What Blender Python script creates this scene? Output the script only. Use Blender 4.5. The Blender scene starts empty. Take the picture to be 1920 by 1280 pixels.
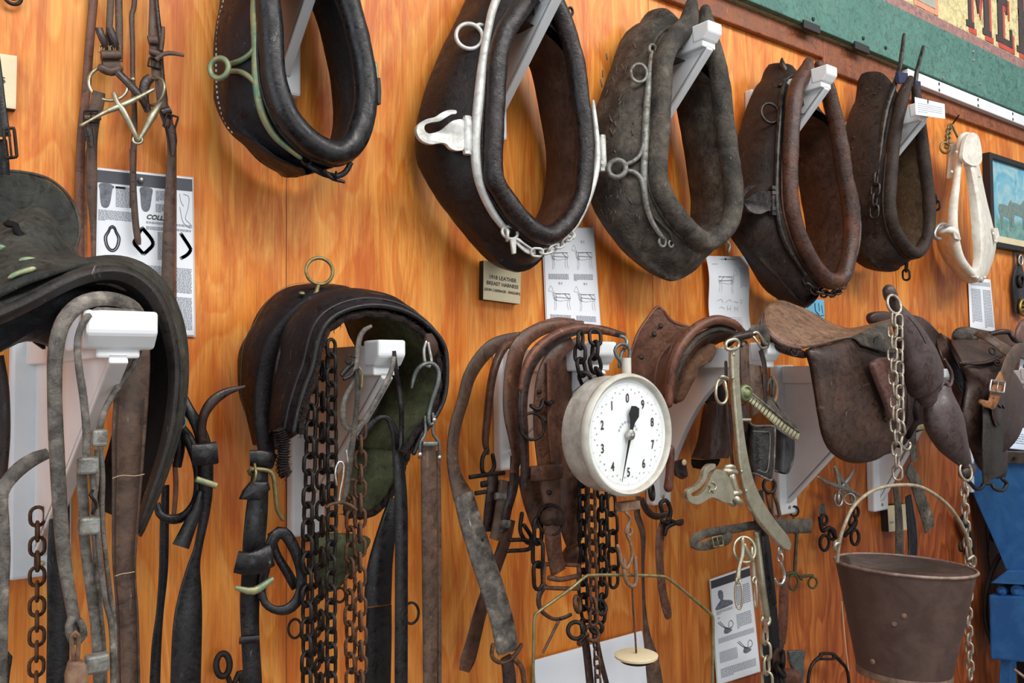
import bpy, math, random
import numpy as np
from mathutils import Vector, Matrix
from math import sin, cos, pi, radians, sqrt, atan2
random.seed(7); rng = np.random.RandomState(7)
sc = bpy.context.scene
COL = sc.collection

# ---------------------------------------------------------------- camera
FPX = 1600.0; CD = 1.6
_y = radians(37.43); _p = radians(2.2); _r = .01
CF = np.array([sin(_y)*cos(_p), cos(_y)*cos(_p), sin(_p)])
_R = np.array([cos(_y), -sin(_y), 0.]); _U = np.cross(_R, CF)
CR = _R*cos(_r)-_U*sin(_r); CU = _U*cos(_r)+_R*sin(_r)
CC = np.array([0., -CD, 1.6])
cd = bpy.data.cameras.new('camera'); cam = bpy.data.objects.new('camera', cd); COL.objects.link(cam)
cd.sensor_width = 36; cd.lens = FPX*36/1920; cd.clip_start = .01
cam.matrix_world = Matrix(((CR[0], CU[0], -CF[0], CC[0]), (CR[1], CU[1], -CF[1], CC[1]), (CR[2], CU[2], -CF[2], CC[2]), (0, 0, 0, 1)))
sc.camera = cam
sc.view_settings.view_transform = 'Standard'; sc.view_settings.look = 'None'
sc.view_settings.exposure = 0.0; sc.view_settings.gamma = 1

# ---------------------------------------------------------------- light
w = bpy.data.worlds.new('world'); sc.world = w; w.use_nodes = True
w.node_tree.nodes['Background'].inputs[0].default_value = (.86, .93, 1, 1)
w.node_tree.nodes['Background'].inputs[1].default_value = .42
def area(name, loc, target, sx, sy, power, col=(1, 1, 1)):
    l = bpy.data.lights.new(name, 'AREA'); l.shape = 'RECTANGLE'; l.size = sx; l.size_y = sy; l.energy = power; l.color = col
    o = bpy.data.objects.new(name, l); COL.objects.link(o); o.location = loc
    o.rotation_euler = (Vector(target)-Vector(loc)).to_track_quat('-Z', 'Y').to_euler()
    return o
area('skylight', (.9, -3.0, 4.3), (1.3, 0, 1.7), 3.2, 1.2, 135, (1, .98, .95))
area('doorway_daylight', (-2.0, -1.7, 2.1), (1.4, 0, 1.8), 2.0, 2.2, 34, (.84, .92, 1))
area('front_fill', (1.6, -6.2, 1.5), (1.6, 0, 1.7), 3.6, 2.4, 62, (.95, .98, 1))  # unseen fill light added behind the camera to brighten the lower row
area('far_skylight', (4.2, -3.2, 4.2), (3.3, 0, 1.8), 2.4, 1.2, 85, (1, .98, .95))

# ---------------------------------------------------------------- pixel rays to the depth d off the wall
def ray(x, y, d):
    v = CF*FPX+CR*(x-960)-CU*(y-640)
    t = (-d-CC[1])/v[1]
    return CC+v*t
def mpp(x, y, d):                       # metres per photo pixel there
    return float((ray(x, y, d)-CC) @ CF)/FPX
def P(x, y, d): return Vector(ray(x, y, d))

# ---------------------------------------------------------------- materials
MATS = {}
def S(r, g, b):                         # sRGB 0-255 to linear
    f = lambda c: (c/255/12.92) if c/255 <= .04045 else ((c/255+.055)/1.055)**2.4
    return (f(r), f(g), f(b), 1)
def newmat(name):
    m = bpy.data.materials.new(name); m.use_nodes = True; nt = m.node_tree
    b = nt.nodes['Principled BSDF']; tc = nt.nodes.new('ShaderNodeTexCoord')
    return m, nt, b, tc
def noise(nt, tc, scale, detail=4, rough=.6, mapping=None, dist=0):
    n = nt.nodes.new('ShaderNodeTexNoise'); n.inputs['Scale'].default_value = scale
    n.inputs['Detail'].default_value = detail; n.inputs['Roughness'].default_value = rough; n.inputs['Distortion'].default_value = dist
    if mapping:
        mp = nt.nodes.new('ShaderNodeMapping'); mp.inputs['Scale'].default_value = mapping
        nt.links.new(tc.outputs['Object'], mp.inputs[0]); nt.links.new(mp.outputs[0], n.inputs['Vector'])
    else: nt.links.new(tc.outputs['Object'], n.inputs['Vector'])
    return n.outputs['Fac']
def ramp(nt, src, stops):
    r = nt.nodes.new('ShaderNodeValToRGB'); e = r.color_ramp.elements
    while len(e) < len(stops): e.new(.5)
    for i, (p, c) in enumerate(stops):
        e[i].position = p; e[i].color = c if len(c) == 4 else (*c, 1)
    nt.links.new(src, r.inputs[0]); return r.outputs[0]
def mix(nt, fac, a, b, mode='MIX'):
    m = nt.nodes.new('ShaderNodeMix'); m.data_type = 'RGBA'; m.blend_type = mode
    for k, v in ((0, fac), (6, a), (7, b)):
        if isinstance(v, (int, float)): m.inputs[k].default_value = v
        elif isinstance(v, tuple): m.inputs[k].default_value = v
        else: nt.links.new(v, m.inputs[k])
    return m.outputs[2]
def bump(nt, b, src, dist, strength=1):
    n = nt.nodes.new('ShaderNodeBump'); n.inputs['Distance'].default_value = dist; n.inputs['Strength'].default_value = strength
    nt.links.new(src, n.inputs['Height']); nt.links.new(n.outputs[0], b.inputs['Normal'])
def leather(name, c, worn, rough=.42, wear=.5, sc_=14, bd=.0012, spec=.38, scr=None):
    m, nt, b, tc = newmat(name)
    big = noise(nt, tc, sc_, 5, .62); fine = noise(nt, tc, 160, 3, .6); mid = noise(nt, tc, 45, 6, .7, dist=1.2)
    col = ramp(nt, big, [(.40, c), (.56+.3*(1-wear), mix_c(c, worn, .3)), (.78, worn)])
    dk = ramp(nt, mid, [(.32, (.4, .38, .38, 1)), (.5, (.9, .9, .9, 1)), (.7, (1.25, 1.22, 1.2, 1))])
    col = mix(nt, 1., col, dk, 'MULTIPLY')
    s = noise(nt, tc, 30, 8, .8, (1, 1, .35), 2.5)
    col = mix(nt, ramp(nt, s, [(.62, (0, 0, 0, 1)), (.70, (1, 1, 1, 1))]), col, scr or mix_c(worn, (.5, .45, .38, 1), .35))
    nt.links.new(col, b.inputs['Base Color'])
    rr = ramp(nt, mid, [(.35, (max(.05, rough-.14),)*3), (.65, (min(1, rough+.2),)*3)]); nt.links.new(rr, b.inputs['Roughness'])
    b.inputs['Specular IOR Level'].default_value = spec; b.inputs['Coat Weight'].default_value = .06 if rough < .5 else 0; b.inputs['Coat Roughness'].default_value = .28
    h = mix(nt, .35, mid, fine); bump(nt, b, h, bd)
    MATS[name] = m; return m
def mix_c(a, b, t): return tuple(a[i]*(1-t)+b[i]*t for i in range(3))+(1,)
def metal(name, c, c2, rough=.4, met=.8, sc_=40, bd=.0006, lo=.4, hi=.65):
    m, nt, b, tc = newmat(name)
    n = noise(nt, tc, sc_, 6, .7, dist=.6)
    nt.links.new(ramp(nt, n, [(lo, c), (hi, c2)]), b.inputs['Base Color'])
    b.inputs['Metallic'].default_value = met
    nt.links.new(ramp(nt, n, [(.3, (rough,)*3), (.7, (min(1, rough+.25),)*3)]), b.inputs['Roughness'])
    bump(nt, b, n, bd); MATS[name] = m; return m
def plain(name, c, rough=.6, c2=None, sc_=20, bd=0, met=0, spec=.5):
    m, nt, b, tc = newmat(name)
    if c2:
        n = noise(nt, tc, sc_, 5, .65)
        nt.links.new(ramp(nt, n, [(.35, c), (.68, c2)]), b.inputs['Base Color'])
        if bd: bump(nt, b, n, bd)
    else: b.inputs['Base Color'].default_value = c
    b.inputs['Roughness'].default_value = rough; b.inputs['Metallic'].default_value = met
    b.inputs['Specular IOR Level'].default_value = spec
    MATS[name] = m; return m

def wood_ply():
    m, nt, b, tc = newmat('varnished_plywood')
    L = nt.links
    def math_(op, a, bb=None, c=None):
        n = nt.nodes.new('ShaderNodeMath'); n.operation = op
        for i, v in enumerate((a, bb, c)):
            if v is None: continue
            if isinstance(v, (int, float)): n.inputs[i].default_value = v
            else: L.new(v, n.inputs[i])
        return n.outputs[0]
    # each sheet of ply gets its own figure
    sep = nt.nodes.new('ShaderNodeSeparateXYZ'); L.new(tc.outputs['Object'], sep.inputs[0])
    cell = math_('FLOOR', math_('DIVIDE', math_('ADD', sep.outputs[0], 3.77), 1.18))
    off = nt.nodes.new('ShaderNodeCombineXYZ'); L.new(math_('MULTIPLY', cell, 3.7), off.inputs[0]); L.new(math_('MULTIPLY', cell, 1.9), off.inputs[2])
    add = nt.nodes.new('ShaderNodeVectorMath'); add.operation = 'ADD'; L.new(tc.outputs['Object'], add.inputs[0]); L.new(off.outputs[0], add.inputs[1])
    def nz(sc3, detail, rough, dist=0):
        mp = nt.nodes.new('ShaderNodeMapping'); mp.inputs['Scale'].default_value = sc3
        L.new(add.outputs[0], mp.inputs[0])
        n = nt.nodes.new('ShaderNodeTexNoise'); n.inputs['Scale'].default_value = 1; n.inputs['Detail'].default_value = detail
        n.inputs['Roughness'].default_value = rough; n.inputs['Distortion'].default_value = dist; L.new(mp.outputs[0], n.inputs['Vector']); return n.outputs['Fac']
    fig = nz((5.5, 1, 1.3), 2.2, .55, .35)
    rings = math_('FRACT', math_('MULTIPLY', fig, 13.0))
    band = ramp(nt, rings, [(0, (.9, .9, .9)), (.55, (.35, .35, .35)), (.86, (0, 0, 0)), (1, (.85, .85, .85))])
    rough_b = nz((2.2, 1, 1.1), 3, .6)
    light = S(243, 166, 78); mid_ = S(231, 136, 48); dark = S(194, 88, 22)
    col = mix(nt, band, mid_, light)
    patch = ramp(nt, nz((14, 1, 2.2), 5, .7, .8), [(.42, (0, 0, 0)), (.62, (1, 1, 1))])
    col = mix(nt, mix(nt, .2, patch, (0, 0, 0, 1)), col, dark)
    # the lower half and the far sheets turn redder and darker
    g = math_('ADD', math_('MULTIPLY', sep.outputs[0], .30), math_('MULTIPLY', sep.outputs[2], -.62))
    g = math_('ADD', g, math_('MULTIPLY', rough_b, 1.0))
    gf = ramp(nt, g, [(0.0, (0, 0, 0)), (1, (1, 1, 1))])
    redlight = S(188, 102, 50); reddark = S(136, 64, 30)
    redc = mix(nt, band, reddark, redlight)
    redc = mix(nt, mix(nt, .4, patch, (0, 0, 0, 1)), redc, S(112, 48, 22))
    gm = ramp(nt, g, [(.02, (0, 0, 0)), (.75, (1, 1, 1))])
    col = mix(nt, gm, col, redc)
    fine = nz((260, 1, 7), 3, .6)
    col = mix(nt, .55, col, mix(nt, 1., col, ramp(nt, fine, [(.3, (.55, .5, .45)), (.6, (1, 1, 1))]), 'MULTIPLY'))
    st = ramp(nt, nz((9, 1, 3.4), 6, .75, 1.6), [(.66, (1, 1, 1)), (.76, (.45, .3, .2))])
    col = mix(nt, .6, col, mix(nt, 1., col, st, 'MULTIPLY'))
    L.new(col, b.inputs['Base Color'])
    b.inputs['Roughness'].default_value = .42; b.inputs['Specular IOR Level'].default_value = .35
    bump(nt, b, fine, .0003)
    MATS['ply'] = m; return m
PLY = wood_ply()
BLACKL = leather('black_leather', S(24, 21, 23), S(54, 47, 46), .34, .4)
DKBROWN = leather('dark_brown_leather', S(42, 29, 25), S(92, 60, 46), .36, .5)
C2RIM = leather('dark_collar_leather', S(27, 20, 20), S(72, 43, 34), .28, .42, 12, .003, scr=S(110, 96, 88))
BODYBLK = leather('matt_black_collar_leather', S(27, 27, 31), S(48, 48, 54), .46, .4, bd=.002, spec=.2)
C2BODY = leather('matt_dark_collar_leather', S(34, 30, 30), S(70, 54, 48), .44, .45, 10, .003, spec=.22, scr=S(110, 96, 88))
C4RIM = leather('orange_worn_collar_leather', S(58, 40, 34), S(150, 82, 46), .34, .5, 9, .003)
C4BODY = leather('sooty_brown_collar_leather', S(42, 36, 34), S(98, 66, 48), .5, .4, 8, .003, spec=.18)
C5RIM = leather('dull_brown_collar_leather', S(48, 39, 35), S(94, 72, 58), .5, .5, 10, .003, spec=.2)
GREYBR = leather('weathered_grey_brown_leather', S(60, 56, 52), S(140, 128, 112), .6, .8, 16, .005, spec=.2, scr=S(168, 152, 128))
BROWN = leather('brown_leather', S(84, 54, 40), S(150, 100, 70), .4, .65, 20)
REDBR = leather('red_brown_leather', S(98, 58, 42), S(156, 104, 78), .42, .6)
CHOC = leather('chocolate_saddle_leather', S(58, 41, 35), S(122, 84, 60), .42, .4, 7)
TAN = leather('tan_suede_leather', S(128, 96, 70), S(168, 132, 98), .7, .6, 9)
TANB = leather('tan_strap_leather', S(150, 98, 58), S(184, 128, 84), .5, .5)
GREYL = leather('grey_cracked_leather', S(78, 72, 66), S(172, 162, 150), .5, .9, 34, .003, scr=S(205, 198, 188))
STRAPB = leather('dull_brown_strap_leather', S(74, 54, 43), S(128, 98, 76), .48, .7, 24)
PINKBR = leather('pinkish_brown_leather', S(106, 74, 66), S(134, 96, 84), .4, .4)
LINING = leather('brown_lining_leather', S(66, 46, 38), S(124, 92, 72), .55, .5, spec=.2)
FELT = leather('green_stained_felt', S(58, 60, 38), S(136, 146, 104), .9, .7, 12, .003)
BRISTLE = leather('dark_bristle_stuffing', S(26, 18, 16), S(84, 52, 40), .95, .5, 60, .006)
COARSE = leather('coarse_woven_lining', S(84, 66, 46), S(124, 102, 74), .95, .5, 30, .004)
BRASS = metal('green_tinged_brass', S(140, 140, 96), S(104, 124, 84), .38, .75)
BRASSG = metal('verdigris_brass', S(156, 150, 112), S(96, 138, 112), .42, .6)
NICKEL = metal('dull_nickel', S(184, 178, 156), S(138, 132, 106), .3, .85)
BRONZE = metal('dull_bronze_wire', S(150, 138, 96), S(110, 96, 64), .4, .75)
SILVERP = metal('silver_painted_metal', S(206, 206, 202), S(172, 170, 164), .42, .35)
SILVERW = metal('worn_silver_paint', S(150, 150, 144), S(98, 92, 82), .5, .5, 60)
STEEL = metal('bright_steel', S(200, 198, 192), S(150, 146, 138), .25, .95)
CHAINS = metal('galvanised_chain', S(196, 184, 168), S(132, 118, 100), .35, .85, 70)
IRON = metal('dark_iron', S(24, 21, 21), S(58, 50, 45), .42, .6)
RUST = metal('rusty_iron', S(66, 46, 36), S(122, 86, 62), .6, .5, 60)
RUSTL = metal('orange_rusted_iron', S(112, 84, 66), S(150, 118, 94), .65, .3, 60)
WHITE = plain('white_bracket_paint', S(228, 228, 228), .5, S(214, 216, 218), 8)
WHITEC = metal('cream_white_paint', S(226, 220, 208), S(188, 178, 160), .45, .0, 25, .0005, .42, .72)
BRASSB = plain('brass_screw', S(190, 160, 110), .4, met=.8)
DARK = plain('black_iron_detail', S(24, 22, 22), .6)
PAPER = plain('white_paper', S(236, 238, 242), .5, S(226, 229, 234), 4)
LAMIN = plain('clear_laminate_margin', S(206, 196, 190), .25)
CREAM = plain('cream_card', S(222, 206, 170), .6, S(210, 192, 154), 12)
INK = plain('black_ink', S(46, 46, 50), .7)
INKG = plain('grey_ink', S(150, 155, 164), .7)
INKL = plain('light_grey_ink', S(168, 172, 180), .7)

# ---------------------------------------------------------------- mesh helpers
def ptag(o, label=None, cat=None, group=None, kind=None):
    if label: o['label'] = label
    if cat: o['category'] = cat
    if group: o['group'] = group
    if kind: o['kind'] = kind
    return o
def thing(name, label, cat, loc, group=None):
    o = bpy.data.objects.new(name, None); COL.objects.link(o); o.location = Vector(loc); o.empty_display_size = .05
    o['off'] = [float(v) for v in loc]
    return ptag(o, label, cat, group)
def mk(name, V, F, mat, parent=None, smooth=True, sharp=None):
    V = np.array(V, float)
    if parent is not None:
        off = np.array(parent['off'])
    else: off = (V.min(0)+V.max(0))/2
    me = bpy.data.meshes.new(name); me.from_pydata([tuple(v) for v in V-off], [], F)
    me.validate(); me.update()
    if mat: me.materials.append(mat)
    o = bpy.data.objects.new(name, me); COL.objects.link(o)
    if parent is not None:
        o.parent = parent; o['off'] = [float(v) for v in off]
    else:
        o.location = Vector(off); o['off'] = [float(v) for v in off]
    import bmesh
    bm = bmesh.new(); bm.from_mesh(me); bmesh.ops.recalc_face_normals(bm, faces=bm.faces); bm.to_mesh(me); bm.free()
    if smooth:
        for p in me.polygons: p.use_smooth = True
        if sharp: me.set_sharp_from_angle(angle=radians(sharp))
    return o
def bevel(o, w, seg=2):
    m = o.modifiers.new('bevel', 'BEVEL'); m.width = w; m.segments = seg; m.limit_method = 'ANGLE'; m.angle_limit = radians(40)
    return o
def spl(pts, n, closed=False, step=None):
    p = np.array(pts, float)
    if len(p) == 2 and not closed:
        t = np.linspace(0, 1, n)[:, None]; return p[0]*(1-t)+p[1]*t
    if closed: q = np.vstack([p[-1], p, p[0], p[1]])
    else: q = np.vstack([2*p[0]-p[1], p, 2*p[-1]-p[-2]])
    out = []
    for i in range(1, len(q)-2):
        a, b, c, d = q[i-1], q[i], q[i+1], q[i+2]
        for t in np.linspace(0, 1, 12, endpoint=False):
            out.append(.5*((2*b)+(-a+c)*t+(2*a-5*b+4*c-d)*t*t+(-a+3*b-3*c+d)*t**3))
    out.append(q[-2]); out = np.array(out)
    L = np.r_[0, np.cumsum(np.linalg.norm(np.diff(out[:, :3], axis=0), axis=1))]
    if step: n = max(3, int(L[-1]/step)+1)
    s = np.linspace(0, L[-1], n+1 if closed else n)
    r = np.stack([np.interp(s, L, out[:, k]) for k in range(p.shape[1])], 1)
    return r[:-1] if closed else r
def world(pts):                          # (x, y, d, extras...) -> world xyz + extras
    return np.array([list(ray(p[0], p[1], p[2]))+list(p[3:]) for p in pts], float)
def frames(W, closed=False):
    n = len(W); T = np.zeros((n, 3))
    for i in range(n):
        a = W[(i-1) % n] if (closed or i > 0) else W[i]; b = W[(i+1) % n] if (closed or i < n-1) else W[i]
        v = b-a; T[i] = v/(np.linalg.norm(v)+1e-12)
    N = np.zeros((n, 3)); ref = np.array([0, -1., 0])
    if abs(T[0] @ ref) > .9: ref = np.array([0, 0, 1.])
    v = ref-T[0]*(ref @ T[0]); N[0] = v/np.linalg.norm(v)
    for i in range(1, n):
        v = N[i-1]-T[i]*(N[i-1] @ T[i]); N[i] = v/(np.linalg.norm(v)+1e-12)
    if closed:
        v = N[-1]-T[0]*(N[-1] @ T[0]); v /= np.linalg.norm(v)
        ang = atan2(np.cross(v, N[0]) @ T[0], v @ N[0])
        for i in range(n):
            a = ang*i/n; B = np.cross(T[i], N[i]); N[i] = N[i]*cos(a)+B*sin(a)
    return T, N, np.cross(T, N)
def sweep(name, W, prof, mat, parent, closed=False, sharp=None, N=None, B=None, cap=True, smooth=True):
    """W n x 3; prof(i) -> list of (a,b) offsets along N,B"""
    W = np.array(W)[:, :3]
    T, N0, B0 = frames(W, closed)
    if N is None: N, B = N0, B0
    V = []; n = len(W); k = None
    for i in range(n):
        pr = prof(i); k = len(pr)
        for a, b in pr: V.append(W[i]+N[i]*a+B[i]*b)
    F = []
    for i in range(n if closed else n-1):
        j = (i+1) % n
        for s in range(k):
            t = (s+1) % k; F.append((i*k+s, i*k+t, j*k+t, j*k+s))
    if not closed and cap:
        F.append(tuple(range(k))[::-1]); F.append(tuple((n-1)*k+s for s in range(k)))
    if name is None: return V, F
    return mk(name, V, F, mat, parent, smooth, sharp)
def tubew(name, pts, r, mat, parent=None, closed=False, seg=12, step=.006, flat=1., taper=False):
    """pts world n x 3; r scalar or per point"""
    pts = np.array(pts, float)
    if np.isscalar(r): r = [r]*len(pts)
    A = np.c_[pts[:, :3], r]; A = spl(A, 8, closed, step)
    n = len(A); rr = A[:, 3]
    if not closed:   # rounded ends
        r0, r1 = rr[0], rr[-1]; T, _, _ = frames(A[:, :3])
        pre = [np.r_[A[0, :3]-T[0]*r0*sin(a), r0*cos(a)] for a in (1.45, 1.1, .6)]
        post = [np.r_[A[-1, :3]+T[-1]*r1*sin(a), r1*cos(a)] for a in (.6, 1.1, 1.45)]
        A = np.vstack([pre, A, post]); rr = A[:, 3]
    pr = lambda i: [(rr[i]*flat*cos(2*pi*s/seg), rr[i]*sin(2*pi*s/seg)) for s in range(seg)]
    if name is None: return sweep(None, A[:, :3], pr, mat, parent, closed)
    return sweep(name, A[:, :3], pr, mat, parent, closed)
def tube(name, pts, rpx, mat, parent=None, closed=False, seg=12, step=.006, flat=1.):
    """pts photo (x,y,d[,rpx])"""
    W = []; R = []
    for i, p in enumerate(pts):
        W.append(ray(*p[:3])); q = p[3] if len(p) > 3 else (rpx[i] if not np.isscalar(rpx) else rpx)
        R.append(q*mpp(*p[:3]))
    return tubew(name, W, R, mat, parent, closed, seg, step, flat)
def join(parts):
    V = []; F = []
    for v, f in parts:
        o = len(V); V += [tuple(x) for x in v]; F += [tuple(i+o for i in q) for q in f]
    return V, F
def strapgeo(pts, w=None, t=.004, step=.008, closed=False, tw=0):
    A = []
    for p in pts:
        ww = p[3] if len(p) > 3 else w
        c = ray(*p[:3]); A.append([*c, ww*mpp(*p[:3]), p[0], p[1], p[2]])
    A = spl(A, 6, closed, step); n = len(A)
    V = []; F = []
    for i in range(n):
        a = A[(i-1) % n] if (closed or i > 0) else A[i]; b = A[(i+1) % n] if (closed or i < n-1) else A[i]
        T = (b-a)[:3]; T /= np.linalg.norm(T)+1e-12
        dp = (b-a)[4:6]; L = np.hypot(*dp)
        if L < 1e-6: dp = np.array([0, 1.]); L = 1
        nx, ny = -dp[1]/L, dp[0]/L
        c = A[i, :3]
        e = ray(A[i, 4]+nx, A[i, 5]+ny, A[i, 6]-tw)-ray(A[i, 4]-nx, A[i, 5]-ny, A[i, 6]+tw)
        m = mpp(*A[i, 4:7]); e = e/(2*m)*A[i, 3]        # full width vector in the plane
        wl = np.linalg.norm(e); e = e-T*(e @ T)
        if i and np.dot(e, pe) < 0 and np.dot(e, pe) < -.3*np.linalg.norm(e)*np.linalg.norm(pe): pass
        pe = e.copy(); en = e/(np.linalg.norm(e)+1e-12)
        nn = np.cross(en, T); nn /= np.linalg.norm(nn)+1e-12
        h = wl/2; q = min(t*.45, h*.4)
        for u, v in ((-h, -t/2+q), (-h+q, -t/2), (h-q, -t/2), (h, -t/2+q), (h, t/2-q), (h-q, t/2), (-h+q, t/2), (-h, t/2-q)):
            V.append(c+en*u+nn*v)
    k = 8
    for i in range(n if closed else n-1):
        j = (i+1) % n
        for s in range(k):
            u = (s+1) % k; F.append((i*k+s, i*k+u, j*k+u, j*k+s))
    if not closed: F.append(tuple(range(k))[::-1]); F.append(tuple((n-1)*k+s for s in range(k)))
    return V, F
def strap(name, pts, w=None, mat=None, parent=None, t=.004, step=.008, closed=False, tw=0):
    V, F = strapgeo(pts, w, t, step, closed, tw)
    return mk(name, V, F, mat, parent, True, 50)
def plate(name, out, t, mat, parent=None, bv=.0015, curve=True, n=48, hole=None):
    """flat cut plate; out photo (x,y,d) points; thickness t away from the wall"""
    W = world(out)[:, :3]
    if curve: W = spl(W, n, True)
    return platew(name, W, t, mat, parent, bv)
def platew(name, W, t, mat, parent=None, bv=.0015, nrm=(0, -1, 0)):
    from mathutils.geometry import tessellate_polygon
    W = np.array(W); k = len(W); nr = np.array(nrm, float)
    tris = tessellate_polygon([[Vector(v) for v in W]])
    V = list(W)+list(W+nr*t); F = [tuple(a) for a in tris]+[tuple(i+k for i in a) for a in tris]
    F += [(i, (i+1) % k, (i+1) % k+k, i+k) for i in range(k)]
    o = mk(name, V, F, mat, parent, True, 35)
    if bv: bevel(o, bv, 2)
    return o
def pad(name, out, t, bulge, mat, parent=None, closed=True, n=60, K=7, curve=True, power=.5, center=None, back=0., lump=0.):
    """rounded sheet or cushion over an outline that is star shaped about its centre"""
    W = world(out)[:, :3]
    if curve: W = spl(W, n, True)
    else:
        Q = []
        for i in range(len(W)):
            for q in np.linspace(0, 1, 8, endpoint=False): Q.append(W[i]*(1-q)+W[(i+1) % len(W)]*q)
        W = np.array(Q)
    n = len(W); c = W.mean(0) if center is None else ray(*center)
    V = []; F = []; y = np.array([0, -1., 0])
    ss = [1, .985, .95]+list(np.linspace(.88, .12, K))
    for s in ss:
        for i in range(n):
            p = c+(W[i]-c)*s
            V.append(p+y*(t*(0 if s == 1 else (.35 if s == .985 else .5))+bulge*(1-s**2)**power + (lump*sin(p[0]*41+p[2]*23)*sin(p[2]*37)*(1-s) if lump else 0)))
    V.append(c+y*(t*.5+bulge)); ci = len(V)-1
    m = len(ss)
    for k in range(m-1):
        for i in range(n):
            j = (i+1) % n; F.append((k*n+i, k*n+j, (k+1)*n+j, (k+1)*n+i))
    F += [((m-1)*n+i, (m-1)*n+(i+1) % n, ci) for i in range(n)]
    b0 = len(V)
    for s in ss[1:]:
        for i in range(n):
            p = c+(W[i]-c)*s
            V.append(p-y*(t*(.35 if s == .985 else .5)-back*(1-s**2)**power*-1 if False else t*(.35 if s == .985 else .5))+y*(bulge*(1-s**2)**power*(0 if back else 1))-y*back*(1-s**2)**power)
    V.append(c-y*t*.5+y*(0 if back else bulge)-y*back); cj = len(V)-1
    for i in range(n):
        j = (i+1) % n; F.append((i, j, b0+j, b0+i))
    for k in range(m-2):
        for i in range(n):
            j = (i+1) % n; F.append((b0+k*n+i, b0+k*n+j, b0+(k+1)*n+j, b0+(k+1)*n+i))
    F += [(b0+(m-2)*n+i, b0+(m-2)*n+(i+1) % n, cj) for i in range(n)]
    return mk(name, V, F, mat, parent, True)
def surfw(name, rows, mat, parent=None, t=.004, nu=24, nv=24, closedu=False, closedv=False):
    R = [spl(np.array(r)[:, :3], nv, closedv) for r in rows]
    R = np.array(R); G = np.stack([spl(R[:, j], nu, closedu) for j in range(R.shape[1])], 1)
    nu, nv = G.shape[:2]; V = G.reshape(-1, 3)
    F = [(i*nv+j, i*nv+(j+1) % nv, ((i+1) % nu)*nv+(j+1) % nv, ((i+1) % nu)*nv+j) for i in range(nu if closedu else nu-1) for j in range(nv if closedv else nv-1)]
    o = mk(name, V, F, mat, parent)
    if t:
        m = o.modifiers.new('thickness', 'SOLIDIFY'); m.thickness = t; m.offset = 0
        bevel(o, t*.35, 2)
    return o
def surf(name, rows, mat, parent=None, **k):
    return surfw(name, [world(r)[:, :3] for r in rows], mat, parent, **k)
def lathew(name, prof, origin, axis, mat, parent=None, seg=40, sharp=40):
    a = np.array(axis, float); a /= np.linalg.norm(a)
    u = np.cross(a, [0, 0, 1.]) if abs(a[2]) < .9 else np.cross(a, [1., 0, 0]); u /= np.linalg.norm(u); v = np.cross(a, u)
    o = np.array(origin); V = []; F = []
    for r, h in prof:
        for s in range(seg):
            q = 2*pi*s/seg; V.append(o+a*h+(u*cos(q)+v*sin(q))*max(r, 1e-5))
    for i in range(len(prof)-1):
        for s in range(seg):
            t = (s+1) % seg; F.append((i*seg+s, i*seg+t, (i+1)*seg+t, (i+1)*seg+s))
    if prof[0][0] > 1e-4: F.append(tuple(range(seg)))
    if prof[-1][0] > 1e-4: F.append(tuple((len(prof)-1)*seg+s for s in range(seg)))
    if name is None: return V, F
    return mk(name, V, F, mat, parent, True, sharp)
def boxgeo(c, X, Y, Z):
    """c centre, half-axis vectors"""
    c, X, Y, Z = map(np.array, (c, X, Y, Z))
    V = [c+X*a+Y*b+Z*d for a in (-1, 1) for b in (-1, 1) for d in (-1, 1)]
    F = [(0, 1, 3, 2), (4, 6, 7, 5), (0, 4, 5, 1), (2, 3, 7, 6), (0, 2, 6, 4), (1, 5, 7, 3)]
    return V, F
def box(name, lo, hi, mat, parent=None, bv=.003):
    lo, hi = np.array(lo, float), np.array(hi, float); c = (lo+hi)/2; h = (hi-lo)/2
    V, F = boxgeo(c, (h[0], 0, 0), (0, h[1], 0), (0, 0, h[2]))
    o = mk(name, V, F, mat, parent, False)
    if bv: bevel(o, bv, 2)
    return o
def ringgeo(c, R, r, nrm=(0, -1, 0), seg=36, ms=8, sx=1., a0=0, a1=2*pi):
    n = np.array(nrm, float); n /= np.linalg.norm(n)
    u = np.cross(n, [0, 0, 1.]); u /= np.linalg.norm(u); v = np.cross(u, n)
    full = abs(a1-a0-2*pi) < 1e-6
    A = [np.array(c)+(u*cos(a)*sx+v*sin(a))*R for a in np.linspace(a0, a1, seg, endpoint=not full)]
    A = np.array(A)
    return sweep(None, A, lambda i: [(r*cos(2*pi*s/ms), r*sin(2*pi*s/ms)) for s in range(ms)], None, None, full)
def ring(name, x, y, d, Rpx, rpx, mat, parent=None, nrm=(0, -1, 0), sx=1., **k):
    m = mpp(x, y, d); V, F = ringgeo(ray(x, y, d), Rpx*m, rpx*m, nrm, sx=sx, **k)
    return mk(name, V, F, mat, parent)
def dome(name, x, y, d, rpx, hpx, mat, parent=None, nrm=(0, -1, 0)):
    m = mpp(x, y, d); r = rpx*m; h = hpx*m
    return lathew(name, [(r, 0), (r*.95, h*.4), (r*.7, h*.8), (r*.35, h*.97), (0, h)], ray(x, y, d), nrm, mat, parent, 20)
_cl = {}
def lumpy(o, amt, size, kind='CLOUDS'):
    if size not in _cl:
        tx = bpy.data.textures.new('lumps', 'CLOUDS'); tx.noise_scale = size; tx.noise_depth = 2; _cl[size] = tx
    m = o.modifiers.new('lumps', 'DISPLACE'); m.texture = _cl[size]; m.strength = amt; m.mid_level = .5; m.texture_coords = 'LOCAL'
    return o
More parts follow.
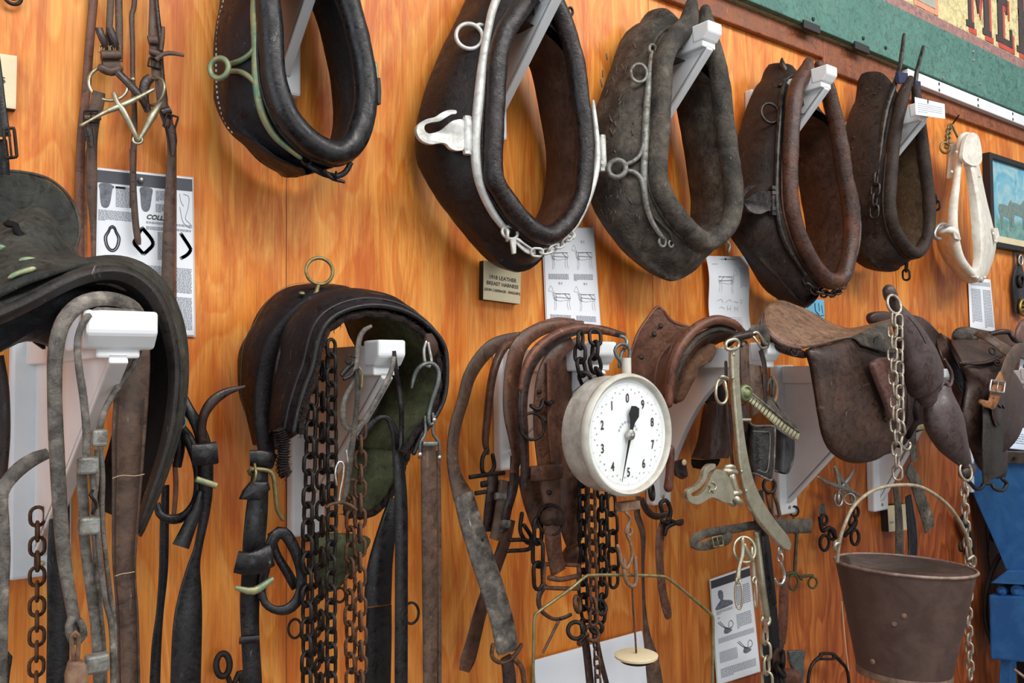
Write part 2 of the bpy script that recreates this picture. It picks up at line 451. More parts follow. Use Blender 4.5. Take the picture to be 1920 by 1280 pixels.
# ---- chains: one link mesh, copied
_links = {}
def linkmesh(L, W, r, mat):
    key = (round(L, 4), round(W, 4), round(r, 4), mat.name)
    if key in _links: return _links[key]
    A = []; s = L/2-W/2
    for a in np.linspace(-pi/2, pi/2, 8): A.append((cos(a)*0+W/2*sin(a), 0, s+W/2*cos(a)))
    for a in np.linspace(pi/2, 3*pi/2, 8): A.append((W/2*sin(a), 0, -s+W/2*cos(a)))
    A = np.array(A)
    V, F = sweep(None, A, lambda i: [(r*cos(2*pi*q/8), r*sin(2*pi*q/8)) for q in range(8)], None, None, True)
    me = bpy.data.meshes.new('link'); me.from_pydata([tuple(v) for v in V], [], F); me.update(); me.materials.append(mat)
    for p in me.polygons: p.use_smooth = True
    _links[key] = me; return me
def links(root, pts, Lpx, Wpx, rpx, mat, phase=.6, wpts=False, nm='link'):
    W = np.array(pts, float) if wpts else world(pts)[:, :3]
    m = mpp(*pts[0][:3]) if not wpts else 1
    L, Wd, r = Lpx*m, Wpx*m, rpx*m*.86
    pitch = L-2*r*1.05
    me = linkmesh(L, Wd, r, mat)
    A = spl(W, 10, False, .004); S_ = np.r_[0, np.cumsum(np.linalg.norm(np.diff(A, axis=0), axis=1))]
    k = max(1, int(S_[-1]/pitch)); off = np.array(root['off'])
    for i in range(k):
        s = (i+.5)*pitch
        c = np.array([np.interp(s, S_, A[:, j]) for j in range(3)])
        a = np.array([np.interp(s-pitch*.4, S_, A[:, j]) for j in range(3)]); b = np.array([np.interp(s+pitch*.4, S_, A[:, j]) for j in range(3)])
        T = b-a; T /= np.linalg.norm(T)
        ref = np.array([.5, -.85, 0.1]); X = np.cross(T, ref); X /= np.linalg.norm(X); Y = np.cross(T, X)
        q = phase+(pi/2 if i % 2 else 0)+rng.uniform(-.12, .12)
        X2 = X*cos(q)+Y*sin(q); Y2 = np.cross(T, X2)
        o = bpy.data.objects.new(nm, me); COL.objects.link(o); o.parent = root; o['off'] = [float(v) for v in off]
        p = c-off
        o.matrix_local = Matrix(((X2[0], Y2[0], T[0], p[0]), (X2[1], Y2[1], T[1], p[1]), (X2[2], Y2[2], T[2], p[2]), (0, 0, 0, 1)))
def chain(name, label, pts, Lpx, Wpx, rpx, mat, group=None, phase=.6):
    t = thing(name, label, 'chain', ray(*pts[0][:3]), group)
    links(t, pts, Lpx, Wpx, rpx, mat, phase); return t
def textmesh(name, s, size, org, X, Y, mat, parent, align='LEFT', shear=0, ext=.0002, bold=0.):
    cu = bpy.data.curves.new(name, 'FONT'); cu.body = s; cu.size = size; cu.align_x = align; cu.extrude = ext; cu.shear = shear; cu.offset = bold
    o = bpy.data.objects.new(name, cu); COL.objects.link(o)
    bpy.context.view_layer.update()
    me = bpy.data.meshes.new_from_object(o.evaluated_get(bpy.context.evaluated_depsgraph_get()))
    bpy.data.objects.remove(o)
    X = np.array(X, float); Y = np.array(Y, float); Z = np.cross(X, Y); off = np.array(parent['off'])
    for v in me.vertices:
        c = v.co; q = np.array(org)+X*c.x+Y*c.y+Z*c.z-off; v.co = Vector(q)
    me.materials.clear(); me.materials.append(mat)
    o = bpy.data.objects.new(name, me); COL.objects.link(o); o.parent = parent; o['off'] = [float(v) for v in off]
    return o

#@@SETTING
# ================================================================ the setting
def struct(o, **k): o['kind'] = 'structure'; return o
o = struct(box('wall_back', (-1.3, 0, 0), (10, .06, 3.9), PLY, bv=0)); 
FLOOR = plain('grey_concrete', S(120, 112, 104), .8, S(98, 92, 86), 3, .002)
struct(box('floor', (-3.5, -6, -.06), (10, .06, 0), FLOOR, bv=0))
SEAM = plain('dark_seam', S(134, 70, 30), .8)
for i, (x, y) in enumerate(((537, 400), (1216, 60), (1000, 1000))):
    sx = ray(x, y, 0)[0] if i < 2 else None
    if sx: struct(box('trim_%d' % (i+5), (sx-.0008, -.0005, 0), (sx+.0008, .001, 3.9), SEAM, bv=0))
for i, sx in enumerate((2.98, 4.18)):
    struct(box('trim_%d' % (i+7), (sx-.0015, -.0008, 0), (sx+.0015, .001, 3.9), SEAM, bv=0))
RAIL = leather('brown_wooden_rail', S(132, 74, 44), S(176, 108, 68), .5, .6)
struct(box('trim_1', (-1.3, -.020, 2.635), (2.52, 0, 2.70), RAIL, bv=.004))
struct(box('trim_2', (2.52, -.020, 2.60), (10, 0, 2.70), RAIL, bv=.004))
o = struct(box('trim_3', (3.02, -.045, 2.655), (10, -.02, 2.70), WHITE, bv=.003))

#@@BRACKETS
# ================================================================ white wooden brackets
BG_U = 'white wooden brackets of the upper row'; BG_L = 'white wooden brackets of the lower row'
def bracket(label, group, cx, ztop, L, zbot, ah=.055, eh=.030, ew=.052, el=.05, endz=.02, screw=True, arch=False, pw=.07, ew2=None):
    t = thing('wall_bracket', label, 'bracket', (cx, 0, zbot), group)
    po = box('post', (cx-pw/2, -.03, zbot), (cx+pw/2, -.0005, ztop), WHITE, t, .006)
    box('arm', (cx-.024, -L+.02, ztop-ah), (cx+.024, -.03, ztop-.004), WHITE, t, .003)
    # end block, thicker and chamfered
    z0, z1 = ztop+.004-eh-.014, ztop+.004
    prof = [(-L-.0, z1), (-L, z0+.018), (-L+.016, z0), (-L+el, z0), (-L+el+.004, z1)]
    V = [(cx-ew/2, y, z) for y, z in prof]+[(cx+ew/2, y, z) for y, z in prof]; k = len(prof)
    F = [tuple(range(k)), tuple(range(2*k-1, k-1, -1))]+[(i, (i+1) % k, (i+1) % k+k, i+k) for i in range(k)]
    bevel(mk('end_block', V, F, WHITE, t, False), .004, 2)
    # triangular web and its sloping edge strip
    a = (-.03, zbot+.05); b = (-L+.018, ztop-ah+.004)
    if arch:
        pts = [(-.03, ztop-ah), (-L+.05, ztop-ah)]
        for q in np.linspace(0, 1, 12):
            yy = (-L+.07)*(1-q)**1.0+(-.03)*q; zz = (ztop-ah-.01)-(ztop-ah-zbot-.03)*(q**2.2)
            pts.append((yy, zz))
    else: pts = [(-.03, ztop-ah), b, (b[0]+.02, b[1]-.012), a]
    W = [(cx-.010, y, z) for y, z in pts]
    platew('web', W, .020, WHITE, t, .001, (1, 0, 0))
    if not arch:
        A = np.array([cx, b[0], b[1]-.006]); Bp = np.array([cx, a[0], a[1]-.012]); d = Bp-A; Ln = np.linalg.norm(d); d /= Ln
        n = np.cross(d, [1, 0, 0])
        V, F = boxgeo((A+Bp)/2, (.0105, 0, 0), d*Ln/2, n*.004)
        bevel(mk('brace', V, F, WHITE, t, False), .002, 2)
    if screw: lathew('screw', [(.005, 0), (.005, .002), (.002, .003)], (cx, -.031, zbot+.022), (0, -1, 0), BRASSB, po, 14)
    return t
bracket('white bracket whose foot with a brass screw shows inside the green-brass collar', BG_U, .650, 2.455, .275, 2.15)
bracket('white bracket holding up the collar with silver hames and a white chain', BG_U, 1.160, 2.452, .275, 2.145)
bracket('white bracket holding up the grey weathered collar', BG_U, 1.650, 2.452, .275, 2.14)
bracket('white bracket holding up the brown collar with iron hook plate', BG_U, 2.155, 2.452, .275, 2.14)
bracket('white bracket with a small card on its end, rightmost of the upper row', BG_U, 2.700, 2.452, .275, 2.14)
bracket('large white bracket under the black saddle at far left', BG_L, .238, 1.673, .56, 1.28, .05, .030, .078, .12, pw=.09)
bracket('white bracket inside the black harness pad with green felt', BG_L, .70, 1.655, .36, 1.29)
bracket('white bracket behind the dial scale under brown harness', BG_L, 1.20, 1.66, .35, 1.38)
bracket('white arched bracket under the small red-brown pad, hung with the brass hame', BG_L, 1.70, 1.665, .39, 1.25, arch=True)
bracket('broad white bracket under the big brown saddle', BG_L, 2.26, 1.62, .40, 1.165, pw=.09)
bracket('white bracket foot showing behind the bucket handle', BG_L, 2.79, 1.60, .27, 1.12, pw=.09)
bracket('white bracket under the small far saddle', BG_L, 3.50, 1.60, .26, 1.12, pw=.09)

#@@COLLARS
# ================================================================ horse collars
def polar(W, cx, cz, th):
    a = np.arctan2(W[:, 1]-cz, W[:, 0]-cx); r = np.hypot(W[:, 0]-cx, W[:, 1]-cz)
    o = np.argsort(a); a, r = a[o], r[o]
    a = np.r_[a-2*pi, a, a+2*pi]; r = np.r_[r, r, r]
    return np.interp(th, a, r)
def collar(label, cx, roll, rr, body, mats, dR=.20, tipn=2, bodyd=(.055, .115), grow=1., lin=None, cap=True, ztop=None):
    rm, bm_, lm = mats
    R = world([(x, y, dR) for x, y in roll])[:, :3]
    R0 = spl(R, 120)
    inner = R0[int(120*.06*tipn):int(120*(1-.06*tipn))]
    zb, zt = inner[:, 2].min(), inner[:, 2].max(); cz = zb+(zt-zb)*.42
    t = thing('horse_collar', label, 'horse collar', (cx, 0, zb-.08), 'horse collars on the upper brackets')
    n = len(body); B = []
    for i, (x, y) in enumerate(body):
        q = i/(n-1); d = bodyd[0]+(bodyd[1]-bodyd[0])*max(0, (q-.45)/.55)**1.2
        p = ray(x, y, d); B.append((min(p[0], cx), p[2], d))
    B = np.array(B); B = np.vstack([B, np.c_[2*cx-B[::-1, 0], B[::-1, 1], B[::-1, 2]]])
    Bs = spl(np.c_[B[:, 0], B[:, 1], B[:, 1]*0, B[:, 2]], 160)[:, [0, 1, 3]]
    th = np.linspace(-pi, pi, 97)[:-1]
    rR = polar(inner[:, [0, 2]], cx, cz, th); rO = polar(Bs, cx, cz, th)
    rO = np.maximum(rO, rR+.02)
    m = mpp(roll[len(roll)//2][0], roll[len(roll)//2][1], dR); rt = rr*m
    low = np.clip((-np.sin(th)-.2)/.8, 0, 1)
    def ringpts(f, d, add=0.):
        r = rR*(1-f)+rO*f+add; dd = d if np.isscalar(d) else d
        return np.stack([cx+np.cos(th)*r, -(th*0+dd), cz+np.sin(th)*r], 1)
    dO = bodyd[0]+(bodyd[1]-bodyd[0])*low
    back = .035
    outer = [ringpts(-.0, dR-.010, rt*.4), ringpts(.28, dR-.016), ringpts(.62, dR-.040), ringpts(.9, dR-.075), ringpts(1.0, dO+.012), ringpts(.97, dO-.012), ringpts(.8, (dO+back)/2-.012), ringpts(.5, back)]
    inn = [ringpts(.5, back), ringpts(.22, back+.006), ringpts(.05, back+.04, -rt*.1), ringpts(-.0, back+.09, -rt*.55), ringpts(0, dR-.012, -rt*.6)]
    def wrap(rings): return [np.vstack([r, r[:1]]) for r in rings]
    lumpy(surfw('collar_body', outer, bm_, t, t=0, nu=22, nv=110, closedv=True), .006, .07)
    surfw('collar_lining', inn, lm, t, t=0, nu=16, nv=110, closedv=True)
    # rim roll with tips
    rads = [rt]*len(R); rads[0] = rt*.62; rads[-1] = rt*.62
    lumpy(tubew('collar_rim', R, rads, rm, t, seg=20, step=.008), .005, .05)
    # seam welt between rim and body
    wl = [(cx+cos(a)*(r+rt*.9), -(dR-.014), cz+sin(a)*(r+rt*.9)) for a, r in zip(th, rR) if not (.9 < a < 2.24)]
    k = [i for i, a in enumerate(th) if .9 < a < 2.24][-1]+1
    wl = [(cx+cos(a)*(r+rt*.95), -(dR-.012), cz+sin(a)*(r+rt*.95)) for a, r in zip(np.roll(th, -k), np.roll(rR, -k)) if not (.9 < a < 2.24)]
    tubew('welt', wl, rt*.16, rm, t, seg=6, step=.01)
    return t, dict(cx=cx, cz=cz, th=th, rR=rR, rO=rO, rt=rt, dR=dR, dO=dO, back=back)
C1 = collar('black horse collar with green-tinged brass hames, leftmost and cut by the top edge', .643,
  [(500,-160),(497,-90),(500,-30),(507,50),(510,110),(516,160),(531,205),(556,243),(590,272),(629,286),(659,272),(676,238),(686,188),(682,125),(669,63),(651,0),(630,-60),(610,-110),(590,-160)], 23,
  [(500,-140),(440,-110),(420,-40),(415,0),(405,63),(402,125),(405,188),(422,238),(463,272),(510,306),(563,325),(610,338)], (BLACKL, BODYBLK, BODYBLK), bodyd=(.055, .15))
C2 = collar('dark brown horse collar with silver-painted hames, white chain and hook plate', 1.150,
  [(1040,-70),(1015,-25),(985,5),(951,53),(935,100),(931,150),(926,242),(924,315),(930,345),(953,382),(977,412),(1005,435),(1031,440),(1050,428),(1071,405),(1092,352),(1097,266),(1089,194),(1078,111),(1060,50),(1040,5),(1030,-50)], 19,
  [(990,-70),(930,-55),(890,-25),(871,10),(832,87),(803,155),(786,218),(784,271),(798,325),(822,372),(861,417),(905,470),(934,498),(966,511)], (C2RIM, C2BODY, LINING))
C3 = collar('grey-brown weathered horse collar with flaking leather and silver hames', 1.650,
  [(1297,8),(1290,45),(1262,75),(1245,110),(1240,175),(1237,250),(1232,310),(1237,350),(1258,392),(1287,428),(1318,452),(1343,445),(1370,412),(1376,360),(1368,300),(1358,225),(1350,150),(1337,100),(1325,60),(1322,20)], 19,
  [(1262,38),(1228,38),(1192,46),(1172,68),(1155,115),(1135,165),(1117,220),(1112,290),(1114,360),(1130,410),(1165,460),(1208,502),(1250,525)], (GREYBR, GREYBR, GREYBR))
C4 = collar('brown horse collar with black hook plate and dark chain at its foot', 2.175,
  [(1516,116),(1508,140),(1494,165),(1487,210),(1482,275),(1481,350),(1486,400),(1501,450),(1524,495),(1550,523),(1572,525),(1586,505),(1596,450),(1595,400),(1584,325),(1572,250),(1558,190),(1545,150),(1535,122)], 15,
  [(1480,133),(1450,137),(1432,146),(1419,168),(1402,220),(1388,265),(1380,330),(1374,400),(1385,445),(1410,483),(1445,523),(1480,562),(1506,577)], (C4RIM, C4BODY, LINING), bodyd=(.055, .155))
C5 = collar('dark riveted horse collar with two upright iron hames and a white card', 2.700,
  [(1706,148),(1694,179),(1684,218),(1676,266),(1670,339),(1668,388),(1677,431),(1697,462),(1716,474),(1732,460),(1742,426),(1742,378),(1735,315),(1728,257),(1722,208),(1716,165)], 11.5,
  [(1660,152),(1640,156),(1618,166),(1603,203),(1591,252),(1590,315),(1598,388),(1609,460),(1623,489),(1648,506)], (C5RIM, C5RIM, COARSE))

#@@HAMES
# ---------------------------------------------------------------- hames, rings and hooks carried by the collars
def onbody(ci, x, y, lift=0.):
    dR = ci['dR']
    for d in np.arange(dR-.012, .03, -.002):
        p = ray(x, y, d); dx, dz = p[0]-ci['cx'], p[2]-ci['cz']; a = atan2(dz, dx); r = math.hypot(dx, dz)
        rR = np.interp(a, ci['th'], ci['rR']); rO = np.interp(a, ci['th'], ci['rO']); dO = np.interp(a, ci['th'], ci['dO'])
        xs = [ci['back'], dO-.012, dO+.012, max(dR-.075, dO+.013), dR-.040, dR-.016, dR-.010]; ys = [.5, .97, 1, .92, .62, .28, .0]
        o = np.argsort(xs); f = np.interp(d, np.array(xs)[o], np.array(ys)[o])
        if r-rR < f*(rO-rR): return d+lift
    return dR-.1
def hame(name, t, ci, pts, rpx, mat, lift=.006, flat=1., label=None):
    Q = spl(np.array(pts, float)[:, [0, 1]] if False else np.c_[np.array(pts, float)[:, :2], np.zeros(len(pts))], 14)[:, :2]
    rr = np.interp(np.linspace(0, 1, 14), np.linspace(0, 1, len(rpx)), rpx) if not np.isscalar(rpx) else [rpx]*14
    D = np.array([onbody(ci, x, y, lift) for x, y in Q]); D = np.convolve(np.r_[D[0], D, D[-1]], [.25, .5, .25], 'valid')
    o = tube(name, [(x, y, d, r) for (x, y), d, r in zip(Q, D, rr)], 1, mat, t, flat=flat)
    if label: o['label'] = label
    return o
def bodytube(name, t, ci, pts, r, mat, lift=.004, **k):
    return tube(name, [(x, y, onbody(ci, x, y, lift)) for x, y in pts], r, mat, t, **k)
def bodystrap(name, t, ci, pts, w, mat, lift=.004, **k):
    return strap(name, [(x, y, onbody(ci, x, y, lift)) for x, y in pts], w, mat, t, **k)
LEFTN = (-.75, -.65, 0)
def armtube(name, t, ci, pts, r, mat, lift=.008):
    P_ = spl([(x, y, 0) for x, y in pts], 9)
    rr = np.interp(np.linspace(0, 1, 9), np.linspace(0, 1, len(r)), r)
    return tube(name, [(p[0], p[1], onbody(ci, p[0], p[1], lift), q) for p, q in zip(P_, rr)], 1, mat, t)
def stitches(name, t, ci, pts, n, L, mat, w=.0016):
    A = spl(np.c_[np.array(pts, float), np.zeros(len(pts))], n)[:, :2]; parts = []
    for i in range(n-1):
        q = A[i]*(1-.45)+A[i+1]*.45; a = ray(*A[i], onbody(ci, *A[i], .003)); b = ray(*q, onbody(ci, *q, .003))
        T = b-a; l = np.linalg.norm(T)
        if l < 1e-4 or l > .04: continue
        T /= l; X = np.cross(T, [0, -1, 0]); X /= np.linalg.norm(X)+1e-9; Y = np.cross(T, X)
        parts.append(boxgeo((a+b)/2, X*w*.7, T*min(l, L)/2, Y*w*.6))
    V, F = join(parts); return ptag(mk(name, V, F, mat, t, False), kind='stuff')
THREAD = plain('waxed_thread', S(186, 174, 156), .7)
# --- collar 1
t, ci = C1
hame('hame', t, ci, [(481,-60),(479,0),(478,31),(480,78),(480,125),(483,175),(494,219),(516,256),(544,281),(563,295)], [9,9,8.5,8,7,4.5], BRASSG, label='green-tinged brass hame on the near side')
d0 = onbody(ci, 440, 128, .014)
hr = ring('draft_ring', 411, 128, d0+.0, 19, 5.5, BRASSG, t, LEFTN, 1.0)
armtube('draft_ring_arm', t, ci, [(428,121),(445,116),(462,107),(476,92),(478,70)], [5,5,5,5,4], BRASSG)
armtube('draft_ring_arm', t, ci, [(428,134),(448,134),(466,143),(481,160),(486,182)], [5,5,5.5,5,4], BRASSG)
tube('hame', [(704,120,.13),(706,150,.13),(706,180,.135),(701,205,.14),(694,244,.15),(676,278,.155),(658,300,.16)], [4,4,4,5,5,5,4], BRASSG, t)['label'] = 'green-tinged brass hame on the far side'
plate('hame_buckle', [(702,148,.135),(709,148,.135),(711,172,.135),(710,198,.135),(704,198,.135),(702,178,.135)], .01, DARK, t, curve=False)
ring('strap_ring', 575, 300, .175, 9, 2.5, IRON, t, (-.3, -.9, .2))
strap('hame_strap', [(572,304,.165,12),(590,316,.165,13),(612,327,.16,12),(632,330,.155,11),(648,322,.155,11),(658,304,.155,10)], 12, BLACKL, t, .005)
strap('hame_strap', [(606,318,.175,8),(622,334,.17,7),(646,341,.165,6)], 7, BLACKL, t, .004)
ring('strap_keeper', 630, 330, .168, 8, 2, IRON, t, (.9, -.4, 0))
tube('hame_strap', [(584,300,.195),(606,305,.2),(630,307,.2),(650,305,.19)], 1.6, IRON, t)
stitches('rim_stitching', t, ci, [(423,-60),(419,0),(411,30),(407,63),(405,125),(409,188),(428,240),(466,273),(512,308),(550,322)], 46, .006, THREAD)
stitches('lining_stitching', t, ci, [(640,0),(655,60)], 3, .004, THREAD)
tubew('lining_seam', [ray(x, y, .115) for x, y in ((634,-30),(645,20),(655,60),(661,110),(664,160),(660,205),(650,240),(640,262))], .0012, THREAD, t, seg=6)
# --- collar 2
t, ci = C2
hame('hame', t, ci, [(958,-50),(940,-20),(929,0),(917,48),(905,121),(897,194),(891,266),(896,329),(913,378),(933,412),(951,434)], [8,8,8,9,10,10,10,9,8,6], SILVERP, label='thick silver-painted hame')
tube('hame', [(1112,190,.12),(1114,215,.13),(1119,266,.14),(1118,315,.15),(1104,368,.16),(1085,412,.165),(1070,436,.17)], [3,5,6,7,7,6,5], SILVERP, t)
d1 = onbody(ci, 874, 255, .012)
hk = plate('hook_plate', [(866,230,d1),(848,227,d1),(838,234,d1),(826,244,d1-.005),(812,250,d1-.01),(800,252,d1-.012),(792,246,d1-.012),(793,236,d1-.012),(806,231,d1-.01),(820,229,d1-.008),(832,222,d1-.004),(842,216,d1-.002),(851,215,d1-.002),(851,209,d1-.002),(838,208,d1-.003),(826,212,d1-.006),(812,221,d1-.008),(794,226,d1-.01),(780,236,d1-.014),(777,250,d1-.014),(786,265,d1-.013),(803,272,d1-.011),(820,270,d1-.008),(832,271,d1-.005),(842,281,d1),(858,284,d1),(866,276,d1)], .009, SILVERP, t, .002, n=110)
hk['label'] = 'silver-painted hook plate'
hg = tube('hinge', [(875,228,d1+.004),(875,280,d1+.004)], 10, SILVERP, t)
for y in (222, 236, 272, 286): lathew('nut', [(.0085, -.004), (.0085, .004)], ray(876, y, d1+.006), (0.02, 0, 1), SILVERP, hg, 6, 20)
hg = tube('hinge', [(1128,262,.135),(1130,312,.135)], 8, SILVERP, t)
for y in (257, 268, 306, 318): lathew('nut', [(.0085, -.004), (.0085, .004)], ray(1129, y, .137), (0.02, 0, 1), SILVERP, hg, 6, 20)
dd = onbody(ci, 890, 62, .008)
ring('terret_ring', 880, 68, dd, 25, 4, SILVERP, t, (-.45, -.85, .1))
tube('ring_eye', [(894,48,dd+.004),(903,46,dd+.004),(906,54,dd)], 4, SILVERP, t)
ring('chain_ring', 956, 436, .185, 13, 3, SILVERP, t, (-.2, -.9, .3), 1.2)
ring('chain_ring', 951, 441, .185, 10, 3, SILVERP, t, (.8, -.5, 0))
plate('chain_toggle', [(955,450,.19),(965,448,.19),(965,476,.19),(959,477,.19)], .006, SILVERP, t, curve=False)
for k in range(3): tube('chain_link', [(962+k*4,446,.19),(975+k*3,452+k*2,.195),(992+k*2,464+k,.195),(1004,474-k*2,.19),(990,474-k*3,.19),(974,462-k*2,.19)], 2.2, SILVERP, t, closed=True)
links(t, [(998,472,.195),(1016,473,.2),(1034,467,.2),(1050,458,.195),(1064,446,.185),(1072,434,.18)], 25, 15, 2.8, SILVERP, .5, nm='chain_link')
tube('hame_top_hook', [(1062,20,.17),(1070,14,.165),(1074,24,.165),(1068,34,.165)], 2.5, IRON, t)
ring('chain_end', 1070, 440, .182, 8, 2.5, SILVERP, t, (-.2, -.9, .3))
# --- collar 3
t, ci = C3
hame('hame', t, ci, [(1222,98),(1220,120),(1216,165),(1211,225),(1209,280),(1207,340),(1212,385),(1225,420),(1242,445)], [4,6,7,7,7,7,6,5,4], SILVERW, label='worn silver-painted hame')
dd = onbody(ci, 1210, 137, .008)
ring('terret_ring', 1198, 137, dd-.004, 18, 3.2, SILVERW, t, (-.55, -.8, .1), .85)
ring('top_ring', 1224, 93, onbody(ci, 1224, 96, .006), 9, 3, SILVERW, t)
d1 = onbody(ci, 1180, 313, .014)
ring('draft_ring', 1157, 316, d1-.01, 16, 5, SILVERW, t, LEFTN)
armtube('draft_ring_arm', t, ci, [(1172,309),(1188,302),(1200,290),(1207,270)], [4,4,4,4], SILVERW)
armtube('draft_ring_arm', t, ci, [(1172,320),(1188,322),(1201,334),(1208,360)], [4,4,4.5,4], SILVERW)
ring('bottom_ring', 1242, 453, onbody(ci, 1242, 453, .005), 9, 2.6, SILVERW, t)
ring('bottom_ring', 1258, 457, onbody(ci, 1258, 457, .005), 6, 2, SILVERW, t)
bodytube('hame_strap', t, ci, [(1228,408),(1244,424),(1256,436),(1262,454)], 3, GREYBR, .003)
bodytube('hame_strap', t, ci, [(1224,86),(1232,70),(1247,55),(1262,50),(1274,42)], 4, GREYBR, .004)
tube('strap_end', [(1245,33,.09),(1256,38,.09),(1268,40,.09),(1276,42,.1)], [2,4,4,3], DARK, t)
ring('bottom_ring', 1362, 443, .16, 8, 2.4, SILVERW, t, (.5, -.8, 0))
tube('chain_hook', [(1362,452,.155),(1368,460,.15),(1366,472,.15)], 2.6, SILVERW, t)
plate('torn_patch', [(1322,285,.075),(1336,278,.08),(1344,292,.08),(1343,310,.08),(1334,322,.08),(1326,306,.078)], .004, leather('raw_leather_patch', S(120, 72, 50), S(170, 130, 106), .8, .6, 60), t)['label'] = 'raw reddish torn patch of lining'
rr_ = random.Random(5)
crk = []
for k in range(70):
    x = rr_.uniform(1128, 1200); y = rr_.uniform(90, 430)
    if x < 1250-(y if y < 200 else 200)*.5: pass
    a = rr_.uniform(-.9, .3)-1.2; L = rr_.uniform(6, 16)
    p = [(x+q*L*cos(a), y+q*L*sin(a)) for q in (0, .5, 1)]
    Dd = [onbody(ci, *c, .001) for c in p]
    if max(Dd)-min(Dd) > .03 or min(Dd) <= .101 and max(Dd) >= .2: continue
    crk.append(strapgeo([(*c, d) for c, d in zip(p, Dd)], 2.6, .0016))
if crk: ptag(mk('leather_flakes', *join(crk), leather('flaked_leather', S(84, 72, 60), S(128, 110, 90), .8, .6, 60), t), kind='stuff')
# --- collar 4
t, ci = C4
BLKM = metal('blackened_steel', S(46, 44, 44), S(84, 78, 74), .3, .8); BLKM2 = BLKM
hame('hame', t, ci, [(1471,150),(1465,190),(1460,250),(1457,310),(1456,370),(1462,425),(1480,470),(1510,515)], [4,5,5,5,5,5,4], BLKM, label='slim blackened hame')
ring('terret_ring', 1444, 212, onbody(ci, 1452, 212, .006), 19, 3, BLKM, t, (-.35, -.9, .1))
d1 = onbody(ci, 1440, 378, .008)
plate('hook_plate', [(1446,362,d1),(1428,360,d1),(1415,362,d1),(1400,372,d1-.004),(1388,376,d1-.006),(1394,364,d1-.006),(1406,354,d1-.004),(1420,348,d1-.002),(1404,349,d1-.003),(1392,358,d1-.006),(1386,372,d1-.008),(1394,388,d1-.006),(1404,398,d1-.003),(1420,402,d1),(1436,396,d1),(1446,394,d1)], .008, BLKM, t, .002, n=80)
hg = tube('hinge', [(1449,360,d1+.004),(1449,398,d1+.004)], 6, BLKM, t)
for y in (353, 362, 392, 401): lathew('nut', [(.011, -.005), (.011, .005)], ray(1449, y, d1+.006), (0, 0, 1), BLKM, hg, 6, 20)
tube('hame', [(1592,310,.13),(1601,350,.13),(1608,385,.13),(1611,430,.135),(1605,475,.145),(1588,520,.16)], [3,4,5,5,5,4], BLKM, t)
links(t, [(1507,516,.17),(1513,534,.175),(1530,546,.18),(1552,551,.18),(1572,546,.175),(1586,524,.165)], 21, 13, 2.6, BLKM, .5, nm='chain_link')
tube('hame_top', [(1484,148,.13),(1476,138,.12),(1467,120,.11),(1466,110,.105)], [6,6,5,2], BLKM, t)
bodytube('hame_strap', t, ci, [(1462,160),(1472,152),(1484,142),(1496,136)], 4, BLKM2, .004)
# --- collar 5
t, ci = C5
tube('hame', [(1695,65,.16),(1691,100,.165),(1686,131,.17),(1675,165,.175),(1662,208,.17),(1653,266,.165),(1647,330,.16),(1646,383,.155),(1652,430,.155),(1666,476,.16)], [3,4,4,5,5.5,5.5,5,5,4,3], BLKM, t)['label'] = 'upright iron hame, nearer of the two'
tube('hame', [(1731,88,.16),(1724,115,.165),(1718,141,.165),(1716,175,.16),(1720,215,.14)], [3,3.5,4,4,4], BLKM, t)
plate('blue_cloth_wrap', [(1678,136,.185),(1696,139,.185),(1697,156,.185),(1680,158,.185)], .012, plain('dark_blue_cloth', S(40, 44, 72), .9), t, curve=False)
plate('blue_cloth_wrap', [(1711,152,.18),(1721,154,.18),(1722,172,.18),(1712,172,.18)], .010, plain('navy_cloth', S(40, 44, 72), .9), t, curve=False)
links(t, [(1643,326,.17),(1641,360,.17),(1639,398,.168),(1640,410,.168)], 26, 15, 3, BLKM, .4, nm='chain_link')
links(t, [(1700,492,.16),(1699,512,.16),(1701,532,.16)], 20, 12, 2.4, IRON, .2, nm='chain_link')
links(t, [(1752,366,.12),(1756,384,.12),(1753,402,.12)], 18, 12, 2.6, IRON, .4, nm='chain_link')
for x, y in [(1640,176),(1629,186),(1622,197),(1616,210),(1610,225),(1605,242),(1601,258),(1598,278),(1636,168),(1650,166)]:
    lathew('rivet', [(.005, 0), (.004, .003), (0, .004)], ray(x, y, onbody(ci, x, y, .0)), LEFTN, IRON, t, 8)

# --- white metal collar
cx6 = ray(1812, 400, .10)[0]
t = thing('horse_collar', 'white-painted open metal horse collar hung by a short chain', 'horse collar', ray(1810, 520, .02), 'horse collars on the upper brackets')
tube('front_frame', [(1822,268,.15),(1814,256,.15),(1803,262,.15),(1798,300,.15),(1792,350,.15),(1786,400,.15),(1788,440,.15),(1799,482,.15),(1818,508,.15),(1838,524,.15)], [8,8,8,6,7,9,9,8,7,6], WHITEC, t)
surf('far_shell', [[(1821,262,.16),(1832,262,.14),(1829,270,.10)],[(1806,305,.155),(1824,308,.17),(1832,300,.10)],[(1811,318,.15),(1826,314,.175),(1836,315,.10)],[(1817,370,.15),(1836,370,.175),(1848,372,.10)],[(1822,430,.15),(1842,425,.175),(1862,430,.10)],[(1826,480,.15),(1843,475,.175),(1866,465,.10)],[(1820,515,.15),(1838,522,.16),(1852,512,.10)],[(1826,522,.15),(1834,528,.15),(1842,525,.12)]], WHITEC, t, t=.006)
plate('hinge_cap', [(1800,300,.17),(1800,280,.17),(1806,258,.17),(1816,250,.17),(1828,256,.17),(1834,280,.17),(1834,305,.17),(1818,312,.17)], .012, WHITEC, t)
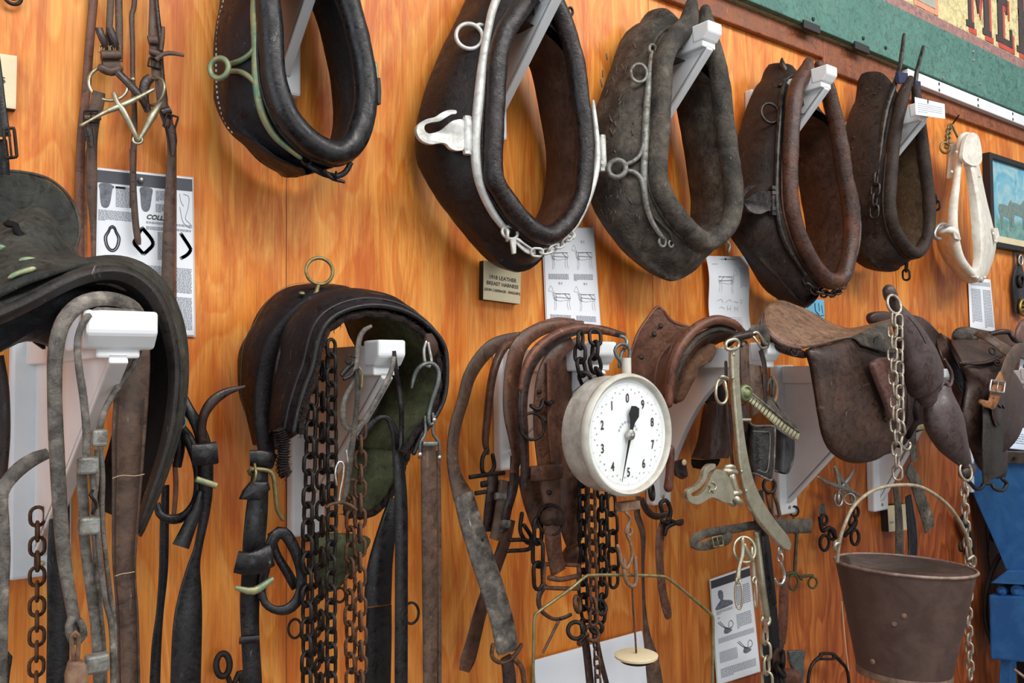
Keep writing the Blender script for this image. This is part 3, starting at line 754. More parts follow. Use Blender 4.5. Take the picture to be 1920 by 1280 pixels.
surf('near_shell', [[(1775,268,.05),(1790,266,.10),(1801,268,.13)],[(1776,300,.04),(1786,300,.10),(1797,302,.13)],[(1772,350,.03),(1782,352,.08),(1790,352,.13)],[(1762,400,.02),(1772,402,.08),(1786,402,.13)],[(1756,445,.02),(1768,448,.08),(1788,442,.13)],[(1768,482,.03),(1784,490,.08),(1800,486,.13)],[(1798,520,.05),(1808,522,.09),(1818,512,.13)],[(1814,530,.08),(1822,530,.1),(1836,526,.13)]], WHITEC, t, t=.006)
plate('reinforcing_plate', [(1774,335,.09),(1778,295,.09),(1780,270,.10),(1796,272,.11),(1794,300,.11),(1788,335,.11)], .006, WHITEC, t, curve=False)
tube('draft_lug', [(1764,432,.14),(1776,430,.155),(1790,436,.165),(1796,448,.165)], [7,7,6,4], WHITEC, t)
plate('draft_lug_plate', [(1783,425,.165),(1793,424,.165),(1799,450,.165),(1788,448,.165)], .006, WHITEC, t, curve=False)
tube('draft_hook', [(1778,424,.16),(1768,420,.165),(1758,424,.165),(1752,436,.165),(1754,446,.165),(1762,448,.165)], 3.6, STEEL, t)
for x, y in ((1784,322),(1793,285),(1862,438),(1866,452),(1832,520),(1846,520),(1836,330)): dome('bolt', x, y, .165, 3, 2.5, WHITEC, t)
plate('draft_lug_plate', [(1858,428,.13),(1866,428,.13),(1871,450,.13),(1864,456,.13)], .01, WHITEC, t, curve=False)
ch = chain('hanging_chain', 'short brass chain on a nail above the white metal collar', [(1781,236,.04),(1778,250,.05),(1777,266,.07),(1776,282,.08)], 13, 9, 2, BRONZE, None, .3)
tube('chain_tail', [(1783,232,.03),(1790,246,.03),(1796,258,.03),(1799,262,.03)], 2, BRONZE, ch)
ring('chain_ring', 1772, 277, .10, 10, 2.2, BRONZE, ch, (-.4, -.9, 0))
nl = tube('nail', [(1783,236,.0),(1790,227,.03),(1798,216,.05)], 1.4, IRON); ptag(nl, 'thin bent nail above the white metal collar', 'nail')

#@@LOWER_HELPERS
def Z(ox, oy, sc_, pts, d=None):
    out = []
    for p in pts:
        q = [ox+p[0]/sc_, oy+p[1]/sc_]
        if d is not None: q.append(d); q += list(p[2:])
        else: q += list(p[2:])
        out.append(tuple(q))
    return out
def loopband(name, pts, w, mat, parent, t=.004, closed=False):
    return strap(name, pts, w, mat, parent, t, closed=closed)
def buckle(name, x, y, d, w, h, r, mat, parent, rot=0., tongue=True, nrm=None):
    m = 1; c, s_ = cos(rot), sin(rot)
    f = lambda a, b, dd=0: (x+a*c-b*s_, y+a*s_+b*c, d+dd)
    k = .82; pts = [f(-w*k, -h), f(w*k, -h), f(w, -h*k), f(w, h*k), f(w*k, h), f(-w*k, h), f(-w, h*k), f(-w, -h*k)]
    o = tube(name, pts, r, mat, parent, closed=True, step=.003)
    if tongue: tube(name+'_tongue', [f(0, -h), f(0, 0, .006), f(0, h, .004)], r*.7, mat, o)
    return o
def holes(name, pts, r, parent, mat=None):
    for x, y, d in pts: dome(name, x, y, d, r, .4, mat or DARK, parent)
#@@SIGN
# ================================================================ painted sign board
GREENP = leather('weathered_green_paint', S(78, 122, 110), S(110, 148, 134), .6, .6, 8, .002, scr=S(70, 104, 90))
MAUVE = leather('faded_mauve_paint', S(158, 118, 112), S(176, 138, 130), .65, .5, 8, .002)
CREAMP = leather('yellowed_cream_paint', S(216, 200, 146), S(228, 214, 168), .6, .5, 6, .001, scr=S(188, 166, 120))
REDP = plain('red_sign_paint', S(178, 62, 48), .6, S(190, 84, 66), 20); BLKP = plain('black_sign_paint', S(56, 44, 44), .6, S(70, 56, 54), 20)
FADE = plain('faded_grey_blue_paint', S(150, 150, 140), .6, S(168, 166, 150), 20); FREDP = plain('faded_red_paint', S(206, 130, 100), .6, S(214, 150, 118), 20)
sg = thing('sign_board', 'long painted sign with green border and black serif letters shaded red', 'sign', (3.2, 0, 2.70))
bx = box('board', (.6, -.03, 2.705), (9.5, -.001, 3.75), CREAMP, sg, .002)
box('border', (.6, -.052, 2.703), (9.5, -.03, 2.905), GREENP, sg, .003)['label'] = 'weathered green border plank'
box('border_line', (.6, -.037, 2.905), (9.5, -.03, 2.955), MAUVE, sg, .001)['label'] = 'faded mauve line'
def poly_letter(ch, x0, w_, h, z0, y, st=.17):
    s_ = w_*st*1.35; f = w_*.10; q = h*.035
    def R(a, b, c, d): return [(x0+a*w_, z0+b*h), (x0+c*w_, z0+b*h), (x0+c*w_, z0+d*h), (x0+a*w_, z0+d*h)]
    out = []
    if ch == 'M':
        out += [R(0, 0, .30, .07), R(.66, 0, 1.0, .07), R(.09, 0, .2, 1), R(.72, 0, .93, 1), R(0, .93, .25, 1), R(.72, .93, 1, 1)]
        out.append([(x0+.12*w_, z0+h), (x0+.34*w_, z0+h), (x0+.54*w_, z0+.36*h), (x0+.47*w_, z0+.2*h)])
        out.append([(x0+.47*w_, z0+.2*h), (x0+.54*w_, z0+.36*h), (x0+.78*w_, z0+h), (x0+.72*w_, z0+h)])
    elif ch == 'E':
        out += [R(0, 0, .96, .075), R(.12, 0, .40, 1), R(0, .925, .9, 1), R(.12, .47, .68, .55), R(.84, .0, .96, .22), R(.62, .38, .7, .62), R(.8, .75, .9, 1)]
    elif ch == 'R':
        out += [R(0, 0, .5, .075), R(.12, 0, .38, 1), R(0, .925, .75, 1), R(.12, .46, .75, .54), R(.66, .5, .9, .97), R(.6, 0, .8, .5), R(.55, 0, 1, .075)]
    elif ch == 'L':
        out += [R(0, 0, .96, .09), R(.12, 0, .42, 1), R(0, .925, .6, 1), R(.8, .0, .96, .26)]
    return out
def letter(ch, x0, w_, h, z0, m1, m2, lab):
    y = -.0305
    Vb = []; Fb = []
    root = None
    for dy, dx, dz, m, nm in ((.0006, .022, -.022, m2, 'letter_shade'), (.0012, 0, 0, m1, 'letter')):
        parts = []
        for kk, pl in enumerate(poly_letter(ch, x0+dx, w_, h, z0+dz, y)):
            k = len(pl); V = [(px, y, pz) for px, pz in pl]+[(px, y-dy*2.5-.0004-kk*.0002, pz) for px, pz in pl]
            parts.append((V, [tuple(range(k)), tuple(range(2*k-1, k-1, -1))]+[(i, (i+1) % k, (i+1) % k+k, i+k) for i in range(k)]))
        o = mk(nm, *join(parts), m, bx, False)
        o['label'] = lab+(' shading' if nm != 'letter' else '')
LM0 = ray(1812, 52, .031); LM1 = ray(1858, 74, .031); LE0 = ray(1868, 82, .031); LE1 = ray(1899, 97, .031); LR0 = ray(1907, 101, .031)
zb = 2.985
letter('M', LM0[0], LM1[0]-LM0[0], .36, zb, BLKP, REDP, 'black letter M')
letter('E', LE0[0], LE1[0]-LE0[0], .36, zb, BLKP, REDP, 'black letter E')
letter('R', LR0[0], .2, .36, zb, BLKP, REDP, 'black letter R')
l0 = ray(1708, 10, .031)[0]
letter('L', l0, .19, .36, zb, FADE, FREDP, 'faded grey letter')
letter('E', l0-.26, .19, .36, zb, FADE, FREDP, 'faded grey letter')
for x, y in ((1824, 97), (1837, 157), (1768, 146), (1825, 113), (1618, 72), (1524, 36), (1660, 90)):
    p = ray(x, y, .052)
    lathew('screw', [(.007, 0), (.006, .004), (0, .005)], p, (0, -1, 0), STEEL if x > 1700 else DARK, sg, 12)
for x, y in ((1522, 55), (1616, 88)):
    p = ray(x, y, .055); box('hanging_plate', (p[0]-.045, -.058, 2.685), (p[0]+.045, -.045, 2.712), DARK, sg, .002)
for k in range(7):
    for dz in (2.688, 2.664):
        xx = 3.25+k*.32; box('trim_3_screw', (xx-.004, -.0465, dz-.005), (xx+.004, -.044, dz+.005), DARK, None, 0)['kind'] = 'structure'

#@@PAPERS
# ================================================================ papers, cards and the picture
def sheet(name, label, cat, corners, d=.006, mat=PAPER, thick=.0012, margin=None, group=None, bend=0):
    """corners TL TR BR BL in the photo"""
    c = [ray(x, y, d) for x, y in corners]
    base = (c[2]+c[3])/2
    t = thing(name, label, cat, base, group)
    def uv(u, v, o=0):
        p = (c[0]*(1-u)+c[1]*u)*(1-v)+(c[3]*(1-u)+c[2]*u)*v
        return p+np.array([0, -o-bend*sin(v*pi*2)*.5-abs(bend)*.5, 0])
    rows = [[uv(u, v) for u in (0, .33, .66, 1)] for v in np.linspace(0, 1, 7)]
    surfw('paper', rows, mat, t, t=thick, nu=14, nv=6)
    if margin:
        g = margin; r2 = [[uv(u, v, -.0012) for u in (-g, .33, .66, 1+g)] for v in np.linspace(-g*.4, 1+g*.4, 7)]
        surfw('laminate_margin', r2, LAMIN, t, t=.0006, nu=14, nv=6)
    return t, uv
def PP(t): return next((c for c in t.children if c.name.startswith('paper')), t)
def print_lines(t, uv, u0, u1, v0, v1, n, mat=INKG, th=.45, wd=.08, name='printed_text', jag=True):
    V = []; F = []
    for i in range(n):
        v = v0+(v1-v0)*(i+.5)/n; h = (v1-v0)/n*th/2; u = u0
        while u < u1-.004:
            w_ = rng.uniform(.35, 1.2)*wd; e = min(u1, u+w_)
            if i == n-1 and rng.rand() < .3: break
            o = len(V); V += [uv(u, v-h, .0012), uv(e, v-h, .0012), uv(e, v+h, .0012), uv(u, v+h, .0012)]; F.append((o, o+1, o+2, o+3)); u = e+wd*.16
    return ptag(mk(name, V, F, mat, PP(t), False), kind='stuff') if V else None
def draw(t, uv, lines, mat=INK, w_=.0009, name='printed_drawing', closed=False):
    parts = []
    for ln in lines:
        A = spl([[*p, 0] for p in ln], max(4, 4*len(ln)))[:, :2] if len(ln) > 2 else np.array(ln)
        for a, b in zip(A[:-1], A[1:]):
            p, q = uv(a[0], a[1], .0013), uv(b[0], b[1], .0013); T = q-p; L = np.linalg.norm(T)
            if L < 1e-6: continue
            T /= L; X = np.cross(T, [0, 1, 0]); parts.append(([p-X*w_/2-T*w_*.3, p+X*w_/2-T*w_*.3, q+X*w_/2+T*w_*.3, q-X*w_/2+T*w_*.3], [(0, 1, 2, 3)]))
    return mk(name, *join(parts), mat, PP(t), False)
def fillp(t, uv, pts, mat, name='printed_shape', lift=.0013, curve=True):
    from mathutils.geometry import tessellate_polygon
    A = spl([[*p, 0] for p in pts], 30, True)[:, :2] if curve else pts
    W = [uv(a[0], a[1], lift) for a in A]; tr = tessellate_polygon([[Vector(x) for x in W]])
    return mk(name, W, [tuple(f) for f in tr], mat, PP(t), False)
def horse(u, v, w_, h, flip=False):
    f = lambda x, y: (u+(1-x if flip else x)*w_, v+y*h)
    body = [f(.02, .22), f(.06, .12), f(.12, .02), f(.18, .1), f(.26, .3), f(.45, .36), f(.7, .33), f(.88, .36), f(.96, .48), f(.92, .62)]
    bel = [f(.02, .22), f(.1, .26), f(.16, .24), f(.2, .42), f(.24, .56), f(.5, .64), f(.72, .6), f(.88, .6)]
    legs = [[f(.24, .5), f(.26, .75), f(.24, .98), f(.28, 1)], [f(.3, .6), f(.33, .78), f(.3, .98)], [f(.86, .55), f(.8, .76), f(.84, .98)], [f(.92, .5), f(.9, .76), f(.94, .98)]]
    har = [[f(.22, .3), f(.3, .62)], [f(.32, .33), f(.34, .64)], [f(.3, .48), f(.95, .52)], [f(.7, .34), f(.88, .54)], [f(.3, .34), f(.95, .34)]]
    return [body, bel]+legs, har
def text_on(t, uv, s_, u, v, hgt, mat=INK, align='LEFT', bold=0, shear=0, sx=1., name='printed_words'):
    o = uv(u, v, .0014); X = uv(u+.01, v)-uv(u, v); X /= np.linalg.norm(X); Y = uv(u, v-.01)-uv(u, v); Y = Y-X*(Y @ X); Y /= np.linalg.norm(Y)
    return textmesh(name, s_, hgt, o, X*sx, Y, mat, PP(t), align, shear, .0001, bold)
# poster behind the bridle
t, uv = sheet('wall_poster', 'laminated harness catalogue page with black heading strip, behind the hanging bridle', 'poster', [(182,316),(360,334),(364,629),(176,615)], .006, margin=.02)
fillp(t, uv, [(0, .008), (1, .008), (1, .085), (0, .085)], plain('black_strip', S(70, 72, 80), .5), 'heading_strip', curve=False)
dome('push_pin', 265, 337, .012, 5.5, 4, STEEL, t)
print_lines(t, uv, .02, .95, .095, .118, 1, INK, .6, .1)
uvf = uv; uv = lambda u, v, o=0: uvf(u, v*.77, o)
INKD = plain('photo_grey_ink', S(122, 124, 134), .7, S(84, 86, 94), 90)
for u in (.03, .44): fillp(t, uv, [(u, .12), (u+.12, .12), (u+.12, .18), (u+.09, .3), (u+.02, .3), (u, .18)], INKD)
for a in ((.19,.35,.13,.31,16),(.6,.82,.13,.22,8),(.6,.82,.24,.31,6),(.02,.42,.33,.42,8),(.5,.98,.39,.42,3),(.5,.98,.43,.46,3),(.62,.82,.47,.7,20),(.45,.98,.75,.97,18),(.02,.42,.9,1.25,26),(.45,.98,.99,1.27,22)): print_lines(t, uv, *a, INKG, .6, .035)
text_on(t, uv, 'COLLARS', .50, .372, .0115, INK, bold=.0003, shear=.3)
def ovalc(u, v, a, b): return [(u+a*sin(q)*(1 if cos(q) < .3 else .7), v-b*cos(q)) for q in np.linspace(0, 2*pi, 14)]
draw(t, uv, [ovalc(.16, .56, .055, .09), ovalc(.16, .56, .075, .105)], INKD, .0022)
draw(t, uv, [[(.45, .46), (.40, .54), (.38, .58), (.42, .62), (.47, .66)], [(.46, .45), (.55, .53), (.57, .58), (.52, .63), (.48, .66)], [(.87, .47), (.96, .57), (.97, .6), (.93, .64), (.87, .67)]], INKD, .006)
draw(t, uv, [[(.90, .14), (.96, .16), (.95, .25), (.92, .34), (.97, .38), (.99, .41), (.95, .41), (.90, .38)], [(.86, .14), (.87, .2), (.9, .24)], [(.86, .25), (.88, .34), (.9, .38)]], INKD, .0007)
# sheet with four horses
t, uv = sheet('wall_sheet', 'laminated page with four harnessed horse diagrams under the white-chained collar', 'poster', [(1018,430),(1112,427),(1126,616),(1026,610)], .006, margin=.02)
for u in (.04, .52):
    for v in (.16, .58):
        A, H = horse(u, v, .43, .25); draw(t, uv, A, INKL, .0008); draw(t, uv, H, INK, .0011, 'printed_harness')
        print_lines(t, uv, u+.02, u+.4, v+.3, v+.37, 6, INKG, .7, .05)
        text_on(t, uv, 'B-%d' % (1+int(v > .3)*2+int(u > .3)), u+.2, v-.01, .009, INKG)
print_lines(t, uv, .3, .75, .04, .06, 1, INKG)
# horse points sheet, curled
t, uv = sheet('wall_sheet', 'slightly curled page with one harnessed horse drawing, pinned below the grey collar', 'poster', [(1320,480),(1396,481),(1407,624),(1332,618)], .014, bend=.012)
A, H = horse(.2, .17, .5, .32, True); draw(t, uv, A, INKL, .001); draw(t, uv, H, INK, .0014, 'printed_harness')
print_lines(t, uv, .76, .92, .15, .42, 16, INKL, .5, .05); print_lines(t, uv, .1, .9, .1, .12, 1, INKL); print_lines(t, uv, .2, .8, .8, .95, 6, INKL, .3)
draw(t, uv, [[(.2, .6), (.3, .58), (.34, .62)], [(.4, .62), (.5, .58), (.56, .6)], [(.62, .6), (.72, .61)], [(.78, .57), (.8, .62), (.84, .57)], [(.25, .7), (.3, .68), (.38, .7)], [(.45, .66), (.45, .73)], [(.53, .66), (.53, .73)], [(.45, .7), (.53, .7)], [(.62, .73), (.63, .67), (.67, .71), (.7, .67), (.71, .73)]], INKL, .0016)
tubew('wire', [ray(1333, 486, .02), ray(1365, 486, .022), ray(1394, 487, .02)], .001, DARK, t); dome('pin', 1359, 486, .02, 2.5, 3, DARK, t)
# far page
t, uv = sheet('wall_sheet', 'narrow printed page below the white metal collar', 'poster', [(1815,520),(1857,524),(1866,625),(1819,618)], .006)
print_lines(t, uv, .08, .95, .06, .16, 5, INKG, .6); print_lines(t, uv, .1, .5, .2, .85, 22, INKG, .6); print_lines(t, uv, .6, .95, .2, .92, 24, INKG, .6)
# plough page
t, uv = sheet('wall_poster', 'laminated page with plough and harness engravings beside the bowed scale frame', 'poster', [(1332,1087),(1405,1062),(1425,1258),(1346,1283)], .008, margin=.02)
fillp(t, uv, [(0, .01), (1, .01), (1, .085), (0, .085)], plain('black_strip_small', S(60, 60, 66), .5), 'heading_strip', curve=False)
print_lines(t, uv, .1, .95, .1, .12, 1, INK)
fillp(t, uv, [(.08, .3), (.1, .26), (.2, .22), (.16, .19), (.15, .13), (.25, .13), (.28, .18), (.26, .22), (.45, .25), (.48, .29)], INKD)
for a in ((.08,.48,.31,.35,3),(.55,.95,.14,.34,12),(.1,.5,.37,.39,1),(.55,.92,.4,.54,9),(.08,.95,.57,.63,6),(.08,.5,.7,.82,10),(.08,.92,.86,.95,6)): print_lines(t, uv, *a, INKG, .6, .05)
for du, dv in ((0, 0), (.42, .24)):
    draw(t, uv, [[(.1+du, .42+dv), (.2+du, .47+dv), (.28+du, .5+dv)], [(.14+du, .415+dv), (.3+du, .5+dv), (.42+du, .5+dv)], [(.34+du, .5+dv), (.36+du, .45+dv), (.42+du, .44+dv), (.46+du, .48+dv), (.4+du, .51+dv)]], INK, .0016)
    fillp(t, uv, [(.22+du, .53+dv), (.26+du, .49+dv), (.34+du, .5+dv), (.42+du, .53+dv), (.3+du, .55+dv)], INKD)
# blank white sheet at the bottom
t, uv = sheet('white_board', 'tilted blank white board low behind the scale frame', 'board', [(998,1238),(1203,1182),(1236,1420),(1030,1470)], .02, thick=.006)
# blue leaflet
t, uv = sheet('leaflet', 'small light blue printed leaflet behind the pointed brown collar', 'leaflet', [(1508,560),(1545,562),(1546,598),(1512,596)], .008, plain('sky_blue_print', S(120, 196, 226), .5))
draw(t, uv, [[(.5,.2),(.52,.6),(.7,.8)],[(.7,.2),(.72,.6)],[(.85,.3),(.9,.7)],[(.6,.9),(.95,.8)]], plain('blue_ink', S(50, 104, 150), .6), .004)
# plaques
def plaque(label, corners, d, lines, hts, ys):
    t, uv = sheet('wooden_plaque', label, 'plaque', corners, d, CREAM, .002)
    c = [ray(x, y, d-.0015) for x, y in corners]; platew('plaque_block', [c[0], c[1], c[2], c[3]], d-.003, DARK, t, .0005, (0, 1, 0))
    for l, h, v in zip(lines, hts, ys): text_on(t, uv, l, .5, v, h, INK, 'CENTER', .0002, sx=1.)
    return t
plaque('cream wooden plaque lettered breast harness, below the white-chained collar', [(907,488),(977,501),(975,570),(906,561)], .02, ['1918 LEATHER', 'BREAST HARNESS', '(GUN CARRIAGE - ENGLISH)'], [.0125, .0118, .0082], [.44, .60, .76])
t = plaque('cream plaque cut by the left edge of the photo, one letter S showing', [(-60,92),(32,105),(30,205),(-60,193)], .022, [], [], [])
text_on(t, lambda u, v, o=0: ray(-60+92*u, 92+101*v+12*u*(1-v)+12*u*v, .0225+o), 'HARNESS', .765, .54, .0135, INK, 'RIGHT', .0002)
t = plaque('small cream plaque behind the chain above the bucket', [(1664,948),(1700,944),(1702,993),(1667,997)], .03, [], [], [])
uvq = lambda u, v, o=0: ray(1664+36*u, 948+49*v-4*u, .0305+o)
print_lines(t, uvq, .4, .6, .22, .3, 1, INKL, .5, .2); print_lines(t, uvq, .12, .9, .6, .7, 1, INKG, .7, .1)
t, uv = sheet('card', 'white handwritten card fixed to the end of the far upper bracket', 'card', [(1715,182),(1771,195),(1772,223),(1717,215)], .288)
print_lines(t, uv, .08, .9, .25, .85, 5, INKG, .3, .07)
tube('pin', [(1740,187,.29),(1740,193,.29)], 1, DARK, t)
# page at the right edge
t, uv = sheet('wall_poster', 'white page with black shapes at the right edge above the blue machine', 'poster', [(1916,655),(1990,670),(1980,850),(1890,840)], .12)
for v in (.15, .42, .66): fillp(t, uv, [(.08, v), (.2, v-.05), (.35, v-.03), (.4, v+.06), (.3, v+.12), (.12, v+.1)], INK)
print_lines(t, uv, .05, .5, .84, .95, 5, INKG, .5)
# framed picture
c = [ray(x, y, .03) for x, y in ((1855,285),(2060,322),(2056,482),(1866,462))]
x0, x1 = c[0][0]+.0, c[0][0]+1.0; z1 = ray(1856, 285, .03)[2]; z0 = ray(1860, 461, .03)[2]
fp = thing('framed_picture', 'black framed picture of horses under a blue sky, cut by the right edge', 'picture', ((x0+x1)/2, 0, z0))
SKYP = None
m, nt, b, tc = newmat('painted_picture'); MATS['pic'] = m
sep = nt.nodes.new('ShaderNodeSeparateXYZ'); nt.links.new(tc.outputs['Object'], sep.inputs[0])
mr = nt.nodes.new('ShaderNodeMapRange'); nt.links.new(sep.outputs[2], mr.inputs[0]); mr.inputs[1].default_value = 0; mr.inputs[2].default_value = z1-z0
cl = noise(nt, tc, 7, 6, .65, None, .8)
sky = ramp(nt, cl, [(.35, S(70, 150, 178)), (.5, S(122, 176, 192)), (.66, S(178, 196, 190))])
grass = ramp(nt, noise(nt, tc, 40, 5, .7), [(.35, S(70, 128, 124)), (.65, S(126, 160, 148))])
nt.links.new(mix(nt, ramp(nt, mr.outputs[0], [(.30, (0, 0, 0)), (.36, (1, 1, 1))]), grass, sky), b.inputs['Base Color']); b.inputs['Roughness'].default_value = .4
box('picture_print', (x0+.02, -.018, z0+.05), (x1-.02, -.014, z1-.02), m, fp, 0)
box('mount_strip', (x0+.02, -.0185, z0+.02), (x1-.02, -.014, z0+.052), CREAM, fp, 0)
for nm, lo, hi in (('frame', (x0, -.032, z0), (x0+.025, -.001, z1)), ('frame', (x1-.025, -.032, z0), (x1, -.001, z1)), ('frame', (x0+.025, -.032, z0), (x1-.025, -.001, z0+.022)), ('frame', (x0+.025, -.032, z1-.022), (x1-.025, -.001, z1))): box(nm, lo, hi, DARK, fp, .002)
print_ = lambda: None
HG = plain('picture_grey_horses', S(92, 118, 116), .5, S(126, 140, 128), 60)
def uvp(u, v, o=0): return np.array([x0+.03+u*(x1-x0-.06), -.0185-o, z1-.03-v*(z1-z0-.09)])
for i, (u, v, w_) in enumerate(((.07, .50, .16), (.17, .44, .22), (.32, .42, .24), (.5, .44, .24))):
    h = .42; f = lambda a, b_: (u+a*w_, v+b_*h)
    fillp(fp, uvp, [f(.0, .3), f(.05, .18), f(.3, .14), f(.6, .18), f(.72, .02), f(.8, -.06), f(.9, .02), f(1, .14), f(.94, .2), f(.84, .16), f(.8, .4), f(.78, .6), f(.78, 1), f(.7, 1), f(.68, .6), f(.3, .55), f(.26, .7), f(.24, 1), f(.14, 1), f(.12, .6), f(.04, .5)], HG, 'painted_horse', .0005+.0003*i, False)

#@@BRIDLE
# ================================================================ bridle hanging top left
Tz = lambda pts, d=None: Z(0, 0, 2., pts, d)
t = thing('hanging_bridle', 'brown leather bridle with green-tinged brass bits, hanging left of the black collar', 'bridle', ray(240, 300, .02))
strap('rein', Tz([(355,-120),(350,0),(337,150),(322,350),(306,500),(298,700),(300,950),(300,1080)], .02), 17, REDBR, t)
strap('rein', Tz([(332,560),(322,640),(319,800),(318,1040)], .012), 9, TANB, t)
strap('cheek_strap', Tz([(418,-100),(415,0),(412,60),(408,150),(412,200)], .05), 13, STRAPB, t)
strap('cheek_strap', Tz([(446,-100),(445,0),(447,120),(446,230)], .04), 14, STRAPB, t)
for x in (388, 430):
    strap('strap_tip', Tz([(x-18,105,.06,13),(x-8,135,.062,14),(x+4,165,.06,12),(x+6,190,.055,7)]), None, DKBROWN, t, .005)
    buckle('buckle', *[v/2 for v in (x+2,185)], .055, 9, 6, 1.6, BRONZE, t)
strap('keeper', Tz([(380,205,.06,16),(452,205,.06,16)]), None, STRAPB, t, .008)
strap('ring_loop', Tz([(384,240,.05,34),(418,240,.05,34)][:1]+[(450,240,.05,34)]), None, STRAPB, t, .01)
tubew('ring_wrap', [ray(192+6*k, 128+6*sin(k*.6), .05) for k in range(6)], .008, STRAPB, t, flat=.7)
ring('bit_ring', 203, 157, .05, 33, 3.2, NICKEL, t, (-.25, -.95, .1))
strap('rein', Tz([(372,345,.052,24),(362,400,.05,27),(352,440,.05,25),(345,540,.045,20),(345,700,.04,20),(350,860,.035,12),(352,980,.035,8)]), None, STRAPB, t)
buckle('buckle', 171, 218, .058, 13, 10, 2, IRON, t); strap('keeper', Tz([(316,440,.06,10),(378,440,.06,10)]), None, STRAPB, t, .004)
strap('strap_tip', Tz([(330,480,.06,16),(338,530,.06,14),(345,552,.06,7)]), None, DKBROWN, t)
strap('centre_strap', Tz([(505,-100,.03,10),(503,20,.03,10),(494,60,.03,10),(497,170,.03,9),(498,290,.03,9),(505,440,.028,10),(500,600,.026,12),(497,780,.025,12)]), None, STRAPB, t)
strap('strap_tip', Tz([(497,560,.03,11),(500,700,.03,12),(508,830,.03,13),(518,905,.03,12),(522,918,.03,7)]), None, STRAPB, t)
for y in (645, 680, 716, 752): dome('punch_hole', 250, y/2, .033, 1.4, .3, DARK, t)
strap('cheek_strap', Tz([(562,-100,.05,9),(570,0,.05,10),(573,130,.05,16),(580,210,.05,16),(588,290,.05,18)]), None, STRAPB, t)
strap('cheek_strap', Tz([(580,-100,.04,7),(588,20,.04,8),(600,140,.04,9),(606,260,.04,9),(620,380,.04,10)]), None, DKBROWN, t)
strap('strap_tip', Tz([(586,225,.06,12),(605,206,.062,9),(640,199,.064,8),(690,208,.065,5)]), None, STRAPB, t, .004)
strap('strap_tip', Tz([(612,100,.06,6),(610,140,.06,8),(604,190,.06,8)]), None, STRAPB, t, .004)
strap('keeper', Tz([(556,150,.056,16),(590,150,.056,16)]), None, STRAPB, t, .006); strap('keeper', Tz([(560,190,.056,12),(604,205,.056,12)]), None, STRAPB, t, .006)
buckle('buckle', 291, 118, .055, 12, 8, 1.8, IRON, t, .2)
strap('loop_strap', Tz([(566,290,.05,16),(545,310,.05,20),(540,370,.05,18),(556,420,.05,12)]), None, DKBROWN, t, .005)
ring('bit_ring', 291, 172, .055, 26, 3, NICKEL, t, (-.92, -.38, .1))
strap('rein', Tz([(596,290,.05,16),(612,400,.05,20),(636,480,.05,18),(645,560,.045,17),(640,650,.04,18),(632,900,.035,22),(628,1120,.035,24),(626,1240,.035,24)]), None, STRAPB, t)
strap('rein', Tz([(652,480,.04,8),(655,600,.03,7),(655,900,.03,7),(655,1240,.03,7)]), None, REDBR, t)
strap('keeper', Tz([(606,420,.058,14),(640,412,.058,14)]), None, DKBROWN, t, .006); buckle('buckle', 320, 228, .058, 11, 12, 2, IRON, t, .3)
strap('strap_tip', Tz([(640,470,.06,16),(650,530,.06,14),(648,585,.06,6)]), None, DKBROWN, t)
strap('nose_strap', Tz([(440,270,.055,14),(480,310,.06,14),(520,355,.065,14),(550,400,.06,12)]), None, DKBROWN, t, .005)
tube('bit_cheek_bar', Tz([(305,470,.09,3.6),(340,450,.09,2.6),(400,418,.09,4.5),(450,398,.09,6.5),(520,365,.085,4.5),(575,335,.08,3.2)]), None, NICKEL, t)
tube('bit_mouth_bar', Tz([(428,352,.085,5),(440,385,.09,5),(458,410,.092,6.5),(490,470,.09,5.5),(515,522,.088,4)]), None, NICKEL, t)
tube('bit_mouth_bar', Tz([(520,525,.088,4),(548,478,.088,5.5),(572,432,.088,7.5),(590,405,.085,5.5),(604,388,.08,3.5)]), None, NICKEL, t)
ring('bit_joint', 258, 262, .088, 8, 2.6, NICKEL, t, (-.3, -.9, .2)); dome('ball', 249, 149, .06, 4.5, 5, NICKEL, t)
hk = thing('wall_knot', 'small dark ring mark on the wood at the top left corner', 'hook', ray(24, 2, 0))
ring('iron_ring', 24, -6, .012, 14, 3.4, IRON, hk, (0, -1, 0)); dome('plate', 24, -6, .0, 7, 3, IRON, hk)

#@@SADDLE_LEFT
# ================================================================ black saddle at far left on the big bracket
LZ = lambda pts, d=None: Z(0, 300, 3.764, pts, d)      # the 3.76x crop
SAD = leather('dusty_black_saddle_leather', S(56, 57, 54), S(108, 104, 94), .75, .6, 12, .003, spec=.08, scr=S(140, 130, 106))
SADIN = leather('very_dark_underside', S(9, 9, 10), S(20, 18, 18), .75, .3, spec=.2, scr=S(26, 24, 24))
SADV = leather('navy_black_panel', S(16, 19, 26), S(34, 38, 48), .5, .3)
t = thing('saddle', 'dusty black saddle with green-stained metal plates, straddling the big bracket at far left', 'saddle', ray(160, 700, .2))
pad('cantle', [(-90,340,.20),(0,324,.2),(50,326,.2),(92,340,.2),(124,368,.2),(143,402,.2),(147,436,.21),(138,470,.22),(124,492,.24),(60,510,.26),(-30,520,.26),(-90,480,.24)], .014, -.02, SAD, t)
tube('cantle_rim', [(-90,338,.20),(0,322,.2),(50,324,.2),(94,337,.2),(127,366,.2),(145,400,.2),(149,436,.21),(140,470,.22),(130,488,.24)], 3.2, CREAM if False else GREYBR, t)
def sidecurve(pts, d): return [(x, y, d) for x, y in pts]
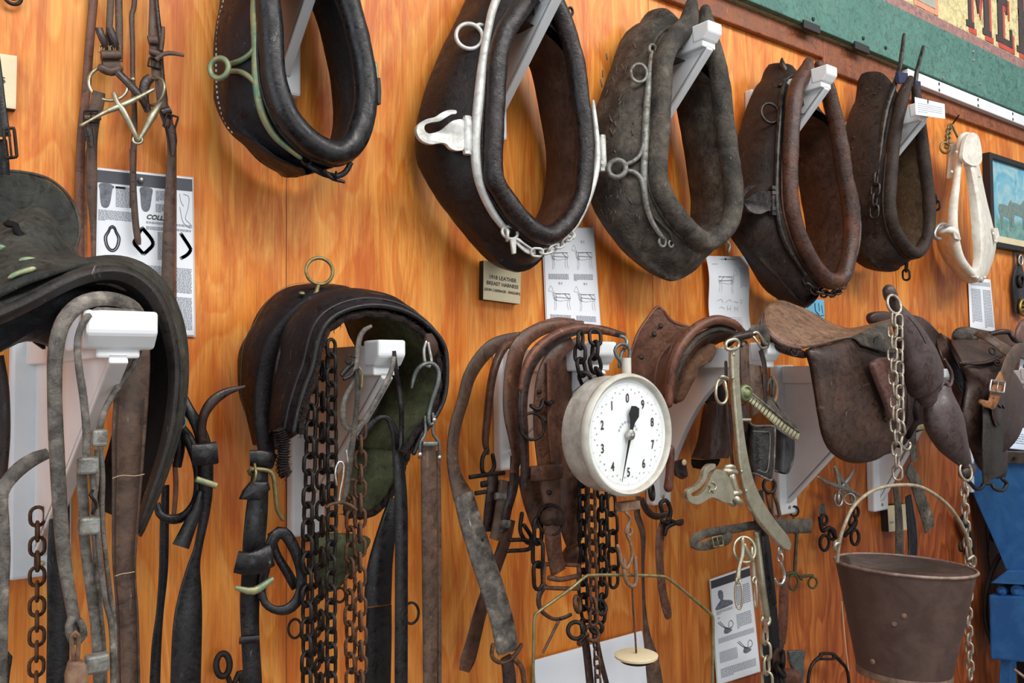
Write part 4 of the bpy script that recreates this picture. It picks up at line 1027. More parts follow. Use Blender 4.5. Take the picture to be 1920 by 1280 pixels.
surf('seat', [
  LZ([(-300,560,.24),(-60,480,.26),(60,420,.27),(150,360,.28),(230,330,.28),(300,340,.28),(360,400,.27),(420,480,.26)]),
  LZ([(-300,700,.30),(-60,560,.32),(60,500,.33),(150,470,.34),(240,470,.34),(330,490,.33),(430,560,.31),(500,640,.29)]),
  LZ([(-300,800,.36),(-60,690,.38),(60,640,.38),(160,620,.385),(260,630,.38),(370,660,.37),(480,690,.35),(580,700,.32)]),
  LZ([(-300,960,.42),(-60,860,.43),(80,790,.435),(200,755,.44),(320,735,.44),(450,715,.43),(560,705,.41),(680,708,.38)]),
  LZ([(-300,1080,.46),(-60,990,.465),(60,930,.47),(190,870,.475),(330,820,.475),(460,775,.47),(600,735,.455),(760,725,.43)])], SAD, t, t=.006)
surf('seat_skirt', [LZ([(40,430,.35),(60,445,.352),(110,455,.355),(125,500,.36),(200,560,.365),(300,640,.37),(400,695,.37),(520,708,.365)]), LZ([(40,442,.345),(58,458,.347),(104,468,.35),(118,514,.355),(195,574,.36),(295,655,.365),(398,708,.365),(520,716,.36)])], SADIN, t, t=.008)
# flap arching to the right, rim and black underside
A0 = [(150,490,.36),(205,486,.33),(250,496,.31),(290,522,.30),(322,566,.30),(343,625,.30),(349,700,.30),(342,780,.30),(322,860,.30),(292,940,.30),(262,1006,.30)]
A1 = [(-80,612,.47),(0,578,.47),(60,552,.472),(110,524,.474),(160,506,.47),(215,500,.465),(262,514,.455),(298,548,.45),(322,604,.445),(334,680,.44),(330,770,.44),(312,850,.44),(284,930,.44),(258,1000,.44)]
A2 = [(-80,634,.465),(0,604,.465),(60,576,.467),(112,548,.467),(160,528,.465),(208,520,.46),(250,534,.45),(282,566,.445),(304,618,.44),(318,690,.435),(314,770,.435),(298,850,.435),(276,920,.435),(256,985,.435)]
n = 24
a0 = spl(world([(-80,560,.40),(0,540,.40),(70,515,.39),(120,498,.38)]+A0), n)[:, :3]; a1 = spl(world(A1), n)[:, :3]; a2 = spl(world(A2), n)[:, :3]
a3 = a2+np.array([-.004, .22, .0])
a3[:, 0] = .225+(a3[:, 0]-.225)*.92
surfw('flap', [a0, (a0+a1)/2+np.array([.006, 0, .008]), a1], SAD, t, t=.005, nu=14, nv=60)
surfw('flap_rim', [a1, (a1+a2)/2+np.array([0, -.008, 0]), a2], leather('dark_rim_leather', S(34, 29, 27), S(74, 64, 56), .5, .5), t, t=.006, nu=8, nv=60)
surfw('underside', [a2, (a2+a3)/2, a3], SADIN, t, t=.004, nu=8, nv=60)
tubew('rim_piping', a1, .0022, GREYL, t, seg=6); tubew('rim_piping', a2, .002, GREYL, t, seg=6)
pad('under_panel', [(-90,560,.30),(0,560,.30),(60,548,.30),(130,530,.30),(230,530,.28),(250,600,.25),(160,670,.25),(60,640,.28),(0,660,.28),(-90,700,.3)], .02, .03, SADV, t)
pad('under_panel', [(60,640,.2),(150,560,.2),(230,560,.2),(285,640,.18),(300,760,.17),(290,860,.17),(262,960,.18),(240,900,.2),(200,700,.2)], .02, .0, SADIN, t)
strap('girth_tab', LZ([(690,850,.40,14),(780,855,.41,16),(860,885,.41,16),(940,915,.40,13)]), None, GREYBR, t, .01)
for pts in ([(-20,600),(10,596),(40,612),(30,628),(0,645),(-20,640)], [(130,705),(150,688),(200,682),(250,690),(262,706),(240,720),(180,730),(140,724)], [(52,830),(80,800),(150,770),(230,750),(258,765),(230,790),(130,820),(70,842)]):
    c_ = .405 if pts[0][1] < 650 else (.422 if pts[0][1] < 750 else .460)
    pad('metal_plate', LZ(pts, c_), .004, .003, BRASSG if pts[0][0] < 100 else VERD if False else BRASSG, t)
strap('side_strap', Z(0,560,1.777,[(-10,190),(8,300),(12,450),(0,600)],.30), 26, DKBROWN, t)
ZZ = lambda pts, d=None: Z(0, 80, 5.12, pts, d)
tt = thing('hanging_strap', 'black strap with iron buckle hanging into view at the top left edge', 'strap', ray(8, 230, .25))
strap('strap_body', ZZ([(-90,-100,.25,22),(-40,300,.25,24),(-5,600,.25,24),(30,800,.25,22),(50,900,.25,22)]), None, BLACKL, tt)
strap('strap_body', ZZ([(10,930,.24,22),(30,1100,.24,22),(40,1270,.235,22)]), None, BLACKL, tt); buckle('buckle', 19, 268, .26, 10, 27, 3, IRON, tt, -.1)

#@@REINS_LEFT
RZ = lambda pts, d=None: Z(0, 560, 1.777, pts, d)
t = thing('rolled_rein', 'thick grey cracked leather rein looped over the big bracket end', 'rein', ray(120, 900, .5))
strap('rein', RZ([(476,60,.50,12),(440,22,.52,20),(380,2,.53,25),(310,2,.54,28),(250,30,.545,30),(205,90,.55,30),(185,180,.55,29),(182,300,.55,27),(185,420,.55,28),(192,560,.55,28),(200,700,.55,27),(212,850,.55,25),(228,960,.55,23),(246,1060,.55,22),(252,1110,.55,20)]), None, GREYL, t, .012)
strap('rein_loop', RZ([(240,1060,.56,14),(228,1100,.565,14),(240,1138,.56,14),(268,1140,.56,14),(280,1105,.56,14),(262,1070,.56,14)]), None, GREYL, t, .006)
tube('shackle', RZ([(245,1200,.555),(238,1130,.565),(250,1110,.57),(262,1130,.565),(258,1200,.555)]), 4, RUSTL, t)
plate('shackle_body', RZ([(225,1195),(275,1195),(285,1250),(280,1330),(215,1330),(212,1250)], .54), .02, RUSTL, t, .004, False)
t = thing('bridle_straps', 'narrow worn straps held by silver metal keepers under the big bracket', 'bridle', ray(180, 1000, .5))
strap('strap_body', RZ([(470,45,.52,8),(420,42,.54,10),(370,40,.55,12),(320,42,.555,14),(280,75,.56,13),(258,140,.56,13),(262,220,.56,14),(278,330,.56,15),(288,440,.56,15),(288,520,.56,15)]), None, GREYL, t, .005)
strap('strap_body', RZ([(470,160,.50,9),(440,230,.50,11),(395,290,.50,12),(350,370,.51,12),(330,440,.51,12)]), None, GREYL, t, .005)
for pts, w, d in (([(272,560),(275,640),(280,700),(282,800),(300,950),(318,1080),(325,1180),(330,1300)], 20, .51), ([(300,520),(312,640),(322,720),(330,850),(350,1000),(372,1100),(378,1300)], 10, .52), ([(335,490),(342,600),(340,720),(352,860),(366,980),(380,1080),(382,1300)], 9, .5), ([(322,500),(322,600),(312,720),(318,880),(330,1000),(345,1160),(348,1300)], 9, .5)):
    strap('strap_body', RZ(pts, d), w, GREYL, t, .006)
for x, y, w_, h in ((330, 463, 30, 32), (291, 555, 40, 32), (296, 755, 40, 33), (322, 1213, 46, 34)):
    c = ray(x/1.777, 560+y/1.777, .525); m_ = mpp(x/1.777, 560+y/1.777, .525)
    box('metal_keeper', (c[0]-w_*m_*.45, c[1]-.008, c[2]-h*m_*.5), (c[0]+w_*m_*.45, c[1]+.008, c[2]+h*m_*.5), SILVERW, t, .003)
tube('hook', RZ([(308,640,.535),(300,655,.54),(312,668,.54),(322,690,.535),(308,712,.535)]), 3, IRON, t)
t = thing('wide_strap', 'wide brown stitched strap hanging below the big bracket end', 'strap', ray(235, 1000, .45))
strap('strap_body', RZ([(452,110,.46,50),(448,200,.46,60),(438,330,.46,65),(430,450,.46,64),(425,590,.455,57),(420,700,.455,52),(415,830,.455,47),(415,920,.455,42),(425,1060,.455,42),(430,1300,.455,42)]), None, STRAPB, t, .005, .01)
PALE = plain('pale_thread', S(170, 150, 120), .8)
for y, x0_, x1_ in ((590, 375, 480), (915, 385, 447)): tube('binding_thread', RZ([(x0_,y+8,.464),(x0_+30,y-2,.466),(x1_-30,y,.466),(x1_,y-6,.464)]), .9, PALE, t)
for xx in (-1, 1): tubew('stitch_line', [ray(*p) for p in RZ([(438+xx*42,330,.466),(430+xx*42,450,.466),(425+xx*38,590,.461),(420+xx*36,700,.461),(415+xx*31,830,.461),(415+xx*30,920,.461),(425+xx*29,1060,.461),(430+xx*29,1300,.461)])], .0009, DKBROWN, t, seg=5)
t = thing('curled_strap', 'grey strap curling out past the left edge in front of the bracket web', 'strap', ray(30, 900, .5))
strap('strap_body', RZ([(158,515,.47,20),(110,535,.48,26),(60,570,.49,28),(22,615,.50,26),(6,660,.5,24),(12,740,.5,22),(16,850,.5,22),(10,1000,.5,22),(4,1300,.5,22)]), None, GREYL, t, .005)
chain('chain', 'rusty chain hanging low at far left beside a dark strap', RZ([(125,700),(124,900),(123,1100),(120,1330)], .12), 35, 24, 4, RUST)
t = thing('hanging_strap', 'broad dark strap low at far left, right of the rusty chain', 'strap', ray(105, 1150, .15))
strap('strap_body', RZ([(200,680,.16,36),(195,860,.16,42),(195,1060,.16,42),(192,1300,.16,42)]), None, BLACKL, t)
t = thing('iron_ring', 'dark iron loop at the bottom left edge', 'ring', ray(22, 1260, .2)); tube('loop', RZ([(20,1300,.3),(28,1230,.3),(34,1195,.3),(22,1180,.3),(8,1190,.3)]), 4, IRON, t)

#@@CRUPPER
t = thing('buckled_strap', 'black looped crupper strap with curled tip, left of the green felt pad', 'strap', ray(350, 1000, .25))
strap('curled_tip', RZ([(815,292,.30,5),(795,298,.30,8),(755,310,.30,15),(710,340,.30,20),(680,385,.30,18),(672,430,.295,17),(676,480,.29,18)]), None, DKBROWN, t, .006)
strap('strap_body', RZ([(600,300,.27,12),(630,370,.28,20),(662,430,.285,24),(682,500,.285,28),(688,600,.28,26),(684,700,.275,20),(662,820,.27,16),(645,890,.265,24),(634,980,.26,42),(625,1090,.26,54),(618,1300,.26,56)]), None, BLACKL, t, .006)
strap('loop', RZ([(604,430,.25,18),(630,470,.26,22),(655,540,.27,20),(662,600,.27,18),(655,670,.27,18),(620,720,.27,18),(575,735,.265,18),(535,720,.26,16),(522,680,.255,12)]), None, BLACKL, t, .007)
strap('loop', RZ([(600,330,.24,12),(606,400,.245,16),(600,500,.245,18),(590,560,.24,16)]), None, BLACKL, t, .007)
strap('tail', RZ([(668,640,.285,14),(655,700,.285,20),(630,760,.285,26),(602,825,.285,32)]), None, BLACKL, t, .005)
strap('keeper', RZ([(640,520,.30,42),(684,518,.305,42),(722,512,.30,42)]), None, BLACKL, t, .006)
strap('buckle_bar', RZ([(652,600,.305,12),(720,622,.305,12)]), None, BRASSG, t, .008)
tube('wire_hook', RZ([(604,350,.27),(612,380,.275),(620,410,.28),(610,430,.28),(604,420,.275)]), 2.2, BRASSG, t)
strap('thin_strap', RZ([(552,620,.12,14),(548,740,.12,17),(545,900,.12,17),(533,1040,.12,14),(522,1150,.12,18),(515,1300,.12,20)]), None, BLACKL, t)
strap('red_strap', RZ([(582,540,.14,9),(586,620,.14,10),(582,690,.14,9),(576,750,.14,8)]), None, REDBR, t)
t = thing('iron_shackle', 'dark iron shackle on the wall at the bottom, left of the long buckled strap', 'shackle', ray(425, 1275, .02))
ring('ring', 418, 1246, .03, 20, 6, IRON, t, (-.2, -.9, .3), .6); tube('hook', RZ([(760,1262,.03),(775,1290,.03),(800,1240,.03),(805,1300,.03)]), 5, IRON, t)

#@@FELTPAD
# ================================================================ black harness pad with green felt on the second lower bracket
AZ = lambda pts, d=None: Z(440, 500, 3.555, pts, d)
BZ = lambda pts, d=None: Z(380, 460, 1.56, pts, d)
PADL = leather('black_purple_pad_leather', S(30, 27, 30), S(60, 50, 50), .5, .45, 9, .002, spec=.14)
PALED = plain('old_thread', S(104, 92, 78), .8)
t = thing('harness_pad', 'black harness pad lined with green-stained felt and bristle, a tall ring on top', 'harness pad', ray(640, 830, .2))
cxp = .70
fr = AZ([(392,1100),(420,960),(470,800),(515,680),(540,560),(580,430),(650,345),(760,290),(900,265),(1050,280),(1180,330),(1300,420),(1378,520),(1402,640),(1390,850),(1325,1000),(1235,1120),(1180,1240)], .355)
bk = AZ([(150,1190),(90,1000),(40,850),(30,650),(50,530),(110,430),(150,330),(235,222),(330,170),(440,162),(560,160),(720,165)], .07)
Fw = spl(world(fr), 40)[:, :3]; Bw = spl(world(bk), 25)[:, :3]
# mirror the hidden far half of the back edge about the middle of the arch
mx = (Fw[:, 0].max()+Fw[:, 0].min())/2
top = Bw[-1]; rest = Bw[::-1].copy(); rest = rest[rest[:, 0] < mx-.02]; rest[:, 0] = 2*mx-rest[:, 0]+.0
Bw = spl(np.vstack([Bw[Bw[:, 0] < mx+.05], rest]), 40)[:, :3]
def arch(f, bulge=0.):
    q = Bw*(1-f)+Fw*f; c = np.array([mx, 0, Fw[:, 2].min()]); v = q-c; v[:, 1] = 0; v /= np.linalg.norm(v, axis=1)[:, None]+1e-9
    return q+v*bulge
lumpy(surfw('pad_cover', [arch(0), arch(.12, .012), arch(.3, .018), arch(.42, .014), arch(.5, -.002), arch(.6, .012), arch(.75, .022), arch(.9, .016), arch(1.0, .0)], PADL, t, t=.006, nu=40, nv=90), .003, .05)
tubew('front_piping', arch(1.0, .002)+np.array([0, -.004, 0]), .0042, BLACKL, t, seg=10); tubew('front_piping', arch(.95, .012), .003, BLACKL, t, seg=8)
fring = arch(.98, -.012)
def fringe(name, W, r, mat, parent, n=260, sp=.010):
    V = []; F = []
    A = spl(W, n)[:, :3]
    core = sweep(None, spl(W, 60)[:, :3], lambda i: [(r*cos(a)*(1+.35*sin(i*2.1)), r*sin(a)*(1+.3*sin(i*1.7+a))) for a in np.linspace(0, 2*pi, 8, endpoint=False)], None, None)
    parts = [core]
    for p in A:
        for k in range(3):
            d = rng.normal(size=3); d /= np.linalg.norm(d); L = rng.uniform(.4, 1.3)*sp; X = np.cross(d, [0.3, 1, .2]); X /= np.linalg.norm(X); X *= .0007
            b0 = p+rng.normal(size=3)*r*.5; parts.append(([b0-X, b0+X, b0+d*L+rng.normal(size=3)*.001], [(0, 1, 2)]))
    return ptag(mk(name, *join(parts), mat, parent, False), kind='stuff')
fringe('bristle_stuffing', fring, .006, BRISTLE, t)
inn = [arch(.98, -.008), arch(.7, -.016), arch(.35, -.02), arch(.05, -.008)]
surfw('felt_lining', inn, FELT, t, t=.003, nu=20, nv=90)
lumpy(pad('felt_flap', AZ([(1100,520),(1200,480),(1290,560),(1330,700),(1320,860),(1260,1000),(1190,1130),(1130,1300),(1050,1500),(960,1640),(820,1680),(720,1620),(760,1400),(800,1200),(880,900),(960,700)], .17), .008, .02, FELT, t), .008, .04)
fw = [ray(*p) for p in AZ([(1330,620,.2),(1335,760,.2),(1320,880,.2),(1262,1010,.2),(1195,1140,.2),(1135,1300,.2),(1060,1480,.19),(970,1600,.19),(840,1660,.19),(730,1640,.19)])]
fringe('bristle_edge', fw, .006, BRISTLE, t, 160)
fringe('bristle_edge', [ray(*p) for p in AZ([(300,1080,.34),(322,1150,.34),(325,1230,.34),(320,1330,.34),(345,1390,.34)])], .009, BRISTLE, t, 70)
fringe('bristle_edge', [ray(*p) for p in AZ([(560,560,.35),(520,690,.35),(470,830,.35),(420,990,.352),(385,1120,.352)])], .004, BRISTLE, t, 60, .007)
fringe('frayed_edge', [ray(*p) for p in AZ([(45,850,.09),(80,990,.09),(120,1110,.09),(150,1180,.09)])], .002, THREAD, t, 30, .006)
pad('lower_felt', BZ([(330,850),(480,850),(470,900),(430,960),(395,1000),(360,1010),(330,950)], .16), .01, .01, FELT, t)
strap('back_band', AZ([(640,182,.235,16),(560,200,.235,18),(450,262,.235,22),(350,370,.235,27),(270,480,.235,30),(225,600,.235,32),(200,720,.235,33),(190,860,.24,34),(188,1000,.25,34),(205,1140,.27,34),(215,1290,.3,30)]), None, PADL, t, .008)
tubew('band_edge', [ray(*p) for p in AZ([(690,190,.24),(600,205,.25),(500,270,.25),(400,380,.255),(330,500,.26),(290,620,.265),(272,760,.27),(268,900,.28),(270,1050,.29),(272,1200,.3)])], .0035, BLACKL, t)
tubew('stitch_line', [arch(.14, .019)[i] for i in range(2, 22)], .0005, PALED, t, seg=5)
tubew('stitch_line', [arch(.83, .022)[i] for i in range(1, 22)], .0006, PALED, t, seg=5)
tubew('stitch_line', [arch(.88, .020)[i] for i in range(1, 22)], .0005, PALED, t, seg=5)
ring('terret_ring', 599, 508, .20, 25, 3.4, BRONZE, t, (-.2, -.97, .05))
tube('terret_stem', [(597,533,.20,4),(595,542,.2,3.5),(592,552,.2,6)], 4, BRONZE, t)
for x, y in ((637, 557), (654, 552), (680, 551), (566, 550)): dome('brass_stud', x, y, .2, 6, 4, BRASS, t, (0, -.3, 1))
# buckle, wire loop and hanging strap on the near side
tb = thing('buckled_strap', 'long black strap with brass wire buckle and rolled loop hanging from the felt pad', 'strap', ray(470, 1100, .3))
strap('end_flap', BZ([(138,622,.33,30),(175,622,.335,32),(208,632,.33,30)]), None, BLACKL, tb, .006)
tube('wire_buckle', BZ([(140,668,.335),(138,655,.34),(180,656,.345),(204,668,.345),(212,710,.345),(218,770,.34),(234,800,.335)]), 4.2, BRONZE, tb); tube('buckle_tongue', BZ([(152,640,.34),(156,670,.35),(150,690,.345)]), 2.6, BRONZE, tb)
pad('leather_tab', BZ([(140,688),(190,690),(196,712),(165,745),(106,742),(118,715)], .335), .008, .004, BLACKL, tb, curve=False)
strap('strap_body', BZ([(170,640,.32,28),(160,760,.32,40),(152,850,.32,42),(145,950,.31,38),(138,1050,.3,36),(140,1150,.3,34),(148,1300,.3,34)]), None, BLACKL, tb, .006)
strap('strap_loop', BZ([(170,1030,.31,12),(182,950,.315,18),(205,860,.32,22),(235,840,.32,24),(265,880,.32,22),(288,950,.32,20),(285,1020,.32,20),(255,1060,.32,20),(215,1066,.32,16),(182,1045,.315,14),(172,1000,.31,12)]), None, BLACKL, tb, .008)
strap('strap_loop', BZ([(200,840,.30,14),(215,900,.3,16),(250,960,.3,18),(272,1000,.3,18)]), None, BLACKL, tb, .006)
strap('keeper', BZ([(98,925,.335,42),(145,930,.345,44),(200,905,.335,42)]), None, BLACKL, tb, .007)
strap('buckle_bar', BZ([(97,1000,.335,8),(150,1010,.345,14),(203,975,.335,8)]), None, BRASSG, tb, .008)
strap('keeper', BZ([(108,1155,.31,14),(165,1150,.31,14)]), None, BLACKL, tb, .004)
# chains over the bracket arm
CG = 'black chains hanging through the felt pad'
chain('chain', 'black chain nearest the pad edge, leftmost of the bundle under the felt pad', BZ([(325,330),(320,420),(314,600),(308,800),(306,1000),(304,1320)], .33), 38, 24, 4.3, IRON, CG, .3)
chain('chain', 'black chain hanging second from the left under the felt pad', BZ([(352,300),(351,420),(350,600),(350,800),(347,1000),(345,1320)], .31), 36, 22, 4, IRON, CG, .7)
chain('chain', 'dark brown chain in front of the white post under the felt pad', BZ([(376,280),(377,420),(378,600),(378,800),(375,1000),(378,1320)], .345), 34, 21, 4, IRON, CG, .2)
chain('chain', 'rusty brown chain under the steel hooks of the felt pad', BZ([(436,690),(434,800),(432,950),(430,1100),(436,1320)], .30), 36, 21, 3.8, RUST, CG, .4)
chain('chain', 'rusty brown chain beside the broad black strap, rightmost under the felt pad', BZ([(462,520),(461,650),(460,800),(460,950),(462,1100),(464,1320)], .31), 34, 20, 3.8, RUST, CG, .8)
chain('chain', 'thin dark chain low behind the black strap bundle', BZ([(330,800),(328,900),(326,1000),(324,1320)], .26), 38, 24, 4, IRON, CG, .6)
# snaffle straps over the bracket end
tb = thing('small_bridle', 'narrow greyish bridle straps with steel wire hooks on the bracket end inside the felt pad', 'bridle', ray(660, 800, .38))
strap('head_strap', AZ([(910,395,.375,6),(860,425,.38,9),(832,480,.385,10),(822,560,.385,10),(812,640,.385,9),(800,700,.385,8)]), None, GREYL, tb)
strap('head_strap', AZ([(820,690,.38,8),(790,780,.38,9),(748,850,.38,10),(722,950,.38,11),(728,1040,.38,11),(770,1082,.38,11),(820,1082,.38,11),(880,1000,.38,10),(940,900,.38,10),(1000,790,.37,10),(1045,690,.37,9),(1062,600,.365,8)]), None, GREYL, tb)
strap('cheek_strap', AZ([(815,680,.39,7),(820,800,.39,9),(815,920,.39,9),(800,1060,.39,10),(785,1180,.39,11),(765,1330,.39,12),(745,1480,.39,10),(725,1560,.39,8)]), None, GREYBR, tb)
buckle('buckle', 440+780/3.555, 500+625/3.555, .385, 9, 8, 2, IRON, tb, .4)
strap('strap_tip', AZ([(710,725,.385,8),(740,690,.385,9),(790,640,.385,9)]), None, BLACKL, tb, .005); strap('strap_tip', AZ([(725,750,.385,6),(770,730,.385,7),(800,700,.385,7)]), None, BLACKL, tb)
tube('wire_hook', AZ([(830,670,.395),(845,690,.395),(850,750,.395),(845,805,.395)]), 2, GREYL if False else BRONZE, tb)
tube('wire_hook', BZ([(392,700,.39),(388,660,.39),(398,632,.39),(412,640,.39),(410,680,.39),(402,720,.39),(398,760,.39)]), 2.2, STEEL, tb); tube('wire_hook', BZ([(420,600,.39),(426,650,.39),(420,700,.39),(408,750,.39)]), 2, STEEL, tb)
tube('toggle_bar', BZ([(362,765,.39),(380,755,.39),(405,752,.395),(430,758,.39),(448,772,.39)]), 3, RUST, tb)
strap('loose_strap', AZ([(1062,560,.36,7),(1075,680,.36,8),(1095,800,.35,9),(1110,930,.35,9),(1112,1080,.34,9),(1110,1220,.34,9)]), None, BLACKL, tb)
tb = thing('hanging_strap', 'long black strap arching over inside the felt pad and hanging to the bottom edge', 'strap', ray(745, 1280, .3))
strap('strap_body', AZ([(820,1200,.30,16),(870,1100,.31,16),(930,1030,.315,12),(985,1000,.32,9),(1030,1020,.32,12),(1065,1100,.32,16),(1085,1200,.32,19),(1095,1340,.32,22),(1110,1600,.32,24),(1112,2000,.32,24),(1110,2900,.32,24)]), None, BLACKL, tb, .005)
for y in (770, 870): dome('punch_hole', 380+572/1.56, 460+y/1.56, .326, 2.2, .4, DARK, tb)
tb = thing('hanging_strap', 'broad doubled black strap end low in the felt pad', 'strap', ray(707, 1280, .25))
strap('strap_body', BZ([(560,740,.25,20),(540,830,.26,34),(520,930,.265,46),(514,1000,.265,50),(512,1052,.265,50)]), None, BLACKL, tb, .008)
strap('strap_body', BZ([(516,1055,.25,46),(515,1150,.25,48),(512,1300,.25,48)]), None, BLACKL, tb, .006)
# hook and snap strap on the far side
tb = thing('snap_strap', 'brown strap with steel snap on a grey S hook, right of the felt pad', 'strap', ray(805, 1280, .3))
strap('leather_tab', AZ([(1290,450,.36,14),(1305,500,.365,24),(1320,550,.365,22),(1312,590,.36,12)]), None, LINING, tb, .008)
tube('link', AZ([(1275,500,.37),(1262,560,.37),(1270,640,.37),(1295,670,.37),(1312,630,.37),(1300,560,.37),(1290,510,.37)]), 3, STEEL, tb)
STG = metal('grey_worn_steel', S(126, 130, 126), S(84, 88, 86), .4, .8)
tube('s_hook', AZ([(1180,805,.37),(1192,750,.37),(1215,690,.375),(1260,650,.38),(1320,645,.38),(1358,690,.38),(1358,760,.38),(1330,850,.375),(1305,930,.37),(1292,1000,.37),(1300,1050,.37),(1325,1040,.37),(1320,980,.37)]), [2.5,3.5,4,4,4,4,4.5,4.5,4,4,3.5,3,3], STG, tb)
tube('snap_frame', AZ([(1270,1000,.365),(1270,1110,.365),(1240,1170,.365),(1232,1270,.36)]), 3, STG, tb); tube('snap_frame', AZ([(1330,1000,.365),(1322,1110,.365),(1360,1170,.365),(1366,1280,.36)]), 3, STG, tb)
strap('snap_bar', AZ([(1250,1180,.37,10),(1345,1180,.37,10)]), None, STG, tb, .008)
for x, y in ((1330, 1020), (1365, 1270), (1235, 1250)): dome('rivet', 440+x/3.555, 500+y/3.555, .372, 4.5, 3, STEEL, tb)
strap('strap_body', BZ([(660,585,.36,28),(662,700,.355,30),(664,900,.35,29),(665,1100,.34,27),(665,1320,.34,25)]), None, STRAPB, tb, .006)
strap('strap_body', BZ([(688,600,.34,8),(690,800,.335,9),(691,1000,.33,8),(692,1320,.33,8)]), None, STRAPB, tb, .006)
for x, y, r, a in ((771, 1149, 19, .75), (553, 1178, 17, .7), (637, 1115, 13, .8)):
    o = ring('wall_ring', x, y, .04, r, 2.5, IRON, None, (-.3, -.9, .1), a); ptag(o, 'iron ring hanging on the wall '+{771: 'between the black strap and the snap strap', 553: 'behind the rolled strap loop', 637: 'behind the rusty chains'}[x], 'ring', 'iron rings behind the felt pad')

#@@HARNESS3
# ================================================================ brown harness bundle on the third lower bracket
HZ = lambda pts, d=None: Z(820, 580, 1.829, pts, d)
t = thing('harness_bundle', 'brown leather harness straps bundled over the bracket left of the dial scale', 'harness', ray(1020, 900, .2))
strap('strap_body', HZ([(330,92,.13,18),(270,98,.14,22),(200,120,.15,26),(150,165,.15,26),(110,230,.15,24),(88,310,.15,22),(62,400,.15,22),(52,490,.155,22),(62,570,.16,26),(88,640,.17,38)]), None, STRAPB, t, .005)
strap('strap_end', HZ([(88,632,.172,38),(115,730,.18,42),(150,840,.19,44),(190,960,.2,44),(220,1060,.21,43),(238,1150,.215,42),(240,1175,.215,34)]), None, GREYL, t, .008)['label'] = 'grey cracked strap end with rivets'
for x, y in ((155, 790), (210, 1095), (236, 1080)): dome('rivet', 820+x/1.829, 580+y/1.829, .205, 3, 2, VG if False else IRON, t)
tube('shackle', HZ([(190,1150,.21),(188,1190,.215),(215,1210,.22),(245,1200,.22),(270,1180,.22),(288,1150,.215)]), 4, RUST, t)
strap('shackle_strap', HZ([(235,1190,.22,20),(245,1240,.22,24),(250,1300,.22,24)]), None, DKBROWN, t, .008); tube('shackle', HZ([(265,1200,.22),(290,1230,.22),(300,1300,.22)]), 5, RUST, t)
tube('round_strap', HZ([(280,100,.16),(230,130,.17),(200,190,.18),(182,270,.18),(172,370,.18),(165,450,.18),(172,490,.18)]), [8,8,8,8,8,7,5], BROWN, t)
tube('link', HZ([(170,480,.185),(155,510,.185),(155,555,.185),(175,565,.185),(195,540,.185),(190,500,.185)]), 4, IRON, t)
for k, pts in enumerate(([(110,575),(160,568),(230,560)], [(130,630),(180,625),(240,640)], [(150,600),(190,595),(215,600)])): strap('buckle_bar', HZ(pts, .19), 8+4*(k == 2), IRON, t, .006)
strap('billet', HZ([(190,570,.19,20),(190,640,.19,26),(180,700,.185,22),(172,760,.18,16)]), None, DKBROWN, t, .006)
strap('billet', HZ([(240,590,.2,30),(232,650,.205,32),(220,720,.2,30),(200,790,.2,24)]), None, STRAPB, t, .012)
strap('billet', HZ([(265,500,.21,16),(262,600,.21,18),(240,690,.21,16),(228,760,.205,16)]), None, DKBROWN, t, .006)
strap('keeper', HZ([(198,640,.21,14),(235,640,.215,14)]), None, GREYL, t, .008); strap('keeper', HZ([(220,735,.21,16),(248,735,.21,16)]), None, GREYL, t, .008)
strap('diagonal_strap', HZ([(250,720,.12,20),(230,800,.12,22),(195,900,.12,22),(150,1030,.12,24),(122,1140,.12,26),(105,1200,.12,28),(92,1240,.12,20)]), None, BROWN, t)
# three straps spreading from the arm
strap('broad_strap', HZ([(500,52,.24,14),(420,52,.25,20),(340,75,.26,26),(285,120,.27,30),(262,190,.27,30),(252,280,.27,29),(252,360,.27,27),(262,430,.27,22),(272,500,.265,18),(262,560,.26,16)]), None, BROWN, t, .006)
strap('broad_strap', HZ([(470,46,.20,16),(400,45,.21,18),(320,80,.22,20),(270,150,.22,20),(245,230,.22,16)]), None, REDBR, t, .006)
strap('stitched_strap', HZ([(640,90,.28,10),(560,70,.285,16),(470,72,.29,20),(390,110,.295,22),(330,170,.3,22),(302,240,.3,20),(292,330,.3,18),(296,430,.295,18),(300,520,.29,16),(300,605,.285,16)]), None, DKBROWN, t, .010)
tube('round_strap', HZ([(600,80,.29),(520,62,.30),(430,75,.305),(350,125,.31),(305,190,.31),(285,270,.31)]), [6,7,8,8,7,5], REDBR, t)
strap('centre_panel', HZ([(460,110,.27,24),(410,150,.275,30),(378,220,.28,36),(368,300,.28,40),(368,400,.28,42),(378,500,.28,42),(388,600,.28,38),(395,680,.28,32)]), None, BROWN, t, .008, .01)
strap('centre_overlay', HZ([(382,170,.292,8),(384,300,.292,8),(386,420,.292,8),(398,520,.292,8)]), None, REDBR, t, .004)
for x, y in ((350, 282), (385, 628), (370, 380)): dome('rivet', 820+x/1.829, 580+y/1.829, .29, 5, 3, IRON, t)
strap('keeper', HZ([(318,562,.292,28),(372,560,.298,30),(425,553,.292,28)]), None, BROWN, t, .008)
strap('side_panel', HZ([(500,110,.24,26),(440,160,.245,36),(420,250,.25,44),(425,350,.25,48),(435,450,.25,50),(445,550,.25,50),(452,650,.25,48),(462,740,.245,42),(470,800,.24,30)]), None, BROWN, t, .008)
strap('back_panel', HZ([(310,560,.2,40),(330,650,.2,40),(355,740,.2,34)]), None, BROWN, t, .008)
ring('large_ring', 998, 799, .305, 25, 3, IRON, t, (-.2, -.97, .1)); tube('ring_eye', HZ([(322,330,.30),(345,345,.31),(358,330,.31),(362,310,.305),(380,325,.305),(395,315,.30)]), 4, IRON, t)
